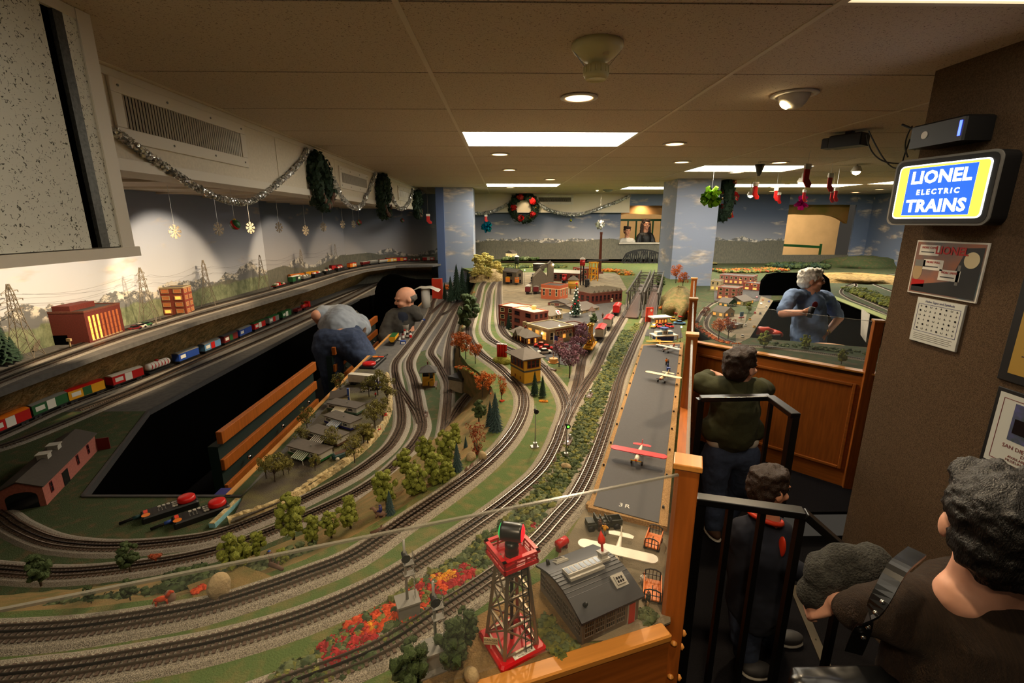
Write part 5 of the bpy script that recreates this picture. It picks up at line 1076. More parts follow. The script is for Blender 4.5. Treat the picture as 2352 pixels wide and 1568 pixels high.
UL=[('flat',642,662,('red','red','white'),['green','white','red'],'red flat car with a tiny lit tree at the head of the shelf train'),('box',678,652,('green','white','black'),None,'dark green boxcar with white roof on the upper shelf'),('gon',697,645,('grey','grey','red'),['grey','white'],'grey gondola on the upper shelf'),('gon',722,638,('black','black','red'),['santa_mix','white','red'],'black gondola full of red and white holiday loads'),
   ('gon',750,631,('black','black','red'),['white','santa_mix','green'],'second black gondola with green and red loads'),('gon',775,624,('black','black','red'),['red','white'],'third black gondola with white and red loads'),('box',800,618,('orange','red','cream'),None,'orange and cream boxcar on the upper shelf'),('hopper',825,612,('darkred','red','white'),None,'dark red hopper on the upper shelf'),
   ('hopper',846,609,('grey','red','white'),None,'grey hopper on the upper shelf'),('hopper',868,606,('offwhite','red','red'),None,'white hopper with red load on the upper shelf'),('box',890,604,('yellow','red','cream'),None,'yellow boxcar with red roof under the dark tower'),('box',920,603,('red','red','yellow'),None,'bright red boxcar in the far part of the shelf train'),('flat',952,602,('red','white','white'),['white','red'],'red and white flat car far along the shelf'),('box',985,602,('red','white','white'),None,'red and white boxcar next to the blue pillar')]
for kd,px,py,c,ld_,lb in UL:
 p,d=nearest(UT,at(px,py,UP));car(kd,lb,p+Vector((0,0,.0145)),math.atan2(d.y,d.x),.23,c,ld_,'holiday train on the upper shelf',detail=False)
for px,py,c,lb in((682,634,('orange','orange','brown'),'orange engine standing behind the shelf train under the pylon'),(716,628,('yellow','yellow','darkred'),'yellow engine behind the black gondolas'),(772,611,('red','darkred','black'),'dark red boxcar standing next to the far pylon')):
 p=at(px,py+10,UP);car('box',lb,p,R(62),.22,c,grp='cars parked against the mural',detail=False)
# town siding
def rc(kd,lb,p0,p1,z,L,c,up=.0145,**k):
 A,B=at(*p0,z),at(*p1,z);car(kd,lb,(A+B)/2+Vector((0,0,up)),face_dir(A,B),L,c,**k);return(A+B)/2,face_dir(A,B)
rc('box','red roofed boxcar with white sides behind the yellow wheel car',(1372,792),(1386,768),TM,.19,('offwhite','red','black'));rc('box','second red roofed boxcar on the town siding',(1388,768),(1404,743),TM,.2,('offwhite','red','black'));rc('box','red boxcar at the far end of the town siding near the bridge',(1408,738),(1424,710),TM,.2,('red','red','darkred'))
c0,r0_=rc('flat','yellow flat car carrying a golden wheel on the town siding',(1342,825),(1366,790),TM,.2,('yellow','yellow','gold'))
t=[o for o in bpy.data.objects if o.name.startswith('railway_car')and o.get('label','').startswith('yellow flat car')][0]
q=MB();q.bx(-.1,.1,-.031,.031,.02,.03);q.build('yellow_sill','yellow',t);gw=MB();gw.tube([(.075*math.cos(k*math.pi/16)*.8,0,.1+.07*math.sin(k*math.pi/16))for k in range(32)],.006,6,True)
for k in range(6):gw.bar((0,0,.1),(.06*math.cos(k*math.pi/3),0,.1+.07*math.sin(k*math.pi/3)),.005)
wl=gw.build('golden_wheel','gold',t)
q=MB();q.cbox(-.03,.03,-.02,.02,.155,.172,.003);q.cbox(-.02,.02,-.014,.014,.06,.085,.003);q.build('gondola_seat','gold',wl)
for s_ in(-1,1):q=MB();q.bar((-.05,s_*.02,.03),(0,s_*.012,.1),.006);q.bar((.05,s_*.02,.03),(0,s_*.012,.1),.006);q.build('wheel_support','yellow',t)
# yard stock
rc('hopper','yellow gondola with green load parked on the yard edge',(893,806),(917,775),TY,.19,('yellow','yellow','green'));rc('diesel','yellow and blue diesel engine on the yard edge',(940,755),(966,722),TY,.27,('yellow','darkgrey','red'));rc('diesel','yellow diesel engine beside the paper towel roll',(992,687),(1014,668),TY,.3,('yellow','darkgrey','red'));rc('diesel','orange diesel engine with red nose at the head of the yard',(1018,680),(1038,655),TY,.3,('orange','darkgrey','red'))
rc('box','yellow engine near the sand house',(1165,660),(1168,645),TM,.2,('orange','yellow','black'));rc('diesel','small orange switcher beside the sand house',(1185,660),(1190,648),TM,.16,('orange','white','white'))
for px,lb in((1212,'red and cream streetcar, first of the pair by the poles'),(1231,'red and cream streetcar, second of the pair by the poles')):rc('box',lb,(px-4,682),(px+6,668),TM,.17,('darkred','light_grey','cream'))
# silver bus
t=thing('toy_bus','long cream and silver toy bus in front of the roundhouse','bus',at(1388,694,TM),R(-3));q=MB();q.cbox(-.085,.085,-.02,.02,.008,.05,.008);q.build('body','cream',t);q=MB();q.bx(-.075,.075,-.0206,.0206,.028,.04);q.build('window_band','window_dark',t);wheels(t,(-.055,.055),.018,.009)
# ---------------------------------------------------------------- little road vehicles
AUT={}
def auto(px,py,z,rz,m,label,s=1.0,grp='tiny cars',kind='car',top=None):
 key=(m,kind)
 if key in AUT:r_,kd=AUT[key];t=dup(r_,kd,at(px,py,z),rz,label,s);return t
 t=thing('toy_car' if kind=='car' else 'toy_truck',label,'car' if kind=='car' else 'truck',at(px,py,z),rz,grp,s)
 if kind=='car':
  q=MB();q.cbox(-.048,.048,-.018,.018,.007,.022,.005);q.build('body',m,t);q=MB();q.gable([(-.028,.021),(.026,.021),(.014,.034),(-.016,.034)],-.015,.015);q.build('cabin','window_dark',t);q=MB();q.bx(-.016,.014,-.0145,.0145,.0335,.0352);q.build('roof',top or m,t);q=MB();q.bx(-.05,-.047,-.016,.016,.009,.013);q.bx(.047,.05,-.016,.016,.009,.013);q.build('bumper','chrome',t)
 else:
  q=MB();q.cbox(-.055,-.02,-.018,.018,.008,.04,.004);q.build('cab',m,t);q=MB();q.bx(-.018,.06,-.019,.019,.012,.046);q.build('cargo_box',top or 'offwhite',t);q=MB();q.bx(-.0555,-.048,-.015,.015,.026,.036);q.build('windscreen','window_dark',t)
 wheels(t,(-.031,.031),.016,.008,w=.006);AUT[key]=(t,tree_of(t));return t
for a in((1243,797,R(-10),'red','red fire engine parked behind the signal tower'),(1255,803,R(-10),'red','second red vehicle beside the flagpole lawn'),(1250,812,R(15),'offwhite','white toy car next to the flagpole pedestal'),(1545,737,R(80),'yellow','yellow toy car at the diner'),(1560,745,R(-8),'pale_blue','mint blue toy car at the right end of the diner'),(1502,752,R(60),'yellow','yellow toy car between diner and terminal'),(1515,752,R(70),'red','red toy car in front of the diner'),(1537,752,R(100),'red','second red toy car in front of the diner'),(1356,694,R(10),'red','tiny red car left of the silver bus'),(1062,664,R(70),'offwhite','white car parked at the edge of the yard')):
 auto(a[0],a[1],TY if a[0]==1062 else TM,a[2],a[3],a[4])
for k,(px,py)in enumerate(((310,752),(322,748),(335,744))):auto(px,py+5,UP,R(75),('darkred','offwhite','green')[k],('dark red','white','green')[k]+' parked car beside the power station on the shelf',.9)
# ---------------------------------------------------------------- caravan park
CZ=TY+.02
patch('camp_ground',[(560,1140),(690,1005),(825,848),(880,850),(893,900),(888,955),(852,1008),(792,1060),(716,1110),(640,1155),(530,1200)],'camp_dirt',CZ,.001)
rim=smooth(PT([(890,862),(897,905),(891,958),(855,1014),(793,1066),(716,1117),(640,1162),(525,1204)],TY),.012);q=MB();n=5;vs=[]
for i,p in enumerate(rim):
 d=rim[min(i+1,len(rim)-1)]-rim[max(i-1,0)];nx=Vector((-d.y,d.x,0)).normalized();f=random.uniform(.8,1.25)
 vs+=[p+nx*o*f+Vector((0,0,h*random.uniform(.85,1.15)))for o,h in((.014,0),(.011,.013),(.004,.026),(-.008,.028),(-.02,.02))]
q.add(vs,[(i*n+k,i*n+k+1,(i+1)*n+k+1,(i+1)*n+k)for i in range(len(rim)-1)for k in range(n-1)]);q.build('rock_rim','rock_pale',table)
def caravan(n,r,label,awn,stripe):
 A,B=at(*n,CZ),at(*r,CZ);L=(B-A).length;t=thing('caravan',label,'caravan',A,face_dir(A,B),'model caravans');w=.075
 q=MB();q.bx(0,L,0,w,.012,.05);q.build('body','light_grey',t);q=MB();q.bx(-.004,L+.004,-.005,w+.005,.05,.054);q.build('roof','roof_grey',t);q=MB();q.bx(-.0012,L+.0012,-.0012,w+.0012,.012,.022);q.build('stripe',stripe,t)
 for x,w_ in((.08,.2),(.72,.16)):win(t,(L*x,-.0005,.028),'x',L*w_,.014,'white','window_dark')
 q=MB();q.bx(L*.36,L*.42,-.0012,0,.014,.045);q.build('door','offwhite',t)
 X=Matrix.Translation((L*.32,-.001,.044))@Matrix.Rotation(R(24),4,'X');aw=MB();aw.bx(0,L*.38,-.045,0,-.001,.001,X);aw=aw.build('awning',awn,t)
 for k in range(7):q=MB();x=L*.38*(k+.25)/7;q.bx(x,x+L*.025,-.0452,0,-.0012,.0014,X);q.build('awning_stripe','white',aw)
 for x in(.33,.69):q=MB();q.bar((L*x,-.04,0),(L*x,-.04,.027),.0015);q.build('awning_pole','white',t)
 for y in(.004,w-.004):q=MB();q.cyl((L*.5,y-.003,.008),(L*.5,y+.003,.008),.009,n=12);q.build('wheel','black',t)
 q=MB();q.lathe([(.003,.054),(.003,.061),(.004,.062)],8,Matrix.Translation((L*.55,w*.5,0)));q.build('roof_vent','silver',t)
caravan((663,1046),(736,1067),'caravan with green and white striped awning closest to the front','green','green');caravan((703,1009),(776,1030),'caravan with grey striped awning partly behind trees','darkgrey','brown');caravan((746,974),(806,993),'caravan with blue skirt and pale blue awning','pale_blue','navy');caravan((752,944),(820,957),'caravan with cream yellow awning','cream','barn_green')
N=at(762,928,CZ);t=thing('camp_office','small camp office with brown slanted roof and blue sign tower','building',N,R(14));q=MB();q.bx(0,.095,0,.07,0,.036);q.build('walls','cream',t);q=MB();q.add([(-.012,-.012,.034),(.1,-.012,.04),(.1,.08,.058),(-.012,.08,.052),(-.012,-.012,.038),(.1,-.012,.044),(.1,.08,.062),(-.012,.08,.056)],[(0,3,2,1),(4,5,6,7),(0,1,5,4),(1,2,6,5),(2,3,7,6),(3,0,4,7)]);q.build('roof',mat('camp_roof',(74,64,54),.8),t);q=MB();q.bx(.092,.104,.0,.016,0,.088);sb=q.build('sign_tower','blue',t);q=MB();q.bx(.104,.106,0,.016,0,.089);q.build('white_edge','white',sb);win(t,(.02,-.0005,.008),'x',.03,.02,'yellow','window_dark')
t=thing('semi_trailer','long white lorry trailer parked at the yard end','trailer',at(836,884,CZ),R(-14));q=MB();q.bx(-.1,.1,-.024,.024,.024,.076);q.build('box','offwhite',t);q=MB();q.bx(-.1,.1,-.02,.02,.016,.024);q.build('chassis','black',t);wheels(t,(-.08,-.058),.02,.011);q=MB();q.bx(.06,.066,-.015,-.012,0,.02);q.build('landing_leg','grey',t)
t=thing('tractor_unit','dark blue lorry cab beside the white trailer','truck',at(866,893,CZ),R(-14));q=MB();q.cbox(-.03,.03,-.02,.02,.012,.05,.005);q.build('cab','navy',t);q=MB();q.bx(-.031,-.02,-.016,.016,.032,.045);q.build('windscreen','window_dark',t);wheels(t,(-.02,.02),.018,.011)
t=thing('open_bus','dark teal open-topped camper full of passengers in the caravan park','car',at(785,1050,CZ),R(42));q=MB();q.cbox(-.042,.042,-.018,.018,.008,.028,.005);q.build('body',mat('teal',(28,66,70),.4),t);q=MB();q.bx(-.032,.03,-.013,.013,.024,.029);q.build('interior','brown',t);q=MB();q.bx(-.036,-.034,-.016,.016,.028,.04);q.build('windscreen','glass',t);wheels(t,(-.028,.028),.017,.009,'offwhite')
for k,(px,py,rz_,m_)in enumerate(((842,898,R(40),'offwhite'),(848,890,R(30),'darkgrey'))):auto(px,py,CZ,rz_,m_,('white' if k==0 else 'dark grey')+' car parked under the trees by the camp office',.75)
fig('tiny figure in red shirt walking in the caravan park',863,912,CZ,.036,'red','darkgrey',R(60));fig('tiny child figure in pink by the camp swing',858,997,CZ,.026,'red','white',0);fig('tiny figure in white leaning by the trees of the camp',855,985,CZ,.032,'white','tan',R(40))
t=thing('swing_set','tiny white camp swing frame at the rim of the caravan park','swing',at(872,990,CZ),R(50))
for x in(-.02,.02):q=MB();q.bar((x,-.012,0),(x,0,.034),.0016);q.bar((x,.012,0),(x,0,.034),.0016);q.build('frame','white',t)
q=MB();q.bar((-.02,0,.034),(.02,0,.034),.0018);q.build('top_bar','white',t);q=MB();q.bar((-.006,0,.034),(-.006,0,.012),.0008);q.bar((.006,0,.034),(.006,0,.012),.0008);q.bx(-.008,.008,-.004,.004,.010,.012);q.build('swing_seat','red',t)
t=thing('picnic_table','tiny red picnic table beside the campfire tree','table',at(884,955,CZ),R(30));q=MB();q.bx(-.012,.012,-.007,.007,.012,.014);q.build('top','red',t)
for s_ in(-1,1):q=MB();q.bx(-.012,.012,s_*.011-.003,s_*.011+.003,.006,.008);q.build('bench','red',t);q=MB();q.bar((s_*.008,-.011,0),(s_*.008,.011,.012),.0016);q.build('leg','darkred',t)
# ---------------------------------------------------------------- things left on the yard edge
t=thing('paper_towel_roll','standing roll of white paper towel with loose top sheet','paper towel',at(979,706,TY));q=MB();q.lathe([(.056,0),(.056,.25),(.02,.25),(.02,.2)],28);q.build('roll','white',t,True)
q=MB();vs=[]
for i in range(13):
 for j in range(9):x,y=-.16+.34*i/12,-.1+.24*j/8;vs.append((x,y,.262-.9*max(0,abs(x)-.06)**1.4-.004*math.sin(i*1.3+j)))
q.add(vs,[(i*9+j,(i+1)*9+j,(i+1)*9+j+1,i*9+j+1)for i in range(12)for j in range(8)]);q.build('loose_sheet','white',t,True)
t=thing('red_box','red and grey cardboard box lying on the paper towels','box',at(1005,686,TY));q=MB();q.bx(-.07,.07,-.03,.08,0,.29);q.build('carton','diner_red',t);q=MB();q.bx(-.05,.05,-.02,.07,.29,.292);q.build('label_print','grey',t)
t=thing('paper_cup','white foam cup standing on the wooden pit edge','cup',at(931,764,TY));q=MB();q.lathe([(.028,0),(.04,.085),(.043,.088),(.038,.086),(.026,.01)],22);q.build('cup','white',t,True)
def bottle(px,py,h,m,cap,label,r=.014):
 t=thing('bottle',label,'bottle',at(px,py,TY),0,'small bottles on the yard edge');q=MB();q.lathe([(r,0),(r,h*.6),(r*.5,h*.72),(r*.5,h*.8)],14);q.build('body',m,t,True);q=MB();q.lathe([(r*.6,h*.78),(r*.6,h),(r*.4,h)],12);q.build('cap',cap,t);q=MB();q.lathe([(r*1.02,h*.15),(r*1.02,h*.5)],14);q.build('label_wrap','white' if m!='white' else 'red',t)
bottle(917,783,.075,'brown','black','brown bottle with black cap closest to the yellow gondola');bottle(926,779,.08,'darkred','black','dark red bottle with black cap behind the blue packet');bottle(936,776,.07,'black','white','black bottle with white cap in the cluster');bottle(943,777,.075,'white','black','white bottle with black cap at the right of the cluster');bottle(930,770,.06,'offwhite','red','small pale bottle with red cap below the foam cup')
def packet(px,py,label,m,w,h,rz_):
 t=thing('packet',label,'packet',at(px,py,TY),rz_);q=MB();q.cbox(-w/2,w/2,-.014,.014,0,h,.003);q.build('carton',m,t);q=MB();q.bx(-w*.35,w*.35,-.0146,-.0138,h*.2,h*.7);q.build('label_print','white',t)
packet(926,790,'blue printed packet standing by the bottles','blue',.05,.035,R(10));packet(967,738,'blue packet with yellow end lying behind the yellow diesel','blue',.09,.03,R(-6))
t=thing('screwdriver','screwdriver with red handle lying across the yard','screwdriver',at(958,728,TY),R(60));q=MB();q.cyl((-.04,0,.012),(.02,0,.012),.012,.009,10);q.build('handle','red',t,True);q=MB();q.cyl((.02,0,.012),(.12,0,.006),.003,n=8);q.build('shaft','chrome',t)
def remote(label,px0,px1,z,s=1,knob=True,tip=None):
 A,B=at(*px0,z),at(*px1,z);L=(B-A).length;t=thing('remote_control',label,'remote',A,face_dir(A,B),'black handheld train remotes');w=L*.19
 q=MB();q.cbox(0,L,-w,w,0,.026,.005);q.build('case',mat('remote_black',(14,14,15),.5),t)
 q=MB();q.lathe([(w*.86,.026),(w*.9,.03),(w*.86,.042),(w*.7,.045),(0,.0455)],28,Matrix.Translation((L*.8,0,0)));q.build('speed_knob','red',t,True)
 bt=None
 for i in range(3):
  for j in range(2):
   q=MB();q.cyl((L*(.56+.05*j),w*(-.5+.45*i),.026),(L*(.56+.05*j),w*(-.5+.45*i),.0295),w*.14,n=10);q.build('button','light_grey',t)
  q=MB();q.cyl((L*(.32+.08*i),w*.5,.026),(L*(.32+.08*i),w*.5,.0295),w*.16,n=10);q.build('button','light_grey',t)
  for j in range(3):q=MB();q.cyl((L*(.3+.06*i),w*(.15-.3*j),.026),(L*(.3+.06*i),w*(.15-.3*j),.0278),w*.06,n=8);q.build('small_button','grey',t)
 q=MB();q.bx(L*.18,L*.21,-w*.8,w*.8,.0255,.0268);q.build('groove','black',t);q=MB();q.lathe([(w*.4,.0262),(w*.4,.0268)],20,Matrix.Translation((L*.08,-w*.45,0)));q.build('oval_badge','orange',t);q=MB();q.bx(L*.05,L*.12,w*.0,w*.75,.0258,.0266);q.build('red_print','diner_red',t);q=MB();q.bx(L*.93,L*.96,-w*.3,w*.3,.0258,.028);q.build('red_key','red',t)
 q=MB();q.tube([(0,w*.5,.014),(-L*.12,w*.52,.012),(-L*.36,w*.55,.008)],[.0045,.006,.0055],10);q.build('antenna','remote_black',t,True)
 if tip:q=MB();q.tube([(-L*.0,w*.5,.014),(-L*.13,w*.52,.0125)],.0068,10);q.build('antenna_band',tip,t,True)
remote('black train remote with red knob, the one closer to the brick shed',(326,1196),(456,1154),TY,tip='teal');remote('black train remote with red knob and blue antenna band, beside the tan foam strip',(398,1208),(526,1164),TY,tip='blue');remote('black train remote with red knob lying on the far yard edge',(872,824),(842,850),TY)
t=thing('foam_strip','broken blue foam scenery strip with tan top on the green cloth','foam',at(488,1212,TY),0);d=at(548,1152,TY)-at(488,1212,TY);q=MB();q.bar((0,0,.009),(d.x,d.y,.006),.024,.018);q.build('foam_core',mat('foam_blue',(120,170,180),.8,var=.15,vs=60),t);q=MB();q.bar((0,0,.0185),(d.x,d.y,.0155),.018,.003);q.build('plaster_top','rock_pale',t)
# ---------------------------------------------------------------- brick engine shed at the front left
N,rz,a,b=frame3((105,1172),(20,1160),(222,1042),TY);A,B=at(108,1160,TY),at(225,1034,TY);rz=face_dir(A,B);a=(B-A).length;b=.135;h=.085
t=thing('engine_shed','long pink brick engine shed with dark gabled roof and two vents','building',A,rz);mat('shed_brick',(160,92,80),.85,var=.16,vs=120)
q=MB();q.bx(0,a,0,b,0,h);q.build('walls','shed_brick',t);q=MB();q.add([(0,0,h),(0,b,h),(0,b/2,h+.03),(a,0,h),(a,b,h),(a,b/2,h+.03)],[(0,2,1),(3,4,5)]);q.build('gable','shed_brick',t)
q=MB()
for s_ in(0,1):
 e_=-.008 if s_==0 else b+.008;q.add([(-.01,e_,h-.002),(a+.01,e_,h-.002),(a+.01,b/2,h+.034),(-.01,b/2,h+.034),(-.01,e_,h+.002),(a+.01,e_,h+.002),(a+.01,b/2,h+.038),(-.01,b/2,h+.038)],[(0,1,2,3),(4,7,6,5),(0,4,5,1),(1,5,6,2),(3,2,6,7),(0,3,7,4)])
rf=q.build('roof','roof_slate',t)
for u in(.42,.6):q=MB();x=a*u;q.bx(x-.016,x+.016,b/2-.018,b/2+.018,h+.02,h+.05);vt=q.build('roof_vent','light_grey',rf);q=MB();q.bx(x-.02,x+.02,b/2-.022,b/2+.022,h+.05,h+.054);q.build('vent_cap','light_grey',vt)
for u in(.1,.58,.8):win(t,(a*u,-.0005,.03),'x',.016,.04,'darkred','window_dark')
q=MB();q.bx(a*.3,a*.4,-.002,0,0,.06);q.build('side_door','window_dark',t)
q=MB();pts=[(.02,0),(b-.02,0),(b-.02,.05)]+[(b/2+(b/2-.02)*math.cos(k*math.pi/8),.05+.022*math.sin(k*math.pi/8))for k in range(9)];q.gable([(p_[0],p_[1])for p_ in pts],-.001,.002,Matrix.Translation((0,0,0))@Matrix.Rotation(math.pi/2,4,'Z'));q.build('doorway','window_dark',t)
q=MB();q.bx(a,a+.004,-.05,.0,0,.06);q.build('open_door','darkred',t)
# ---------------------------------------------------------------- upper shelf: power station, office, pylons
bp_=bldg('brick power station with glowing tall windows and three chimneys',(208,790),(130,762),(288,763),UP,.2,'brick_plant',1,1,1,'brick_plant','window_dark',rm='roof_slate',cornice='brick_brown',name='power_station',wscale=.01);t,a,b=bp_[0],bp_[1],bp_[2]
mat('lit_tall',(255,170,90),.4,emit=1.1,ecol=(255,130,50));mat('lit_dim',(150,80,50),.5,emit=.12,ecol=(255,130,50))
for k in range(8):
 x=a*(.08+.11*k);q=MB();q.bx(x,x+a*.05,-.0015,0,.02,.17);wn=q.build('tall_window','lit_tall' if k<3 else 'lit_dim',t)
 for j in range(1,4):q=MB();q.bx(x,x+a*.05,-.0025,-.001,0.02+.037*j,.0215+.037*j);q.build('glazing_bar','brick_plant',wn)
 q=MB();q.bx(x-a*.015,x+a*.065,-.003,0,.014,.02);q.build('window_sill','stone_tan',wn)
q=MB();q.bx(a*.1,a*.75,b*.2,b*.8,.2,.235);st=q.build('upper_hall','brick_plant',t)
for k in range(3):
 q=MB();q.lathe([(.016,.22),(.012,.335),(.014,.34),(.009,.34)],14,Matrix.Translation((a*(.2+.24*k),b*.5,0)));q.build('chimney','brick_brown',st)
q=MB();q.bx(a,a+.05,b*.1,b*.6,0,.13);q.build('annex','brick_plant',t);q=MB();q.bx(-.002,0,b*.25,b*.6,0,.06);q.build('loading_door','pit_black',t);q=MB();q.bar((-.16,b*.4,.0),(-.0,b*.5,.11),.014,.02);q.build('conveyor','timber_grey',t)
spot(tuple(at(250,740,UP)+Vector((.05,-.03,.05))),tuple(at(250,740,UP)+Vector((-.1,0,.08))),.05,120,.9,(1,.5,.2),.01)
br=bldg('four storey red brick office with rows of glowing windows',(430,722),(352,706),(448,715),UP,.22,'brick_red',4,2,5,'stone_tan','lit_dim',rm='roof_grey',cornice='stone_tan',name='brick_office',lit=0,wscale=1.3,par=.006)
for k,(i,j)in enumerate(((1,0),(3,0),(4,0),(2,2),(0,2))):q=MB();q.bx(-.004,-.003,br[2]*(i+.28)/5,br[2]*(i+.72)/5,.22*(j+.3)/4,.22*(j+.75)/4);q.build('lit_pane','lit_tall',br[0])
def pylon(label,px,py,ty):
 p=at(px,py,UP);h=min(aty(px,ty,p.y).z-UP,.5);t=thing('pylon',label,'pylon',p,R(20),'lattice power pylons');mat('pylon',(150,138,120),.5,.4)
 w=h*.14;lv=[0,.25,.45,.62,.76,.88,1.0];wd_=[w,w*.66,w*.45,w*.33,w*.26,w*.2,.004]
 for k in range(4):
  q=MB();sx,sy=(1,1,-1,-1)[k],(1,-1,-1,1)[k];q.tube([(sx*wd_[i],sy*wd_[i],h*lv[i])for i in range(7)],.0022,4);q.build('leg','pylon',t)
  for i in range(6):
   k2=(k+1)%4;c1,c2=Vector((sx*wd_[i],sy*wd_[i],h*lv[i])),Vector(((1,1,-1,-1)[k2]*wd_[i+1],(1,-1,-1,1)[k2]*wd_[i+1],h*lv[i+1]));q=MB();q.bar(c1,c2,.0018);q.bar(Vector(((1,1,-1,-1)[k2]*wd_[i],(1,-1,-1,1)[k2]*wd_[i],h*lv[i])),Vector((sx*wd_[i+1],sy*wd_[i+1],h*lv[i+1])),.0018);q.build('lattice','pylon',t)
 for z,l in((.66,.2),(.78,.24),(.9,.18)):q=MB();q.bar((0,-h*l,h*z),(0,h*l,h*z),.003);q.bar((0,-h*l,h*z),(0,0,h*(z+.05)),.0015);q.bar((0,h*l,h*z),(0,0,h*(z+.05)),.0015);q.bar((0,-h*l,h*z),(0,-h*l,h*z-.012),.003);q.bar((0,h*l,h*z),(0,h*l,h*z-.012),.003);q.build('crossarm','pylon',t)
 return p,h
PY=[pylon(lb,*a)for lb,a in(('steel lattice pylon at the far left of the upper shelf',(62,822,652)),('steel lattice pylon between power station and brick office',(345,742,614)),('steel lattice pylon right of the brick office',(482,702,597)),('steel lattice pylon standing on the bare grass of the shelf',(606,665,585)),('steel lattice pylon at the mural corner',(697,642,572)),('distant steel lattice pylon above the black gondolas',(774,618,560)))]
for k in range(5):
 (p,h),(p2,h2)=PY[k],PY[k+1];d=(p2-p).normalized();nx=Vector((-d.y,d.x,0))
 t=thing('power_line','thin sagging power lines between shelf pylons, span '+('first','second','third','fourth','fifth')[k],'wire',p,0,'power lines')
 for o_,zf in((-.2,.74),(.2,.74),(-.16,.87),(.16,.87)):
  a=Vector((0,0,h*zf))+nx*h*o_;b=(p2-p)+Vector((0,0,h2*zf))+nx*h2*o_;q=MB();q.tube([a.lerp(b,i/10)-Vector((0,0,.05*math.sin(math.pi*i/10)))for i in range(11)],.0006,3);q.build('wire','darkgrey',t)
t=thing('coal_tipple','dark wooden tower silhouetted against the mural hills','building',at(893,604,UP)+Vector((-.12,.35,0)),R(30));q=MB();q.bx(-.12,.12,-.08,.08,0,.14);q.build('lower_house',mat('dark_timber',(44,34,30),.9),t);q=MB();q.gable([(-.08,.14),(.08,.14),(.08,.2),(.05,.24),(.05,.3),(0,.33),(-.05,.3),(-.05,.24),(-.08,.2)],-.06,.06);q.build('head_house','dark_timber',t);q=MB();q.bx(-.03,.03,-.064,-.06,.1,.14);q.build('lit_sign','bulb_red',t)
t=thing('crossing_signal','small wooden trackside post box by the power station','post',at(163,800,UP));q=MB();q.bx(-.003,.003,-.003,.003,0,.045);q.build('post','tan',t);q=MB();q.bx(-.012,.012,-.006,.006,.045,.062);q.build('box','tan',t)
# engines standing in the engine yard
for k,(a,b_)in enumerate((((1215,655),(1235,640)),((1240,660),(1262,645)),((1290,660),(1300,640)),((1345,668),(1352,650)))):
 track(('first','second','third','fourth')[k]+' short engine yard track from the left',[a,((a[0]+b_[0])/2,(a[1]+b_[1])/2),b_],TM,0,None)
 rc('steam' if k%2==0 else 'diesel',('black steam engine beside the sand house','dark grey diesel under the coaling tower','red steam engine behind the orange building','black diesel by the checkered tower')[k],a,b_,TM,.24,('red' if k==2 else 'black','darkgrey','silver'))
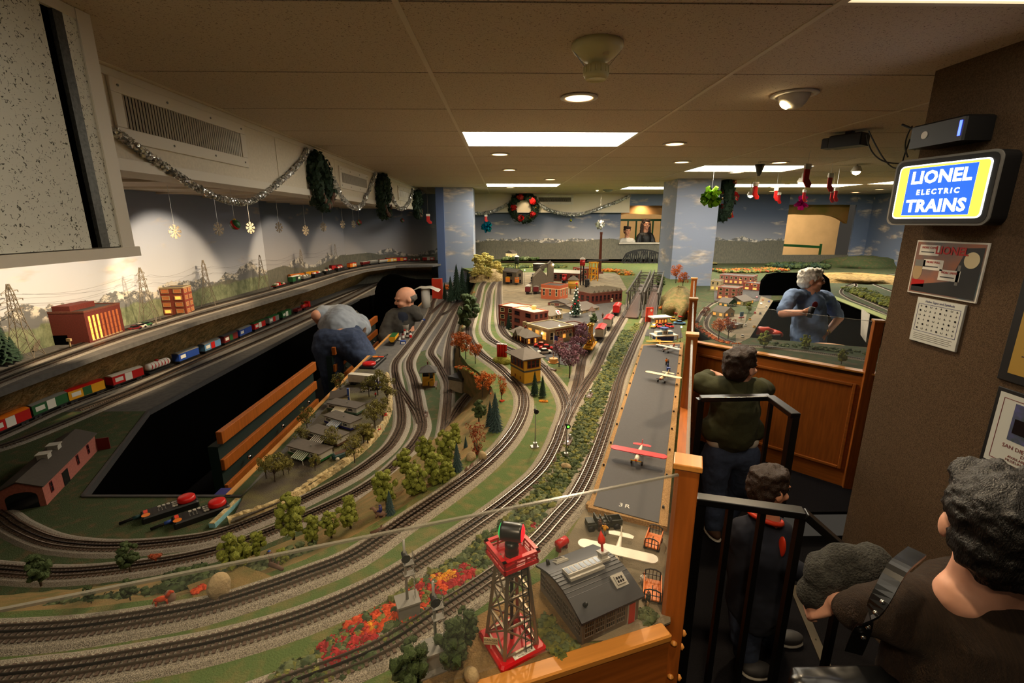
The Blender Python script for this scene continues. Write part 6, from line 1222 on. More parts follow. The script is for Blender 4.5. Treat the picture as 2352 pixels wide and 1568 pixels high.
# ---------------------------------------------------------------- trees and shrubs
for nm,c,c2 in(('olive',(134,138,48),(84,94,30)),('dkgreen',(70,86,42),(42,56,28)),('pine',(38,66,44),(24,42,30)),('bluepine',(56,80,78),(34,50,52)),('orange',(206,112,30),(160,76,24)),('rust',(156,68,28),(110,46,20)),('ygreen',(136,128,56),(96,92,40)),('purple',(136,92,108),(96,64,80)),('paleyellow',(222,206,120),(170,160,84)),('crimson',(176,34,36),(130,24,28)),('flame',(212,82,24),(176,52,20)),('amber',(218,150,26),(180,110,20)),('sage',(104,114,74),(66,76,46)),('moss',(126,124,56),(82,88,38))):
 mat('leaf_'+nm,c,.9,c2=c2,vs=60,det=3)
mat('bark',(62,48,36),.9,var=.2,vs=60)
TS={}
def tree_src(kind,col,v):
 """unit-height crown and trunk meshes"""
 key=(kind,col,v)
 if key in TS:return TS[key]
 rs=random.getstate();random.seed(hash(kind)%1000*0+len(kind)*31+v*7);c,k=MB(),MB()
 if kind=='clump':
  k.cyl((0,0,0),(0,0,.4),.03,.02,7)
  for i in range(52):
   z=random.uniform(.24,.92);r=.31*math.sin(math.pi*min(1,max(.12,(z-.2)/.8)))**.6;a=random.uniform(0,6.3);rr=random.uniform(0,r);p=(rr*math.cos(a),rr*math.sin(a),z);s=random.uniform(.055,.1)
   c.ico(p,s,1,.25);c.leafs(p,s,30,.017)
 elif kind=='pine':
  k.cyl((0,0,0),(0,0,.2),.025,.02,6);L=13
  for i in range(L):
   z=.08+.86*i/L;r=.2*(1-i/L)**.85+.012;n=22;ph=random.uniform(0,6)
   vs=[(0,0,z+.13)]+[((r*(1 if j%2 else .62)*random.uniform(.85,1.1))*math.cos(ph+2*math.pi*j/n),(r*(1 if j%2 else .62))*math.sin(ph+2*math.pi*j/n),z-(.015 if j%2 else-.02))for j in range(n)]
   c.add(vs,[(0,1+j,1+(j+1)%n)for j in range(n)])
 elif kind=='airy':
  k.cyl((0,0,0),(.01,0,.45),.022,.014,6)
  for i in range(15):
   a=i*2.4;z=random.uniform(.45,.92);r=random.uniform(.08,.3)*(1.1-abs(z-.65));p=Vector((r*math.cos(a),r*math.sin(a),z));k.tube([(0,0,random.uniform(.25,.5)),p*.6+Vector((0,0,.2*z)),p],[.012,.007,.003],4);c.leafs(p,.11,56,.024)
 elif kind=='cone':
  k.cyl((0,0,0),(0,0,.3),.02,.014,6)
  for i in range(24):
   z=random.uniform(.2,.95);r=.05+.17*min(1,(z-.15)/.6);a=random.uniform(0,6.3);p=Vector((r*math.cos(a)*random.random()**.5,r*math.sin(a)*random.random()**.5,z));k.tube([(0,0,.15),p],[.008,.002],3);c.leafs(p,.07,26,.018)
 elif kind=='bush':
  k.cyl((0,0,0),(0,0,.3),.04,.03,5)
  for i in range(16):a=random.uniform(0,6.3);r=random.uniform(0,.45);z=random.uniform(.2,.75);p=(r*math.cos(a),r*math.sin(a),z);c.ico(p,.2,1,.3);c.leafs(p,.22,22,.05)
 random.setstate(rs);TS[key]=[c,k,None];return TS[key]
def tree(label,kind,col,px,py,hpx,z=None,name=None,grp='model trees',wid=1.0,P=None,h=None):
 z=TM if z is None else z;p=P or at(px,py,z);h=h or msz(px,py,z,hpx);v=(px or int(p.x*97))%3;src=tree_src(kind,col,v)
 t=thing(name or{'pine':'pine_tree','bush':'bush'}.get(kind,'model_tree'),label,'bush' if kind=='bush' else 'tree',p,(px or 7)*1.7%6.28,grp);t.scale=(h*wid,h*wid,h)
 if src[2]is None:src[2]=(src[0].build('crown','leaf_'+col,t),src[1].build('trunk','bark',t))
 else:inst(src[2][0],t);inst(src[2][1],t)
 return t
for k_,kind,col,z,L in(
 ('front','clump','dkgreen',TM,((948,1600,150,'dark foam tree at the bottom edge left of the grey signal base'),(1046,1537,135,'dark foam tree right of the grey signal base'),(1074,1482,100,'round dark tree beside the red tower base'),(95,1345,85,'broad dark tree at the lower left by the outer track'),(300,1312,75,'dark tree in front of the yard loop'),(300,1378,55,'small dark tree behind the acrylic sheet'),(210,1385,45,'low dark tree at the lower left'))),
 ('mid','clump','olive',TM-.03,((545,1315,105,'olive tree standing on the acrylic edge line'),(592,1283,70,'small olive tree beside the large one on the slope'),(675,1238,115,'tall pale olive tree at the left of the grove'),(718,1250,75,'olive tree low in the grove'),(762,1238,72,'yellowish tree in the middle of the grove'),(806,1215,85,'bright olive tree above the acrylic edge'),(652,1302,50,'little olive tree below the grove'),(889,1168,100,'olive tree behind the dark spruce'),(934,1102,80,'olive tree on the crest of the slope'),(957,1150,90,'spreading olive tree near the curve'),(977,1065,70,'olive tree high on the slope'),(1002,1125,95,'olive tree beside the blue spruce'),(1026,1070,88,'tall olive tree at the top of the grove'),(1046,1032,65,'leafy tree nearest the yard switch'),(1024,1122,70,'narrow olive tree leaning to the track'))),
 ('dk','clump','dkgreen',TM-.03,((1100,968,55,'dark tree left of the tall spruce'),(1072,765,95,'tall dark tree at the head of the yard'),(1515,668,40,'dark tree clump beside the right bridge'),(1364,748,30,'round green tree by the gazebo'))),
 ('pn','pine','bluepine',TM-.03,((898,1200,85,'dark spruce behind the horse rider'),(1051,1098,90,'blue spruce on the slope edge'),(1070,1032,34,'small blue spruce behind the rust tree'),(1138,1003,110,'tallest blue spruce near the curve'),(1126,985,70,'spruce behind the tallest one'))),
 ('pt','pine','pine',TM,((1228,908,60,'left pine of the pair below the signal tower'),(1246,912,54,'right pine of the pair below the signal tower'),(1168,756,40,'pine left of the station'),(1180,756,30,'small pine by the station lamp'),(1590,690,26,'small pine at the foot of the cloud pillar'))),
 ('py','pine','pine',TY,((1022,690,42,'pine first from the left below the blue pillar'),(1036,695,62,'pine in front of the blue pillar'),(1050,694,88,'tall pine before the blue pillar'),(1063,692,80,'tall pine beside the bright pillar edge'),(1076,684,62,'pine right of the bright pillar edge'),(1086,680,48,'short pine on the rock bank'))),
 ('or','airy','orange',TM,((1056,820,62,'orange tree at the top of the portal bank'),(1070,824,58,'second orange tree above the portal'),(1092,835,50,'orange tree leaning over the track'),(1108,912,62,'bushy orange tree in front of the portal'),(1124,905,52,'orange tree behind the portal beam'))),
 ('or2','cone','orange',TM,((1152,920,62,'fan shaped orange tree by the curve'),)),('ru','cone','rust',TM-.03,((1097,1060,98,'rust red fan tree above the boulders'),)),
 ('or3','airy','orange',TM+.2,((1552,650,42,'orange tree on the rocky hill before the pillar'),(1568,662,38,'second orange tree on the rocky hill'))),
 ('pu','airy','purple',TM,((1308,868,78,'purple blossom tree closest to the viewer'),(1284,842,62,'purple tree beside the flag pedestal'),(1322,838,68,'purple tree behind the first'),(1334,815,62,'purple tree near the yellow wheel car'),(1338,790,52,'small purple tree by the street'))),
 ('cp','airy','ygreen',CZ,((632,1108,68,'thin leafy tree at the near end of the caravan park'),(612,1100,58,'thin tree overhanging the pit edge'),(652,1092,55,'thin tree beside the first caravan'),(664,1090,40,'small thin tree in front of the first caravan'),(706,990,58,'thin tree by the pit edge behind the caravans'),(694,1022,48,'thin tree between the first two caravans'),(724,1082,42,'tree standing in front of the green awning'),(766,1038,60,'tree in front of the second caravan'),(815,1062,66,'tree beside the teal camper'),(836,1022,56,'tree near the swing'),(862,985,66,'yellow-green tree by the rock rim'),(880,968,56,'tree next to the picnic table'),(868,908,62,'tree beside the lorry cab'),(890,930,66,'tree at the corner of the rock rim'),(782,902,48,'tree at the pit edge behind the camp office'),(848,912,50,'tree in front of the white trailer')))):
 for px,py,h_,lb in L:tree(lb,kind,col,px,py,h_,z)
tree('flowering climbing tree beside the camp swing','clump','ygreen',845,1018,50,CZ)
EMB=((170,895,42),(243,857,42),(368,817,36),(408,800,34),(424,797,30),(461,772,28),(494,759,27),(523,752,24),(557,740,21),(573,732,26),(592,729,20),(621,717,22),(643,714,18),(655,707,21),(664,704,17),(675,699,18),(690,692,18),(703,689,22),(745,674,22),(757,662,15),(766,662,15),(850,634,16),(858,632,18),(868,630,17),(926,630,17),(975,626,11))
ORD='first second third fourth fifth sixth seventh eighth ninth tenth eleventh twelfth thirteenth fourteenth fifteenth sixteenth seventeenth eighteenth nineteenth twentieth 21st 22nd 23rd 24th 25th 26th'.split()
for k,(px,py,h_)in enumerate(EMB):tree(ORD[k]+' small dark pine from the left along the tan embankment','pine','pine',px,py,h_,TY+.045,grp='small pines on the left embankment')
for k,(px,py,h_)in enumerate(((300,718,30),(312,716,34),(322,716,32),(12,838,110),(36,830,60))):tree(('dark pine behind the power station','taller dark pine behind the power station','third dark pine behind the power station','large dark pine at the left picture edge','dark pine behind the first pylon')[k],'pine','pine',px,py,h_,UP,wid=1.5)
CL=[(1098,618,34),(1112,616,36),(1126,620,34),(1140,626,28),(1104,636,32),(1122,640,26),(1150,634,22),(1090,640,26)]
for k,(px,py,h_)in enumerate(CL):tree(('leftmost upper','second upper','third upper','rightmost upper','lower left','lower middle','far right','lowest left')[k]+' pale yellow blossom tree on the rock bank by the blue pillar','clump','paleyellow',px,py,h_,TM+.05,wid=1.6,grp='pale yellow trees on the rock bank')
# christmas tree with ornaments
t=tree('decorated christmas tree with white and red ornaments in the town','pine','pine',1322,728,75,TM);h_=1.0
for k in range(26):z=.12+.8*k/26;r=.2*(1-(z-.05)/.95);a=k*2.4;q=MB();q.ico((r*math.cos(a),r*math.sin(a),z),.028,2);q.build('ornament',('white','red','white')[k%3],t,True)
q=MB();q.ico((0,0,1.03),.04,1);q.build('tree_topper','red',t)
def hedge(name,label,path,z,w,n,mats,s,cat='shrubs',flake=9,hgt=.5):
 """uncountable foam shrubbery along a strip; one part per colour"""
 pts=smooth([at(x,y,z)for x,y in path],.02);o0=pts[0].copy();t=thing(name,label,cat,o0);t['kind']='stuff'
 for m in mats:
  q=MB()
  for _ in range(n//len(mats)):
   i=random.randrange(len(pts)-1);p=pts[i].lerp(pts[i+1],random.random());d=pts[i+1]-pts[i];nx=Vector((d.y,-d.x,0)).normalized();u=random.uniform(-1,1);p=p+nx*u*w/2-o0;p.z=random.uniform(0,s*hgt);r=s*random.uniform(.6,1.1)
   q.ico(p,r,1,.25,(1,1,.7));q.leafs(p,r,flake,r*.33,(1,1,.7))
  o=q.build('foliage','leaf_'+m,t);o['kind']='stuff'
hedge('shrub_strip','dark green foam shrub strip between the two front tracks',[(640,1600),(760,1528),(870,1450),(985,1365),(1090,1293),(1180,1215),(1245,1145),(1290,1085),(1335,1008),(1362,935),(1388,880),(1412,828),(1432,788),(1446,760)],TM,.1,3000,('sage','moss','dkgreen'),.012)
for px,w,n,m,lb in(([(745,1515),(800,1478),(850,1450)],.05,110,('crimson',),'crimson foam shrubs at the near end of the shrub strip'),([(800,1462),(860,1432),(910,1412)],.045,130,('flame',),'orange foam shrubs left of the silver signal base'),([(830,1452),(870,1436)],.02,40,('amber',),'small golden foam shrub between the orange ones'),([(915,1428),(960,1396)],.03,60,('flame',),'orange foam shrubs around the silver signal base'),([(955,1375),(990,1352),(1020,1345)],.05,120,('crimson','flame'),'red and orange foam shrubs right of the silver signal'),([(1000,1338),(1045,1322)],.02,60,('amber',),'golden foam shrub among the red ones'),([(1030,1350),(1060,1325),(1080,1308)],.035,100,('crimson',),'crimson foam shrub below the beacon platform'),([(1222,1215),(1232,1200)],.02,20,('crimson',),'little crimson shrub behind the beacon'),([(1240,922),(1256,922)],.012,16,('amber',),'golden shrub below the two pines'),([(445,1362),(470,1350)],.015,18,('flame',),'orange shrub beside the big boulder'),([(345,1282),(365,1278)],.012,10,('rust',),'rust shrub between the yard tracks'),([(1150,922),(1156,920)],.01,8,('flame',),'tiny orange shrub at the foot of the fan tree')):
 hedge('shrubs',lb,px,TM,w*1.25,n*2,m,.011 if n>30 else .007)
hedge('shrubs','olive shrubs between the hangar and the beacon',[(1238,1425),(1270,1465),(1310,1505)],TM,.045,90,('sage','moss'),.011);hedge('shrubs','green shrub beside the oak corner post',[(1472,1425),(1500,1410)],TM,.03,40,('sage',),.011)
hedge('shrubs','low green undergrowth along the crest of the wooded slope',[(60,1420),(260,1390),(430,1350),(600,1300),(730,1250)],TM-.03,.07,260,('dkgreen','sage'),.012);hedge('shrubs','undergrowth between the boulders and the yard loop',[(380,1345),(470,1320)],TM-.02,.06,60,('dkgreen',),.016);hedge('shrubs','golden brown brush on the slope by the portal',[(1050,842),(1080,850),(1110,872),(1140,905)],TM-.02,.05,170,('orange','ygreen'),.010);hedge('shrubs','green brush in the middle of the grove',[(960,1160),(1010,1150),(880,1200)],TM-.02,.05,90,('olive','dkgreen'),.010)
hedge('shrubs','autumn hedge in front of the black arch bridge',[(1330,622),(1420,624),(1440,632)],TM,.2,160,('orange','amber','ygreen'),.045);hedge('shrubs','green hedge below the yellow cottage',[(1165,618),(1215,614),(1300,614)],TM,.2,130,('dkgreen','moss'),.045);hedge('shrubs','row of dark bushes below the back mural',[(1155,596),(1180,595),(1235,595)],1.02,.1,60,('dkgreen','sage'),.05);hedge('shrubs','green shrubs along the crossing by the bridges',[(1455,765),(1470,742)],TM,.07,70,('moss',),.014);hedge('shrubs','red flower beds beside the crossing street',[(1443,772),(1470,768)],TM,.012,30,('crimson',),.008);hedge('shrubs','brush along the foot of the yard retaining bank',[(1062,790),(1066,760),(1078,712),(1090,670)],TM-.01,.04,120,('moss','orange'),.012)
# rocky hill before the cloud pillar
def hill(name,label,cpx,z,rx,ry,h,m,rz=0,par=None):
 c=at(*cpx,z);q=MB();n,k=28,9;vs=[]
 for j in range(k):
  u=j/(k-1);rr=math.cos(u*math.pi/2)**.8
  for i in range(n):a=2*math.pi*i/n;f=1+.32*noise.noise(Vector((math.cos(a)*2,math.sin(a)*2,u*3+rx*9)));vs.append((rx*rr*math.cos(a)*f,ry*rr*math.sin(a)*f,h*math.sin(u*math.pi/2)*(1+.12*noise.noise(Vector((a*2,u*5,1))))-.005))
 q.add(vs,[(j*n+i,j*n+(i+1)%n,(j+1)*n+(i+1)%n,(j+1)*n+i)for j in range(k-1)for i in range(n)]+[tuple((k-1)*n+i for i in range(n))]);return tag(q.build(name,m,None,True,c,rz),label,'hill')
hill('rocky_hill','grassy rock hill between the right bridge and cloud pillar',(1556,712),TM,.16,.5,.22,'bank_grass',R(-20));hill('rock_bank','pale rock bank under the yellow blossom trees',(1122,640),TM,.3,.42,.14,'rock_pale')
hedge('shrubs','orange brush on the rocky hill by the diner',[(1530,705),(1555,712),(1575,720)],TM+.05,.2,90,('orange','rust','moss'),.02)
# boulders, logs, riders, animals
def boulder(label,px,py,z,w,h,m='rock_grey',s=1):c=at(px,py,z);r=msz(px,py,z,w)/2;q=MB();q.ico((0,0,r*h*.8),r,3,.02,(1,.75,h));tag(q.build('boulder',m,None,True,c,px),label,'rock','scenery boulders')
mat('rock_grey',(164,142,104),.9,var=.14,vs=40,bump=.4,bs=120);mat('rock_brown',(120,92,76),.9,var=.14,vs=40)
boulder('large upright tan boulder beside the front track',507,1368,TM,52,1.25);boulder('round brown boulder left of the orange deer shrub',392,1380,TM,30,1.0,'rock_brown');boulder('grey boulder left of the rust tree',1082,1058,TM-.01,30,.8);boulder('rounded grey boulder right of the rust tree',1108,1056,TM,24,1.0);boulder('flat tan rock on the shrub strip',1300,1075,TM,26,.5);boulder('pale tan rock at the bottom by the oak panel',1083,1560,TM,44,.7)
def log(label,a,b,z,r=.006):A,B=at(*a,z),at(*b,z);t=thing('log',label,'log',A,0,'fallen logs');q=MB();d=B-A;q.tube([(0,0,r),(d.x*.5,d.y*.5,r*1.3),(d.x,d.y,r)],[r,r*.9,r*.7],8);q.build('stem','brown',t,True);q=MB();q.cyl((d.x*.6,d.y*.6,r),(d.x*.6,d.y*.6+.01,r*2.5),r*.4,n=6);q.build('branch_stub','brown',t)
log('fallen log on the orange soil by the sitting figure',(620,1300),(650,1312),TM);log('pale fallen log beside the boulders',(1073,1098),(1085,1068),TM);log('long thin log at the acrylic edge',(852,1230),(890,1215),TM)
def horse(label,px,py,z,rz,m,s=1.0,name='model_horse',rider=None):
 t=thing(name,label,'horse' if name=='model_horse' else 'deer',at(px,py,z),rz,None,s);q=MB();q.ico((0,0,.024),.01,2,0,(1.7,.75,.85));q.cyl((.013,0,.027),(.023,0,.041),.0055,.004,8);q.cyl((.021,0,.041),(.031,0,.037),.0042,.003,8)
 for x,y in((.012,.004),(.012,-.004),(-.012,.004),(-.012,-.004)):q.cyl((x,y,.022),(x*1.1,y,.011),.0034,.0022,6);q.cyl((x*1.1,y,.011),(x*1.02,y,0),.0022,.0018,6)
 q.cyl((-.016,0,.028),(-.022,0,.014),.002,.001,5);q.build('body',m,t,True)
 if rider:fg=fig(rider,Vector(t.location)+Vector((0,0,.012)),0,0,.04,'navy','navy',rz+R(90),1,'navy');fg['label']=rider
horse('brown horse with blue rider in front of the dark spruce',876,1196,TM-.02,R(170),'rock_brown',1,rider='tiny rider in blue on the brown horse');horse('small orange deer standing at the foot of the round boulder',374,1392,TM,R(20),'leaf_flame',.8,'model_deer')
fig('tiny sitting figure with blue cap by the fallen log',622,1292,TM-.01,.036,'rock_brown','brown',R(40),1,'blue');fig('tiny hiker behind the trees by the boulders',1072,1092,TM-.01,.034,'rock_brown','darkred',0,1);fig('tiny white figure on the town lawn',1373,742,TM,.036,'white','white',0,1);fig('tiny brown figure standing in the park',1384,730,TM,.045,'brown','brown',0);fig('tiny dark figure near the white one',1383,748,TM,.03,'darkgrey','black',0,1);fig('tiny white figure before the small signal cabin',1002,894,TY,.03,'white','rock_grey',0)
# ---------------------------------------------------------------- right-hand layout
rt=thing('side_layout','second lower model layout with a town around a black operator pit','table')
q=MB();q.prism([(1.70,3.66),(1.71,4.11),(1.85,5.0),(2.6,7.0),(2.6,YB),(9,YB),(8.4,7),(4.15,5.88),(3.24,5.56),(2.01,3.71),(2.84,3.35),(3.4,3.4),(3.2,2.3),(2.303,2.741),(1.485,3.574)],RT-.03,RT);q.build('terrain','grass_dark',rt)
q=MB();q.prism([(4.15,5.88),(8.4,7),(8,3.5),(4.6,3.0),(3.69,4.28)],RT-.03,RT);q.build('terrain_side','grass_dark',rt)
q=MB()
for a,b in(((2.01,3.71),(3.24,5.56)),((3.24,5.56),(4.15,5.88)),((4.15,5.88),(3.69,4.28)),((3.69,4.28),(4.6,3.0)),((2.84,3.35),(2.01,3.71)),((1.70,3.66),(1.71,4.11)),((1.71,4.11),(1.85,5))):q.bar((*a,RT/2-.01),(*b,RT/2-.01),.012,RT-.02)
q.build('pit_skirt','pit_black',rt)
hp=[aty(x,y,5.95)for x,y in((1752,645),(1765,630),(1790,626),(1850,627),(1890,628),(1905,640),(1912,700))];q=MB();q.gable([(p.x,p.z)for p in hp]+[(hp[-1].x,.2),(hp[0].x,.2)],5.95,6.0);q.build('pit_curtain','pit_black',rt)
patch('road',[(1690,792),(1722,776),(1776,690),(1748,680),(1733,720),(1690,765)],'apron',RT,.002,rt);patch('street',[(1640,690),(1640,665),(1770,660),(1772,685),(1700,700)],'road',RT,.0015,rt);patch('plaza',[(1640,755),(1650,722),(1715,722),(1710,750),(1680,775)],'apron',RT,.0018,rt);patch('edge_strip',[(1905,682),(2055,742),(2055,733),(1906,676)],mat('edge_green',(150,160,96),.8),RT,.003,rt)
for lb,px in(('narrow track curving in from the oak post',[(1600,740),(1618,712),(1645,694),(1690,686),(1735,688)]),('narrow track looping past the orange bushes',[(1690,790),(1645,770),(1622,748),(1632,722),(1660,704)]),('narrow track along the oak cabinet front',[(1680,793),(1760,798),(1850,808),(1950,822),(2060,840)]),('narrow track along the green bench edge',[(2070,736),(2000,706),(1955,688),(1932,672),(1942,658),(1960,650),(1940,640),(1915,636)]),('second narrow track beside the green bench edge',[(2070,724),(2010,698),(1968,680),(1950,668),(1966,656),(1960,646)]),('narrow track winding through the hills',[(2070,676),(2030,662),(2000,648),(2015,636),(2060,628)])):track(lb,px,RT,0,'ballast',.0085,.03,tie_d=.012,bh=.004)
for a in(('pink three storey corner house with lamps in the side town',(1690,690),(1656,682),(1704,684),.14,'brick_pink',3,2,3,'flat'),('long pink terrace at the back of the side town',(1728,655),(1645,652),(1738,650),.12,'brick_pink',2,2,7,'flat'),('yellow gabled barn in the side town',(1662,730),(1650,722),(1686,726),.05,'stone_tan',1,2,2,'gy'),('tudor house with pale steep roof in the side town',(1706,702),(1690,692),(1730,697),.045,'cream',1,4,2,'gx'),('green roofed house between barn and tudor house',(1672,706),(1664,700),(1692,703),.045,'barn_green',1,2,2,'gy'),('low grey petrol station with flat roof',(1672,758),(1655,750),(1706,752),.03,'light_grey',1,4,2,'flat'),('white and red shop block at the far end of the side town',(1742,668),(1725,660),(1758,664),.09,'brick_red',2,3,2,'flat'),('cream block under the cloud pillar',(1652,668),(1640,662),(1660,664),.13,'stone_tan',2,2,2,'flat')):
 bldg(a[0],a[1],a[2],a[3],RT,a[4],a[5],a[6],a[7],a[8],roof=a[9],rm='roof_grey',rise=.05,lit=1,group='side town buildings')
for px,py,m,lb in((1752,690,'orange','orange car at the top of the side road'),(1748,699,'offwhite','white van on the side road'),(1766,694,'blue','blue car at the road edge'),(1760,706,'offwhite','white car beside the operator pit'),(1734,720,'red','red car halfway down the side road'),(1746,722,'darkgrey','dark car beside the red one'),(1722,735,'yellow','yellow taxi car on the side road'),(1712,748,'offwhite','pale car near the petrol station'),(1732,752,'yellow','yellow black car at the road rim'),(1705,774,'offwhite','white car at the near end of the side road'),(1672,733,'red','red car on the petrol station forecourt'),(1738,684,'red','red car by the roundabout')):auto(px,py,RT,R(62),m,lb,.6)
for px,py,lb in((1654,655,'first'),(1652,666,'second'),(1698,648,'third'),(1722,652,'fourth'),(1732,655,'fifth'),(1746,653,'sixth'),(1752,660,'seventh'),(1725,660,'eighth')):lamp(px,py+8,RT,.09,lb+' glowing red street light from the left in the side town','bulb_red')
t=thing('billboard','blue and red roadside billboard in the side town','sign',at(1702,735,RT),R(20));q=MB();q.bx(-.022,.022,-.002,.002,.035,.08);q.build('screen','pale_blue',t);q=MB();q.bx(-.03,.03,-.004,.004,.02,.032);q.build('red_board','red',t);q=MB();q.cyl((0,0,0),(0,0,.04),.003,n=6);q.build('post','black',t)
hedge('shrubs','rust coloured bushes along the curved black rim',[(1597,742),(1615,760),(1650,782),(1700,792)],RT,.05,130,('rust','orange'),.012);hedge('shrubs','autumn woods behind the side town',[(1640,622),(1720,622),(1790,618)],RT+.02,.5,420,('rust','dkgreen','ygreen','orange','moss'),.035);hedge('shrubs','dark conifer woods behind the operator',[(1780,612),(1840,610),(1900,612)],RT+.04,.5,300,('dkgreen','pine'),.06);hedge('shrubs','green wooded cliff on the right bench',[(1960,662),(1990,676),(2030,690),(2075,706)],RT+.02,.3,260,('moss','olive','sage'),.03);hedge('shrubs','grass tufts on the strip before the operator',[(1770,790),(1880,800),(2050,818)],RT,.1,100,('dkgreen','sage'),.014)
for px,py,h_,c,lb in((1650,780,52,'orange','thin orange tree at the near bend of the side layout'),(1672,778,50,'rust','thin rust tree beside the petrol station'),(1618,738,34,'rust','thin rust tree by the oak post')):tree(lb,'airy',c,px,py,h_,RT)
for px,py,h_,lb in((1754,800,44,'small olive tree in front of the operator chair'),(1848,802,36,'small olive tree before the operator'),(1932,836,36,'dark olive tree on the front strip'),(1720,718,26,'small brown tree beside the barn')):tree(lb,'clump','olive',px,py,h_,RT)
hill('rock_hill','grey rocky hill behind the operator',(1955,642),RT,.8,.6,.1,'bank');hill('dark_knoll','wooded knoll by the far opening',(1985,612),RT,.9,.5,.22,'grass_dark')
# oak cabinet front, post, clear sheet
A,B=Vector((1.485,3.574,0)),Vector((2.303,2.741,0));L=(B-A).length;t=thing('oak_cabinet','oak panelled cabinet front below the side layout','cabinet',A,face_dir(A,B))
q=MB();q.bx(0,L,0,.04,0,RT);q.build('carcass','wood_x',t);q=MB();q.bx(-.005,L+.01,-.012,.05,RT-.004,RT+.006);q.build('top_edge','wood_cap',t)
for x0,x1 in((.06,L*.3),(L*.36,L-.1)):
 q=MB();z0,z1=.14,RT-.1
 for s in((x0,x1,z0-.02,z0),(x0,x1,z1,z1+.02),(x0-.02,x0,z0-.02,z1+.02),(x1,x1+.02,z0-.02,z1+.02)):q.bx(s[0],s[1],-.014,0,s[2],s[3])
 q.build('panel_moulding','wood_x',t,bevel=.004);q=MB();q.bx(x0,x1,-.004,0,z0,z1);q.build('panel','wood',t)
post(B+Vector((-.02,.03,0)),'oak_post','oak post at the end of the side layout cabinet',1.13,.05,.05)
t=thing('side_layout_barrier','clear acrylic sheet above the oak cabinet','barrier',A,face_dir(A,B));q=MB();q.bx(0,L-.05,.01,.014,RT+.006,1.125);q.build('acrylic_sheet','plexi',t);q=MB();q.bx(0,L-.05,.0098,.0142,1.125,1.128);q.build('polished_edge','plexi_edge',t)
t=thing('chart_sheets','crumpled white track charts hanging on the black pit side','paper',(3.62,4.5,.55),R(70))
for k in range(3):q=MB();q.add([(k*.02,-.01*k,0),(.26+k*.02,-.02*k-.03,.02),(.28,.0,.3),(.03,0,.28),(-.05,-.1,-.05)],[(0,1,2,3),(0,4,1)]);q.build('sheet','offwhite',t)
t=thing('stool','wooden stool top beside the operator','stool',(2.75,3.75,0));q=MB();q.cyl((0,0,.66),(0,0,.7),.17,n=24);q.build('seat','wood_cap',t)
for k in range(4):a=k*math.pi/2+.6;q=MB();q.cyl((.14*math.cos(a),.14*math.sin(a),.66),(.18*math.cos(a),.18*math.sin(a),0),.014,n=8);q.build('leg','wood',t)
t=thing('red_jacket','bright red folded jacket in the operator pit','jacket',at(1752,772,.7));q=MB()
for k in range(5):q.ico((k*.05-.1,.02*(k%2),.06-.02*abs(k-2)),.07,2,.2,(1.1,.8,.5))
q.build('folds','diner_red',t,True);q=MB();q.bx(-.12,.12,-.08,.08,-.7,.03);q.build('chair_block','black',t)
# ---------------------------------------------------------------- black iron railing on the platform
def rail(label,pts,posts,z0=0):
 t=thing('railing',label,'railing',(0,0,0));
 for a,b in zip(pts,pts[1:]):q=MB();q.bar(a,b,.04,.022);q.build('top_rail','blackmetal',t,bevel=.003)
 for x,y,z,w in posts:q=MB();q.bx(x-w/2,x+w/2,y-w/2,y+w/2,z0,z);q.build('post','blackmetal',t)
a,b=Vector((.585,1.265,.9)),Vector((.868,1.186,.9));e=b+Vector((.35,-.1,-.3))
rail('black iron stair railing in front of the small boy',[a,b,e],[(.592,1.262,.9,.034)]+[(a.x+(b.x-a.x)*k,a.y+(b.y-a.y)*k,.9,.017)for k in(.33,.63)]+[(.862,1.188,.9,.02),(.99,1.15,.79,.018),(1.15,1.105,.66,.018)],-.5)
c=[atx(1600,930,.99),aty(1768,912,2.05),aty(1826,955,1.9)]
rail('black iron railing behind the boy in green',[aty(1608,915,2.0),aty(1768,912,1.95),aty(1828,955,1.75)],[(*tuple(aty(1608,915,2.0))[:2],aty(1608,915,2.0).z,.03),(*tuple(aty(1772,920,1.93))[:2],aty(1772,920,1.93).z,.016),(*tuple(aty(1824,955,1.76))[:2],aty(1824,955,1.76).z,.03)])
# ---------------------------------------------------------------- people
FOLD=bpy.data.textures.new('cloth_folds','CLOUDS');FOLD.noise_scale=.09;LOCK=bpy.data.textures.new('hair_locks','CLOUDS');LOCK.noise_scale=.022
for nm,c in(('skin',(214,152,120)),('skin_pale',(222,166,140))):mat(nm,c,.55,var=.06,vs=30)
mat('denim',(54,66,92),.9,var=.18,vs=60,bump=.3,bs=500);mat('denim_pale',(98,112,140),.9,var=.15,vs=40);mat('shirt_grey',(146,152,160),.9,var=.06,vs=20);mat('shirt_blue',(112,134,170),.9,var=.1,vs=40);mat('sweat_green',(58,60,34),.95,var=.1,vs=40,bump=.3,bs=500);mat('sweat_navy',(26,30,44),.95,var=.1,vs=40)
mat('knit_brown',(52,36,22),.95,var=.3,vs=30,stretch=(12,1,1),bump=.8,bs=160);mat('knit_grey',(52,52,48),.95,var=.4,vs=80,bump=1,bs=200);mat('jacket_dark',(54,50,44),.9,var=.12,vs=30);mat('hair_black',(16,14,13),.45,var=.5,vs=30,stretch=(6,6,1.2),bump=.6,bs=60);mat('hair_brown',(46,30,20),.5,var=.35,vs=40,stretch=(5,5,1.2),bump=.6,bs=90);mat('hair_white',(214,208,196),.7,var=.1,vs=60);mat('hair_grey',(92,86,78),.7);mat('eye_dark',(30,22,18),.2);mat('lip',(170,92,82),.5);mat('leather',(12,12,13),.28)
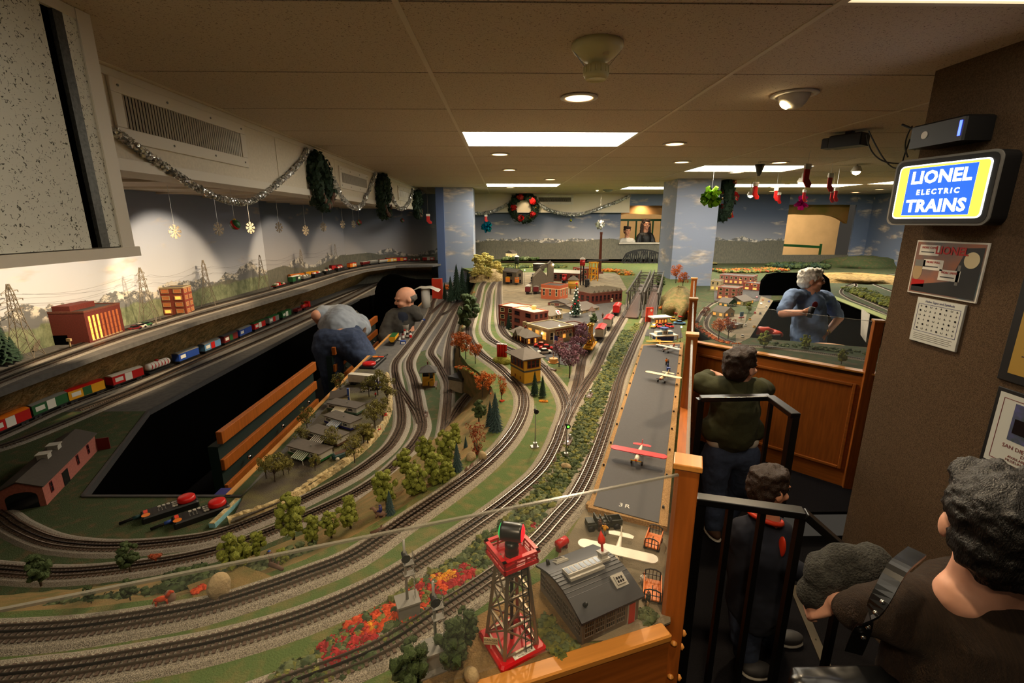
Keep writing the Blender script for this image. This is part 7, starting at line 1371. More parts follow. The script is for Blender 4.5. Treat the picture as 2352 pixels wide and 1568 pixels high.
class Blob(MB):
 def cap(s,p0,r0,p1,r1):s.cyl(p0,p1,r0,r1,16);s.ico(p0,r0,2);s.ico(p1,r1,2);return s
 def ell(s,c,r,X=None):V,Fc=ICO[3];s.add([(c[0]+v[0]*r[0],c[1]+v[1]*r[1],c[2]+v[2]*r[2])for v in V],Fc,X);return s
 def chain(s,*a):
  for(p,r),(p2,r2)in zip(a,a[1:]):s.cap(p,r,p2,r2)
  return s
 def done(s,name,m,par,vox=.008,fold=0,it=5):
  o=s.build(name,m,par);k=o.modifiers.new('remesh','REMESH');k.mode='VOXEL';k.voxel_size=vox;k.use_smooth_shade=True
  k=o.modifiers.new('smooth','SMOOTH');k.factor=.6;k.iterations=it
  if fold:k=o.modifiers.new('folds','DISPLACE');k.texture=FOLD;k.strength=fold;k.texture_coords='GLOBAL';k.mid_level=.5
  return o
def head(b,t,c,s,f,hair,style='short',tilt=0,skin='skin'):
 """face looks along local -y turned by f; b collects the body"""
 X=Matrix.Translation(c)@Matrix.Rotation(f,4,'Z')@Matrix.Rotation(tilt,4,'X')
 for c_,r in(((0,.05,.1),(.36,.44,.38)),((0,-.07,-.2),(.27,.33,.3)),((0,-.3,-.4),(.12,.1,.1)),((0,-.43,-.08),(.055,.1,.1)),((0,-.36,.1),(.24,.09,.05)),((-.36,.06,-.05),(.05,.09,.13)),((.36,.06,-.05),(.05,.09,.13)),((-.17,-.28,-.14),(.12,.12,.1)),((.17,-.28,-.14),(.12,.12,.1))):b.ell([v*s for v in c_],[v*s for v in r],X)
 b.cap(X@Vector((0,.08*s,-.2*s)),.24*s,Vector(c)+Vector((0,0,-.62*s)),.26*s)
 for sx in(-1,1):q=Blob();q.ell((sx*.16*s,-.385*s,.01*s),(.055*s,.03*s,.032*s),X);q.build('eye','eye_dark',t,True)
 q=Blob();q.ell((0,-.385*s,-.27*s),(.12*s,.03*s,.028*s),X);q.build('mouth','lip',t,True)
 q=Blob()
 if style=='bald':q.ell((0,.16*s,-.02*s),(.385*s,.36*s,.22*s),X)
 else:
  q.ell((0,.1*s,.17*s),(.41*s,.46*s,.37*s),X);q.ell((0,.22*s,-.06*s),(.37*s,.32*s,.34*s),X);q.ell((.1*s,-.2*s,.36*s),(.26*s,.24*s,.14*s),X)
  for k in range(18):a=k*2.4;q.ell((.3*s*math.cos(a),.12*s+.3*s*math.sin(a),(.2+.3*((k*7)%5)/5)*s),(.11*s,.13*s,.1*s),X)
  if style=='long':
   for sx in(-1,1):q.cap(X@Vector((sx*.32*s,.1*s,0)),.2*s,X@Vector((sx*.42*s,.05*s,-.9*s)),.16*s)
 h=q.done('hair',hair,t,.006,.02,2);h.modifiers['folds'].texture=LOCK;return X
def hand(b,w,d,up,s=1.0,curl=.5,m=1):
 """palm and five bent fingers from wrist w along d; m = side of the thumb"""
 d=Vector(d).normalized();n=Vector(up).normalized();a=d.cross(n).normalized()*m;w=Vector(w);b.cap(w,.022*s,w+d*.05*s,.02*s)
 for k,L in enumerate((.036,.042,.039,.03)):
  o=w+d*.075*s+a*(.03-.02*k)*s;b.cap(w+d*.03*s+a*(.018-.012*k)*s,.014*s,o,.0095*s);e=o+(d*(1-curl*.6)-n*curl).normalized()*L*s;b.cap(o,.0092*s,e,.0085*s);b.cap(e,.0085*s,e+(d*(.5-curl)-n*curl).normalized()*L*.8*s,.007*s)
 o=w+d*.03*s+a*.026*s;e=o+(d*.6+a*.7).normalized()*.035*s;b.cap(w+d*.015*s+a*.012*s,.014*s,o,.011*s);b.cap(o,.011*s,e,.009*s);b.cap(e,.009*s,e+(d-n*curl*.6).normalized()*.026*s,.0075*s)
def person(label,loc,name='person'):return thing(name,label,'person',loc)
def rel(t,px,py,Y):return aty(px,py,Y)-Vector(t.location)
# operator with white hair in the side pit
t=person('white-haired man in a light blue short-sleeved shirt holding a black controller',(3.1,4.75,0));P=lambda x,y,Y=4.75:rel(t,x,y,Y);b=Blob()
X=head(b,t,P(1864,643),.235,R(68),'hair_white');nk,sl,sr=P(1860,668),P(1820,678,4.7),P(1898,684,4.85)
el,wl,er,wr_=P(1797,720,4.55),P(1842,718,4.4),P(1928,730,4.85),P(1899,764,4.62);b.cap(nk,.06,P(1860,720),.09);b.chain((sl,.05),(el,.042),(wl,.03));b.chain((sr,.05),(er,.042),(wr_,.03));hand(b,wl,(1,-.1,.25),(0,-1,.4),1,.8,1);hand(b,wr_,(-1,-.2,-.35),(0,-1,.3),1,.3,-1);b.done('body','skin',t,.006)
q=Blob();q.chain((nk+Vector((0,0,-.04)),.075),(P(1860,702),.15),(P(1858,750),.165),(P(1855,800),.17));q.cap(sl,.075,sr,.075);q.chain((sl,.074),(sl.lerp(el,.8),.064));q.chain((sr,.074),(sr.lerp(er,.85),.066));q.done('shirt','shirt_blue',t,.01,.035)
q=Blob();q.cap(P(1830,815),.13,P(1885,815),.13)
for x in(1835,1882):q.chain((P(x,815),.11),(P(x+6,822,4.4),.09));q.chain((P(x+6,822,4.4),.085),(Vector((P(x+6,822,4.4).x,-.4,.12)),.06))
q.done('trousers','denim_pale',t,.012,.03);q=MB()
for sx in(-1,1):q.tube([X@Vector((sx*.04+.028*math.cos(k*.7),-.098,.002+.02*math.sin(k*.7)))for k in range(9)],.0015,5)
q.build('glasses','chrome',t);q=MB();q.cyl(wl+Vector((.06,-.02,-.04)),wl+Vector((.075,-.03,.06)),.024,.028,14);q.build('controller','black',t,True);q=MB();q.lathe([(.034,-.012),(.036,0),(.034,.012)],18,Matrix.Translation(wr_)@(er-wr_).to_track_quat('Z','Y').to_matrix().to_4x4());q.build('wristwatch','gold',t,True);q=Blob();q.ell(P(1872,700,4.585),(.03,.008,.035));q.build('chest_emblem','rust_patch' if 0 else 'darkred',t,True)
# man bending over in the pit
t=person('man bending over in grey T-shirt, brown belt and jeans in the operator pit',(-1.33,3.9,0));P=lambda x,y,Y=3.9:rel(t,x,y,Y);b=Blob();hp_,ch,sh=P(785,775),P(790,735,4.1),P(775,725,4.35)
head(b,t,P(800,742,4.55),.23,R(180),'hair_grey',tilt=R(60));b.chain((hp_,.09),(ch,.08),(sh,.07));b.chain((P(742,715,4.2),.05),(P(726,724,4.05),.045),(P(745,752,4.2),.034));hand(b,P(745,752,4.2),(.3,.3,-1),(0,-1,0),1,.5);b.chain((P(825,735,4.3),.05),(P(834,760,4.3),.04));b.done('body','skin',t,.008)
q=Blob();q.chain((P(780,752,4.0),.15),(P(785,740,4.2),.165),(P(780,730,4.4),.13));q.cap(P(758,748,4.05),.1,P(822,752,4.1),.1);q.chain((P(752,720,4.25),.08),(P(735,722,4.1),.066));q.chain((P(824,738,4.3),.08),(P(836,756,4.3),.07));q.done('t_shirt','shirt_grey',t,.01,.03)
q=Blob();q.cap(P(755,785),.13,P(812,787),.13);q.cap(P(762,768,4.0),.1,P(810,770,4.0),.1);q.chain((P(752,795),.13),(P(762,850,3.85),.1),(P(770,925,3.9),.075));q.chain((P(810,795),.14),(P(848,832,3.85),.1),(P(862,900,3.9),.07));q.done('jeans','denim',t,.01,.03)
for x,y in((770,940),(862,918)):q=Blob();p=P(x,y);p.z=.05;q.ell(p,(.055,.13,.05));q.done('shoe','black',t,.01)
q=MB();q.tube([P(785,768,4.02)+Vector((.198*math.cos(k*.2617),.17*math.sin(k*.2617),.03+.06*math.sin(k*.2617)))for k in range(24)],.014,6,True);q.build('belt','brown',t,True)
# seated man in dark jacket
t=person('balding man in a dark open jacket looking down beside the yard',(-1.06,4.72,0));P=lambda x,y,Y=4.72:rel(t,x,y,Y);b=Blob();head(b,t,P(931,685),.235,R(-62),'hair_grey','bald',R(12));b.chain((P(935,715),.06),(P(930,760),.1));wl=P(892,800,4.5);b.cap(P(890,785,4.55),.035,wl,.03);hand(b,wl,(.5,-.3,-.6),(0,-1,0),1,.5);b.done('body','skin',t,.008)
q=Blob();q.chain((P(934,716),.09),(P(922,740),.14),(P(908,780),.13),(P(902,850),.14));q.chain((P(905,726),.085),(P(884,770,4.6),.07),(P(893,795,4.5),.055));q.chain((P(948,716),.08),(P(958,726,4.7),.06));q.done('jacket','jacket_dark',t,.011,.03);q=Blob();q.chain((P(926,726,4.67),.07),(P(906,775,4.665),.085));q.done('shirt','sweat_navy',t,.011);q=Blob();q.cap(P(895,850),.11,P(862,835,4.35),.09);q.cap(P(915,850),.11,P(895,840,4.35),.09)
for x in(862,895):p=P(x,840,4.35);q.cap(p,.09,Vector((p.x,p.y,.1)),.06)
q.done('trousers','darkgrey',t,.012,.02);q=MB();q.bx(-.2,.2,-.2,.2,0,.42);q.build('box_seat','black',t)
# boy in green sweatshirt
t=person('boy in an olive green sweatshirt and jeans leaning on the barrier',(1.19,2.3,0));P=lambda x,y,Y=2.3:rel(t,x,y,Y);b=Blob();head(b,t,P(1702,840),.19,R(118),'hair_brown',skin='skin_pale');b.cap(P(1690,890),.05,P(1680,960),.08);wl=P(1632,858,2.42);b.cap(P(1606,868,2.4),.03,wl,.025);hand(b,wl,(1,.1,-.1),(0,0,1),.75,.3);wr_=P(1745,880,2.5);b.cap(P(1760,890,2.42),.028,wr_,.024);hand(b,wr_,(-.6,.7,0),(0,0,1),.75,.3,-1);b.done('body','skin_pale',t,.006)
q=Blob();q.chain((P(1690,888),.075),(P(1686,925),.125),(P(1682,990),.125));q.cap(P(1652,893),.065,P(1728,893),.065);q.cap(P(1640,985),.075,P(1722,985),.075);q.chain((P(1650,893),.066),(P(1606,878,2.36),.052),(P(1626,862,2.42),.04));q.chain((P(1730,893),.066),(P(1758,893,2.38),.05),(P(1748,884,2.48),.04));q.done('sweatshirt','sweat_green',t,.009,.025)
q=Blob();q.cap(P(1648,1006),.062,P(1716,1008),.062);q.done('shirt_hem','white',t,.009)
q=Blob();q.cap(P(1652,1040),.085,P(1706,1040),.085);q.chain((P(1645,1050),.08),(P(1638,1130),.062),(P(1640,1205),.05));q.chain((P(1708,1050),.08),(P(1698,1125,2.4),.062),(P(1668,1190,2.45),.05));q.done('jeans','denim',t,.009,.025)
for x,y,Y in((1640,1216,2.28),(1666,1200,2.45)):p=P(x,y,Y);p.z=0;q=Blob();q.ell(p+Vector((0,.02,.032)),(.036,.085,.03));q.done('shoe','brown',t,.007);q=Blob();q.ell(p+Vector((0,.02,.01)),(.04,.09,.012));q.done('sole','white',t,.006)
# small boy in navy
t=person('small dark-haired boy in a navy sweatshirt with red collar behind the railing',(1.0,1.5,0));P=lambda x,y,Y=1.5:rel(t,x,y,Y);b=Blob();head(b,t,P(1768,1118),.155,R(105),'hair_brown',tilt=R(8));b.cap(P(1760,1180),.045,P(1745,1250),.07);wr_=P(1858,1318,1.42);b.cap(P(1840,1318,1.43),.024,wr_,.022);hand(b,wr_,(1,-.2,.1),(0,0,1),.6,.5);b.done('body','skin',t,.005)
q=Blob();q.chain((P(1755,1195),.055),(P(1745,1250),.095),(P(1735,1350),.105),(P(1732,1395),.1));q.cap(P(1718,1215),.05,P(1780,1215),.05);q.chain((P(1785,1220),.055),(P(1790,1290,1.44),.045),(P(1846,1318,1.43),.034));q.chain((P(1712,1220),.055),(P(1695,1310,1.55),.045),(P(1705,1370,1.56),.036));q.done('sweatshirt','sweat_navy',t,.007,.018);q=MB();q.tube([P(1757,1186)+Vector((.056*math.cos(k*.3927),.056*math.sin(k*.3927),-.018*math.cos(k*.3927-.5)))for k in range(16)],.009,6,True);q.build('red_collar','diner_red',t,True);q=Blob();q.ell(P(1796,1255,1.42),(.008,.02,.04));q.build('chest_print','diner_red',t,True)
q=Blob();q.chain((P(1715,1400),.07),(P(1712,1450),.058),(P(1715,1500),.046));q.chain((P(1755,1400),.07),(P(1765,1440,1.56),.056),(P(1775,1478,1.6),.046));q.done('jeans','denim',t,.008,.02)
for x,y,Y in((1728,1520,1.46),(1795,1492,1.6)):p=P(x,y,Y);p.z=0;q=Blob();q.ell(p+Vector((.015,-.012,.028)),(.06,.034,.027),None);q.done('shoe','darkgrey',t,.006);q=Blob();q.ell(p+Vector((.015,-.012,.009)),(.064,.038,.011));q.done('sole','light_grey',t,.006)
# woman at the lower right
t=person('woman with short black hair in a brown knit sweater seen from behind',(.92,.74,-.34));P=lambda x,y,Y=.74:rel(t,x,y,Y);b=Blob();head(b,t,P(2296,1212),.215,R(150),'hair_black',skin='skin_pale');b.chain((P(2296,1300),.055),(P(2290,1400),.07));b.cap(P(2215,1370),.05,P(2352,1420),.06);wl=P(1925,1385,.9);b.cap(P(1975,1400,.85),.03,wl,.026);hand(b,wl,(-.4,.5,-.5),(-1,0,.3),.9,.5);b.done('body','skin_pale',t,.006)
q=Blob();q.chain((P(2290,1480),.17),(P(2260,1680),.19),(P(2260,1850),.17));q.cap(P(2120,1420,.78),.075,P(2420,1500,.68),.1);q.chain((P(2100,1410,.78),.08),(P(2010,1400,.82),.055),(P(1960,1400,.86),.042));q.done('sweater','knit_brown',t,.009,.018)
q=Blob()
for x in(2200,2320):q.cap(P(x,1850),.1,Vector((P(x,1850).x,0,.05)),.06)
q.done('trousers','black',t,.014)
q=MB();sp_=smooth([P(2105,1270,.74),P(2060,1310,.70),P(2020,1380,.68),P(1990,1430,.68),P(1960,1500,.7)],.01);strip(q,sp_,[(-.014,0),(-.014,.006),(.014,.006),(.014,0)]);sp=q.build('bag_strap','leather',t)
for k in range(4):q=MB();q.ico(sp_[len(sp_)*(k+5)//10]+Vector((0,-.006,.004)),.0045,2);q.build('stud','chrome',sp,True)
tb=thing('handbag','black leather handbag with silver studs hanging from the shoulder strap','bag',aty(1940,1560,.72));q=Blob();q.bx(-.09,.1,-.035,.035,-.2,.0);q.cap((-.09,0,-.01),.02,(.1,0,-.02),.02);q.done('bag','leather',tb,.008,.012,8);q=MB();q.bx(-.07,.08,-.05,-.036,-.1,-.01);q.build('flap','leather',tb,bevel=.006)
for k in range(5):q=MB();q.ico((-.06+.03*k,-.052,-.08),.005,2);q.build('stud','chrome',tb,True)
tg=thing('grey_cardigan','dark grey ribbed cardigan draped over the arm of the woman','cardigan',aty(1925,1320,.95));q=Blob()
for dx,dz,r in((-.03,.0,.05),(.02,.03,.055),(.07,.035,.05),(-.05,-.05,.045),(.0,-.05,.055),(.05,-.02,.05),(-.04,-.08,.035)):q.ico((dx,.0,dz),r,2)
q.done('folds','knit_grey',tg,.007,.03)
# gallery visitors
for lb,x,y,top,hm,sm,st,s in(('child in a white T-shirt looking through the gallery window',1441,530,0,'hair_brown','white','short',.2),('woman with long brown hair and dark clothes at the gallery window',1484,515,0,'hair_brown','black','long',.23)):
 c=aty(x,y,11.05);t=person(lb,(c.x,c.y,0));b=Blob();head(b,t,(0,0,c.z),s,R(5),hm,st);z=c.z-s*.7;b.cap((0,0,z),.05,(0,0,z-.2),.08)
 for sx in(-1,1):b.chain(((sx*.14,0,z-.1),.04),((sx*.2,-.08,z-.3),.035),((sx*.06,-.2,z-.27),.028));hand(b,(sx*.06,-.2,z-.27),(-sx,-.3,0),(0,0,1),.9,.3,sx)
 b.done('body','skin',t,.01);q=Blob();q.chain(((0,0,z-.04),.06),((0,0,z-.15),.14),((0,0,z-.6),.15));q.cap((-.12,0,z-.08),.06,(.12,0,z-.08),.06)
 for sx in(-1,1):q.cap((sx*.14,0,z-.1),.058,(sx*.19,-.06,z-.26),.05)
 q.done('shirt',sm,t,.012,.02);q=Blob()
 for sx in(-1,1):q.cap((sx*.07,0,z-.6),.1,(sx*.08,0,.05),.07)
 q.done('trousers','denim',t,.016)
# ---------------------------------------------------------------- sign, boxes and posters on the carpeted wall
mat('sign_yellow',(250,226,60),.4,emit=1.0);mat('sign_blue',(24,70,200),.4,emit=.8,ecol=(30,84,225));mat('sign_white',(255,255,250),.4,emit=1.6)
pf,pn=atx(2050,445,1.60),atx(2292,430,1.66);d=(pn-pf);d.z=0;L=d.length;t=thing('lightbox_sign','glowing yellow and blue LIONEL ELECTRIC TRAINS lightbox on the brown wall','sign',(pf.x,pf.y,1.832),face_dir(pf,pn))
def rr(w,h,r,n=6):return[(cx+r*math.cos(a0+k*math.pi/2/n),cz+r*math.sin(a0+k*math.pi/2/n))for cx,cz,a0 in((w/2-r,h/2-r,0),(-w/2+r,h/2-r,math.pi/2),(-w/2+r,-h/2+r,math.pi),(w/2-r,-h/2+r,1.5*math.pi))for k in range(n+1)]
Hs=.25;X=Matrix.Translation((L/2,0,0))
for nm,w,h,y0,y1,m,r in(('case',L,Hs,0,.09,'black',.03),('bezel',L,Hs,-.006,0,'grey',.03),('inner_bezel',L-.016,Hs-.016,-.008,-.004,'black',.026),('white_border',L-.05,Hs-.05,-.010,-.006,'sign_white',.018),('yellow_panel',L-.06,Hs-.06,-.0112,-.008,'sign_yellow',.014),('blue_field',L-.13,Hs-.075,-.0124,-.01,'sign_blue',.002)):
 q=MB();q.gable(rr(w,h,r),y0,y1,X);q.build(nm,m,t)
text('lettering','LIONEL',.062,'sign_white',t,(L/2,-.0128,.05),(math.pi/2,0,0),.0003,.0022,space=1.05);text('lettering','ELECTRIC',.026,'sign_white',t,(L/2,-.0128,-.003),(math.pi/2,0,0),.0003,.0008,space=1.45);text('lettering','TRAINS',.062,'sign_white',t,(L/2,-.0128,-.055),(math.pi/2,0,0),.0003,.0022,space=1.05)
q=MB();q.bx(L*.4,L*.6,.09,.2,-.05,.05);q.build('wall_bracket','black',t)
def ebox(label,a,b,z,h,dep,led,X=1.62):
 p,p2=atx(*a,X),atx(*b,X);t=thing('black_electronics_box',label,'electronics',(X,p.y,z),-math.pi/2);L=p.y-p2.y;q=MB();q.cbox(0,L,0,dep,-h/2,h/2,.006);q.build('case','remote_black',t)
 q=MB();q.lathe([(.014,0),(.014,.002),(.009,.002)],16,Matrix.Translation((L*.3,0,0))@Matrix.Rotation(math.pi/2,4,'X'));q.build('badge','white',t);q=MB();q.bx(L*.9,L*.94,-.0015,0,-h*.3,h*.3);q.build('status_light',led,t)
 for k in range(3):q=MB();q.cyl((0,dep*.5,-h*.3+k*h*.3),(-.03,dep*.5,-h*.3+k*h*.3-.01),.006,n=8);q.build('plug','black',t)
 return t
t=ebox('black command unit with blue light above the lightbox sign',(2092,300),(2215,300),atx(2150,305,1.62).z,.085,.11,mat('blue_led',(40,60,255),.3,emit=4));q=MB();q.tube([(0,.02,.03),(-.05,.0,.06)],.004,8);q.build('antenna','black',t)
p=at(1950,320,CEIL-.05);t=thing('ceiling_speaker_box','black boxy unit hanging under the ceiling tiles','electronics',(p.x,p.y,CEIL),R(-60));q=MB();q.cbox(-.1,.1,-.06,.06,-.1,-.02,.006);q.build('case','remote_black',t);q=MB();q.bx(-.02,.02,-.02,.02,-.02,0);q.build('mount','black',t);q=MB();q.cbox(-.15,-.1,-.05,.05,-.095,-.03,.005);q.build('front_box','black',t)
for k,(a,m_,b)in enumerate((((1995,300),(2050,420),(2075,372)),((1990,310),(2000,380),(2070,375)),((2095,290),(2070,330),(2085,360)),((2090,320),(2060,400),(2065,440)))):
 pa,pm,pb_=aty(*a,2.2),aty(*m_,2.12),atx(*b,1.64);q=MB();q.tube([(1-u)**2*pa+2*u*(1-u)*pm+u*u*pb_ for u in[i/14 for i in range(15)]],.003,5);tag(q.build('cable','black'),('long drooping black cable from the ceiling box','second drooping black cable beside the first','short black cable beneath the command unit','black cable looping behind the lightbox sign')[k],'cable')
def sheet(name,label,cat,ya,yb,za,zb,border,bm,fill,X=WX-.004,fr=None):
 """flat print on the wall: local x runs toward the viewer, z up"""
 t=thing(name,label,cat,(X,ya,za),-math.pi/2);w,h=ya-yb,zb-za;q=MB();q.bx(0,w,-.003,.003,0,h);q.build('frame' if fr else 'backing',bm,t,bevel=.002 if fr else 0);q=MB();q.bx(border,w-border,-.0042,-.002,border,h-border);q.build('print',fill,t);return t,w,h
def prt(t,nm,m,poly,y=-.0046):q=MB();q.gable(poly,y,y+.0008);q.build(nm,m,t)
def rect(x0,x1,z0,z1):return[(x0,z0),(x1,z0),(x1,z1),(x0,z1)]
t,w,h=sheet('train_poster','colourful LIONEL train poster below the lightbox sign','poster',1.971,1.672,1.43,1.646,.006,'white',mat('poster_bg',(176,100,56),.5,c2=(70,90,96),vs=6))
prt(t,'engine_print','black',[(w*.3,.01),(w*.97,.01),(w*.97,h*.92),(w*.75,h*.9),(w*.6,h*.3),(w*.05,h*.16),(w*.05,.01)]);q=MB();q.lathe([(.03,0),(.03,.0008),(.022,.0008)],24,Matrix.Translation((w*.84,-.0048,h*.7))@Matrix.Rotation(math.pi/2,4,'X'));q.build('wheel_print','cream',t);prt(t,'rod_print','grey',rect(w*.68,w*.72,h*.25,h*.6),-.005)
prt(t,'face_print','tan',[(w*.1+.022*math.cos(a*.4),h*.42+.034*math.sin(a*.4))for a in range(16)]);prt(t,'collar_print','red',rect(w*.04,w*.24,h*.14,h*.27));prt(t,'cap_print','grey',rect(w*.04,w*.2,h*.52,h*.64),-.005)
text('title','LIONEL',.042,'red',t,(w*.55,-.0054,h*.83),(math.pi/2,0,0),.0002,.001)
for s,x,z in(('MORE CLIMB',.22,.84),('MORE PULL',.32,.58),('MORE SPEED',.58,.42)):prt(t,'note_card','white',rect(w*(x-.15),w*(x+.15),h*(z-.11),h*(z+.08)),-.005);text('note',s,.012,'red',t,(w*x,-.0056,h*(z+.03)),(math.pi/2,0,0),.0002);prt(t,'note_line','darkgrey',rect(w*(x-.12),w*(x+.08),h*(z-.06),h*(z-.04)),-.0054)
t,w,h=sheet('symbol_chart','white Hobo Signs and Symbols chart under the train poster','poster',1.913,1.703,1.236,1.418,.002,'light_grey',mat('paper',(206,208,200),.7));text('title','Hobo Signs and Symbols',.013,'navy',t,(w/2,-.0048,h*.93),(math.pi/2,0,0),.0001)
for s in(rect(.012,w-.012,h*.25,h*.258),rect(.012,w-.012,h*.86,h*.868),rect(.012,.0135,h*.25,h*.868),rect(w-.0135,w-.012,h*.25,h*.868)):prt(t,'border_line','navy',s)
for i in range(8):
 for j in range(6):
  x,z=.026+(w-.052)*i/7,h*(.32+.1*j);k=(i*3+j)%4;q=MB()
  if k==0:q.lathe([(.004,0),(.004,.0006),(.003,.0006),(.003,0)],10,Matrix.Translation((x,-.0046,z))@Matrix.Rotation(math.pi/2,4,'X'))
  elif k==1:q.gable(rect(x-.004,x+.004,z-.0005,z+.0005),-.005,-.0042);q.gable(rect(x-.0005,x+.0005,z-.004,z+.004),-.005,-.0042)
  elif k==2:q.gable([(x-.004,z-.003),(x+.004,z-.003),(x,z+.004)],-.005,-.0042)
  else:q.gable(rect(x-.004,x+.004,z-.003,z-.002),-.005,-.0042);q.gable(rect(x-.004,x-.003,z-.003,z+.003),-.005,-.0042);q.gable(rect(x+.003,x+.004,z-.003,z+.003),-.005,-.0042)
  q.build('symbol','darkgrey',t)
for j in range(4):prt(t,'text_line','grey',rect(.016,w-.02-.01*(j%2),h*(.19-.04*j),h*(.2-.04*j)))
t,w,h=sheet('framed_notice','black framed SAN DIEGO 3-RAIL DVD notice on the wall','picture',1.522,1.24,.885,1.166,.014,'black','paper',fr=1)
for s in(rect(.03,w-.03,.03,.032),rect(.03,w-.03,h-.032,h-.03),rect(.03,.032,.03,h-.03),rect(w-.032,w-.03,.03,h-.03)):prt(t,'red_border','darkred',s)
prt(t,'photo_print',mat('photo_mix',(60,80,60),.5,c2=(90,90,140),vs=30),rect(.07,w-.07,h*.4,h*.86));prt(t,'photo_dark','window_dark',rect(.08,.12,h*.5,h*.68),-.005);prt(t,'photo_red','red',rect(.125,.19,h*.48,h*.53),-.005)
for s,z,sz in(('SAN DIEGO 3-RAIL',.32,.019),('DVD',.26,.016),('AVAILABLE IN THE',.205,.013),('MUSEUM GIFT SHOP',.16,.013)):text('lettering',s,sz,'darkred',t,(w/2,-.0048,h*z),(math.pi/2,0,0),.0001)
t,w,h=sheet('framed_certificate','black framed yellow certificate at the right edge','picture',1.535,1.24,1.19,1.56,.03,'black',mat('old_paper',(176,140,56),.6),fr=1)
for j in range(7):prt(t,'text_line','brown',rect(.06,w*(.5+.06*(j%3)),h*(.25+.08*j),h*(.262+.08*j)))
# ---------------------------------------------------------------- holiday decorations
mat('tinsel',(226,226,222),.2,.55);mat('fir',(22,46,24),.8,var=.4,vs=80);mat('foil_green',(90,130,20),.2,.8);mat('foil_blue',(20,150,190),.2,.8);mat('foil_pink',(190,20,120),.2,.8)
def garland(label,pts,r=.03,k=26):
 o=pts[0].copy();t=thing('tinsel_garland',label,'garland',o,0,'silver tinsel garlands');q=MB();P_=smooth([p-o for p in pts],.02);q.tube(P_[::2],r*.2,5);q.build('core_wire','grey',t);q=MB()
 for p in P_:q.leafs(p,r*.75,k,r*.3)
 f=q.build('tinsel','tinsel',t);f['kind']='stuff'
GB=BK+.02
def gpts(l):return[atx(x,y,GB)for x,y in l]
garland('long silver tinsel garland swagged below the big air vent',gpts([(262,300),(330,350),(400,398),(470,440),(530,462),(580,460),(640,420),(690,372),(705,345)]),.024,34);garland('silver tinsel garland between the first and second fir wreaths',gpts([(765,410),(790,460),(825,476),(850,430),(862,400)]),.03);garland('silver tinsel garland between the second and third fir wreaths',gpts([(895,440),(915,478),(935,470),(948,435)]),.035);garland('short silver tinsel end past the third fir wreath',gpts([(965,440),(985,452),(1003,460)]),.035)
ys=YB-.18;garland('silver tinsel garland on the soffit left of the red wreath',[aty(x,y,ys)for x,y in((1086,490),(1110,490),(1140,482),(1178,462))],.045);garland('silver tinsel garland on the soffit right of the red wreath',[aty(x,y,ys)for x,y in((1232,465),(1270,485),(1330,492),(1400,470),(1446,450))],.045)
def wreath(label,c,Rr,n,rz=0,red=False,sq=1.0):
 t=thing('wreath',label,'wreath',c,rz,'christmas wreaths');t.scale=(1,1,sq);q=MB()
 for k in range(n):a=2*math.pi*k/n;p=Vector((Rr*math.cos(a),random.uniform(-.03,.03),Rr*math.sin(a)));q.ico(p,Rr*.3,1,.3);q.leafs(p,Rr*.34,46,Rr*.1)
 q.build('fir_ring','fir',t)
 if red:
  for k in range(5):a=2*math.pi*(k+.25)/5+.3;q=MB();q.leafs((Rr*.9*math.cos(a),-Rr*.4,Rr*.9*math.sin(a)),Rr*.2,26,Rr*.16);q.build('poinsettia','red',t)
  for k in range(6):a=k*1.05;q=MB();q.ico((Rr*math.cos(a),-Rr*.45,Rr*math.sin(a)),Rr*.07,2);q.build('gold_bauble','gold',t,True)
 else:
  for k in range(7):a=-2.6+k*.34;q=MB();q.lathe([(.0,-.03),(.014,-.02),(.017,0),(.008,.022),(0,.026)],8,Matrix.Translation((Rr*math.cos(a),-Rr*.35,Rr*math.sin(a))));q.build('pine_cone','brown',t,True)
wreath('large dark fir wreath with pine cones, closest on the bulkhead',atx(738,417,GB+.03),.14,26,R(90),sq=1.3);wreath('second dark fir wreath along the bulkhead',atx(880,452,GB+.03),.17,24,R(90),sq=1.25);wreath('third and smallest fir wreath along the bulkhead',atx(958,470,GB+.03),.17,24,R(90),sq=1.1)
wreath('round wreath with red poinsettias on the back soffit',aty(1203,477,ys-.06),.25,28,0,True);wreath('narrow fir wreath with red ribbon on the side of the cloud pillar',aty(1660,455,7.2),.22,22,R(90),True,1.2)
def hang(t,z1,m='silver'):q=MB();q.cyl((0,0,0),(0,0,z1),.0012,n=4);q.build('thread',m,t)
def bauble(label,p,r,m,m2='gold'):
 t=thing('ornament_ball',label,'ornament',p,0,'hanging ornament balls');q=MB();q.ico((0,0,0),r,3);q.build('ball',m,t,True);q=MB();q.cyl((0,0,r*.95),(0,0,r*1.2),r*.22,n=10);q.build('cap','gold',t);q=MB();q.lathe([(r*1.01,-r*.25),(r*1.03,0),(r*1.01,r*.25)],20,Matrix.Rotation(R(60),4,'Y'));q.build('band',m2,t,True);hang(t,max(.05,(AL if p.x<-1 else CEIL)-p.z))
bauble('large green and red ornament ball before the left mural',atx(540,516,-1.75),.032,'green','red');bauble('dark red ornament ball among the snowflakes',atx(825,511,-1.75),.032,'darkred','green');bauble('small red ornament ball below the second garland',atx(924,506,-1.75),.035,'darkred','green');bauble('small green ornament ball left of the blue bow',aty(1089,506,10.4),.03,'green');bauble('small gold green ornament right of the red wreath',aty(1311,506,10.4),.03,'foil_green')
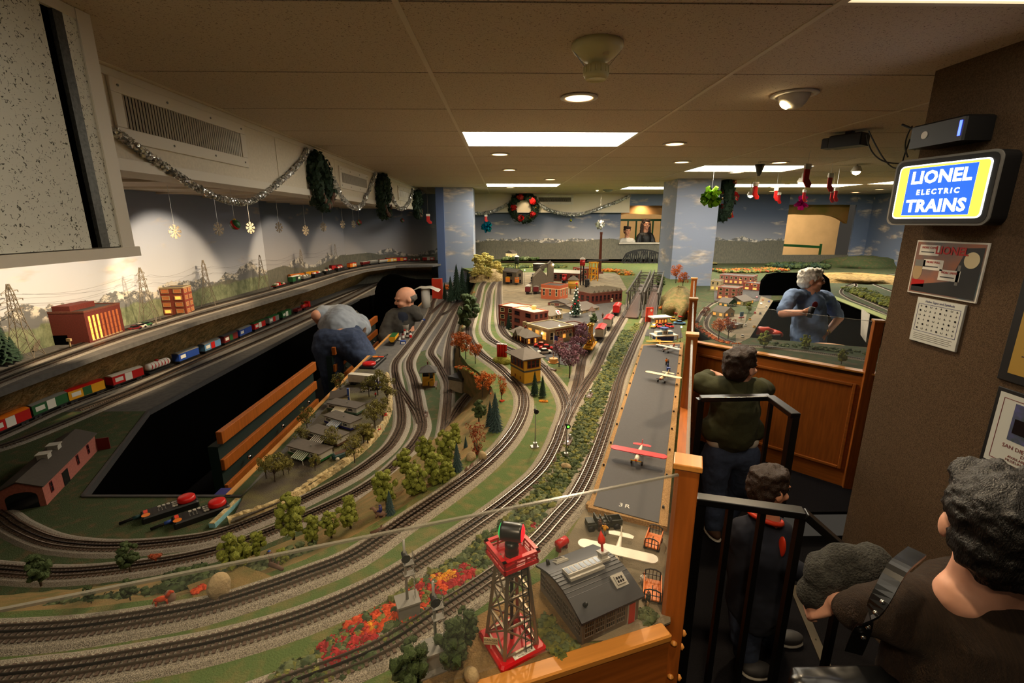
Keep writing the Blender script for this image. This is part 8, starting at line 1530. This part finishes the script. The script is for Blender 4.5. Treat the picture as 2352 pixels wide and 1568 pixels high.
def flake(label,p,r):
 t=thing('snowflake',label,'snowflake',p,R(75),'hanging glitter snowflakes');q=MB()
 for k in range(8):
  a=k*math.pi/4;d=Vector((math.cos(a),0,math.sin(a)));e=Vector((-d.z,0,d.x));q.bar((0,0,0),d*r,r*.12)
  for u in(.5,.75):q.bar(d*r*u,d*r*(u+.22)+e*r*.2,r*.09);q.bar(d*r*u,d*r*(u+.22)-e*r*.2,r*.09)
 q.build('flake',mat('glitter',(150,136,116),.4,.4),t);hang(t,AL-p.z)
for k,(px,py,r)in enumerate(((402,532,.042),(502,526,.045),(575,523,.045),(641,522,.045),(702,529,.05),(743,521,.05),(787,515,.05),(812,515,.05))):flake(ORD[k]+' glitter snowflake from the left before the mural',atx(px,py,-2.0),r)
def bow(label,p,r,m):
 t=thing('foil_bow',label,'bow',p,0,'hanging foil bows')
 for k in range(26):
  a=random.uniform(0,6.3);e=random.uniform(-1.3,1.3);d=Vector((math.cos(a)*math.cos(e),math.sin(a)*math.cos(e),math.sin(e)));s=d.orthogonal().normalized();q=MB();pts=[s*0,d*r*.6+s*r*.28,d*r,d*r*.6-s*r*.28,s*0];n_=d.cross(s)*r*.16;q.add([v+g for v in pts for g in(n_,-n_)],[(2*i,2*i+1,2*i+3,2*i+2)for i in range(4)]);q.build('loop',m,t)
 hang(t,CEIL-p.z)
bow('green foil bow hanging in front of the cloud pillar',aty(1634,452,5.8),.13,'foil_green');bow('magenta foil bow hanging before the wide opening',aty(1842,466,6.5),.1,'foil_pink');bow('turquoise foil bow left of the red wreath',aty(1118,521,9.8),.12,'foil_blue');bow('silver foil bow right of the red wreath',aty(1378,516,9.8),.1,'tinsel')
def stocking(label,p,h):
 t=thing('stocking',label,'stocking',p,R(25),'hanging red stockings');q=MB();q.gable([(-.22*h,0),(.22*h,0),(.22*h,-.55*h),(.5*h,-.8*h),(.42*h,-1.0*h),(.1*h,-1.0*h),(-.22*h,-.7*h)],-.04*h,.04*h);q.build('foot','red',t,bevel=.004);q=MB();q.bx(-.26*h,.26*h,-.06*h,.06*h,-.08*h,.2*h);q.build('cuff','white',t,bevel=.004);hang(t,CEIL-p.z)
for k,(px,py,Y,h)in enumerate(((1855,385,4.2,.16),(1736,425,5.0,.14),(1908,405,5.0,.15),(1783,436,6.0,.13),(1848,440,6.0,.12),(1790,446,6.4,.12),(1912,440,6.0,.13),(1921,436,5.6,.13),(983,495,8.0,.13),(1116,496,9.9,.13))):stocking(('largest red stocking with white cuff below the ceiling','red stocking below the hanging clip left of the group','red stocking hanging high beside the spotlight','dark red stocking first in the far row','red stocking in the middle of the far row','red stocking just below the far row','red stocking right in the far row','dark red stocking beside the right one','little red stocking beside the third fir wreath','little red stocking above the turquoise bow')[k],aty(px,py,Y),h)
# track spots, exit sign, camera under the ceiling
def tspot(label,px,py,Y,r=.05):
 p=aty(px,py,Y);t=thing('track_spot',label,'light',p,0,'ceiling spotlights');q=MB();q.lathe([(r*.6,r),(r,.2*r),(r,-.1*r)],16);q.build('shade','offwhite',t,True);q=MB();q.ico((0,0,0),r*.8,2);q.build('bulb','bulb',t,True);q=MB();q.cyl((0,0,r),(0,0,CEIL-p.z),.008,n=6);q.build('stem','offwhite',t)
tspot('glowing ceiling spot right of the stockings',1967,393,5.2);tspot('glowing ceiling spot behind the largest stocking',1841,418,6.0);tspot('glowing ceiling spot beside the cloud pillar',1724,448,7.5);tspot('small ceiling spot near the soffit vent',1372,435,9.5,.04)
p=aty(1395,425,9.3);t=thing('wall_speaker','grey speaker hanging beside the back soffit','speaker',p);q=MB();q.lathe([(.1,0),(.12,.04),(.12,.1),(.08,.14)],18,Matrix.Rotation(R(100),4,'X'));q.build('horn','grey',t,True);q=MB();q.bx(-.02,.02,-.02,.02,0,CEIL-p.z);q.build('bracket','grey',t)
p=aty(1744,392,5.0);t=thing('hanging_clip','small metal funnel clip under the far fluorescent panel','fixture',p);q=MB();q.lathe([(.05,.06),(.03,0),(.012,-.05)],12);q.build('funnel','dirty_metal',t,True);hang(t,CEIL-p.z)
# ---------------------------------------------------------------- drawer benches and odds in the operator pit
for y0,y1,lb in((2.15,3.35,'oak and green drawer bench in the pit closest to the viewer'),(3.75,5.1,'second oak and green drawer bench behind the bending man')):
 t=thing('drawer_bench',lb,'bench',(-1.42,y0,0));Ly=y1-y0;q=MB();q.bx(-.05,0,0,Ly,0,.64);q.build('carcass',mat('bench_green',(8,34,26),.7),t)
 for z0,z1 in((.655,.72),(.51,.57),(.36,.43)):q=MB();q.bx(0,.03 if z0>.6 else .02,0,Ly,z0,z1);q.build('oak_rail','wood',t,bevel=.003)
 for k in range(3):q=MB();q.ico((.03,Ly*(k+.5)/3,.48),.012,2);q.build('knob','chrome',t,True)
t=thing('blue_red_carton','blue and red upright carton standing in the pit','box',(-1.18,1.75,0));q=MB();q.bx(-.03,.03,-.06,.06,.3,.62);q.build('carton','navy',t);q=MB();q.bx(-.031,.031,-.061,.061,.3,.4);q.build('red_band','red',t);q=MB();q.bx(-.05,.05,-.07,.07,0,.3);q.build('stand','black',t)
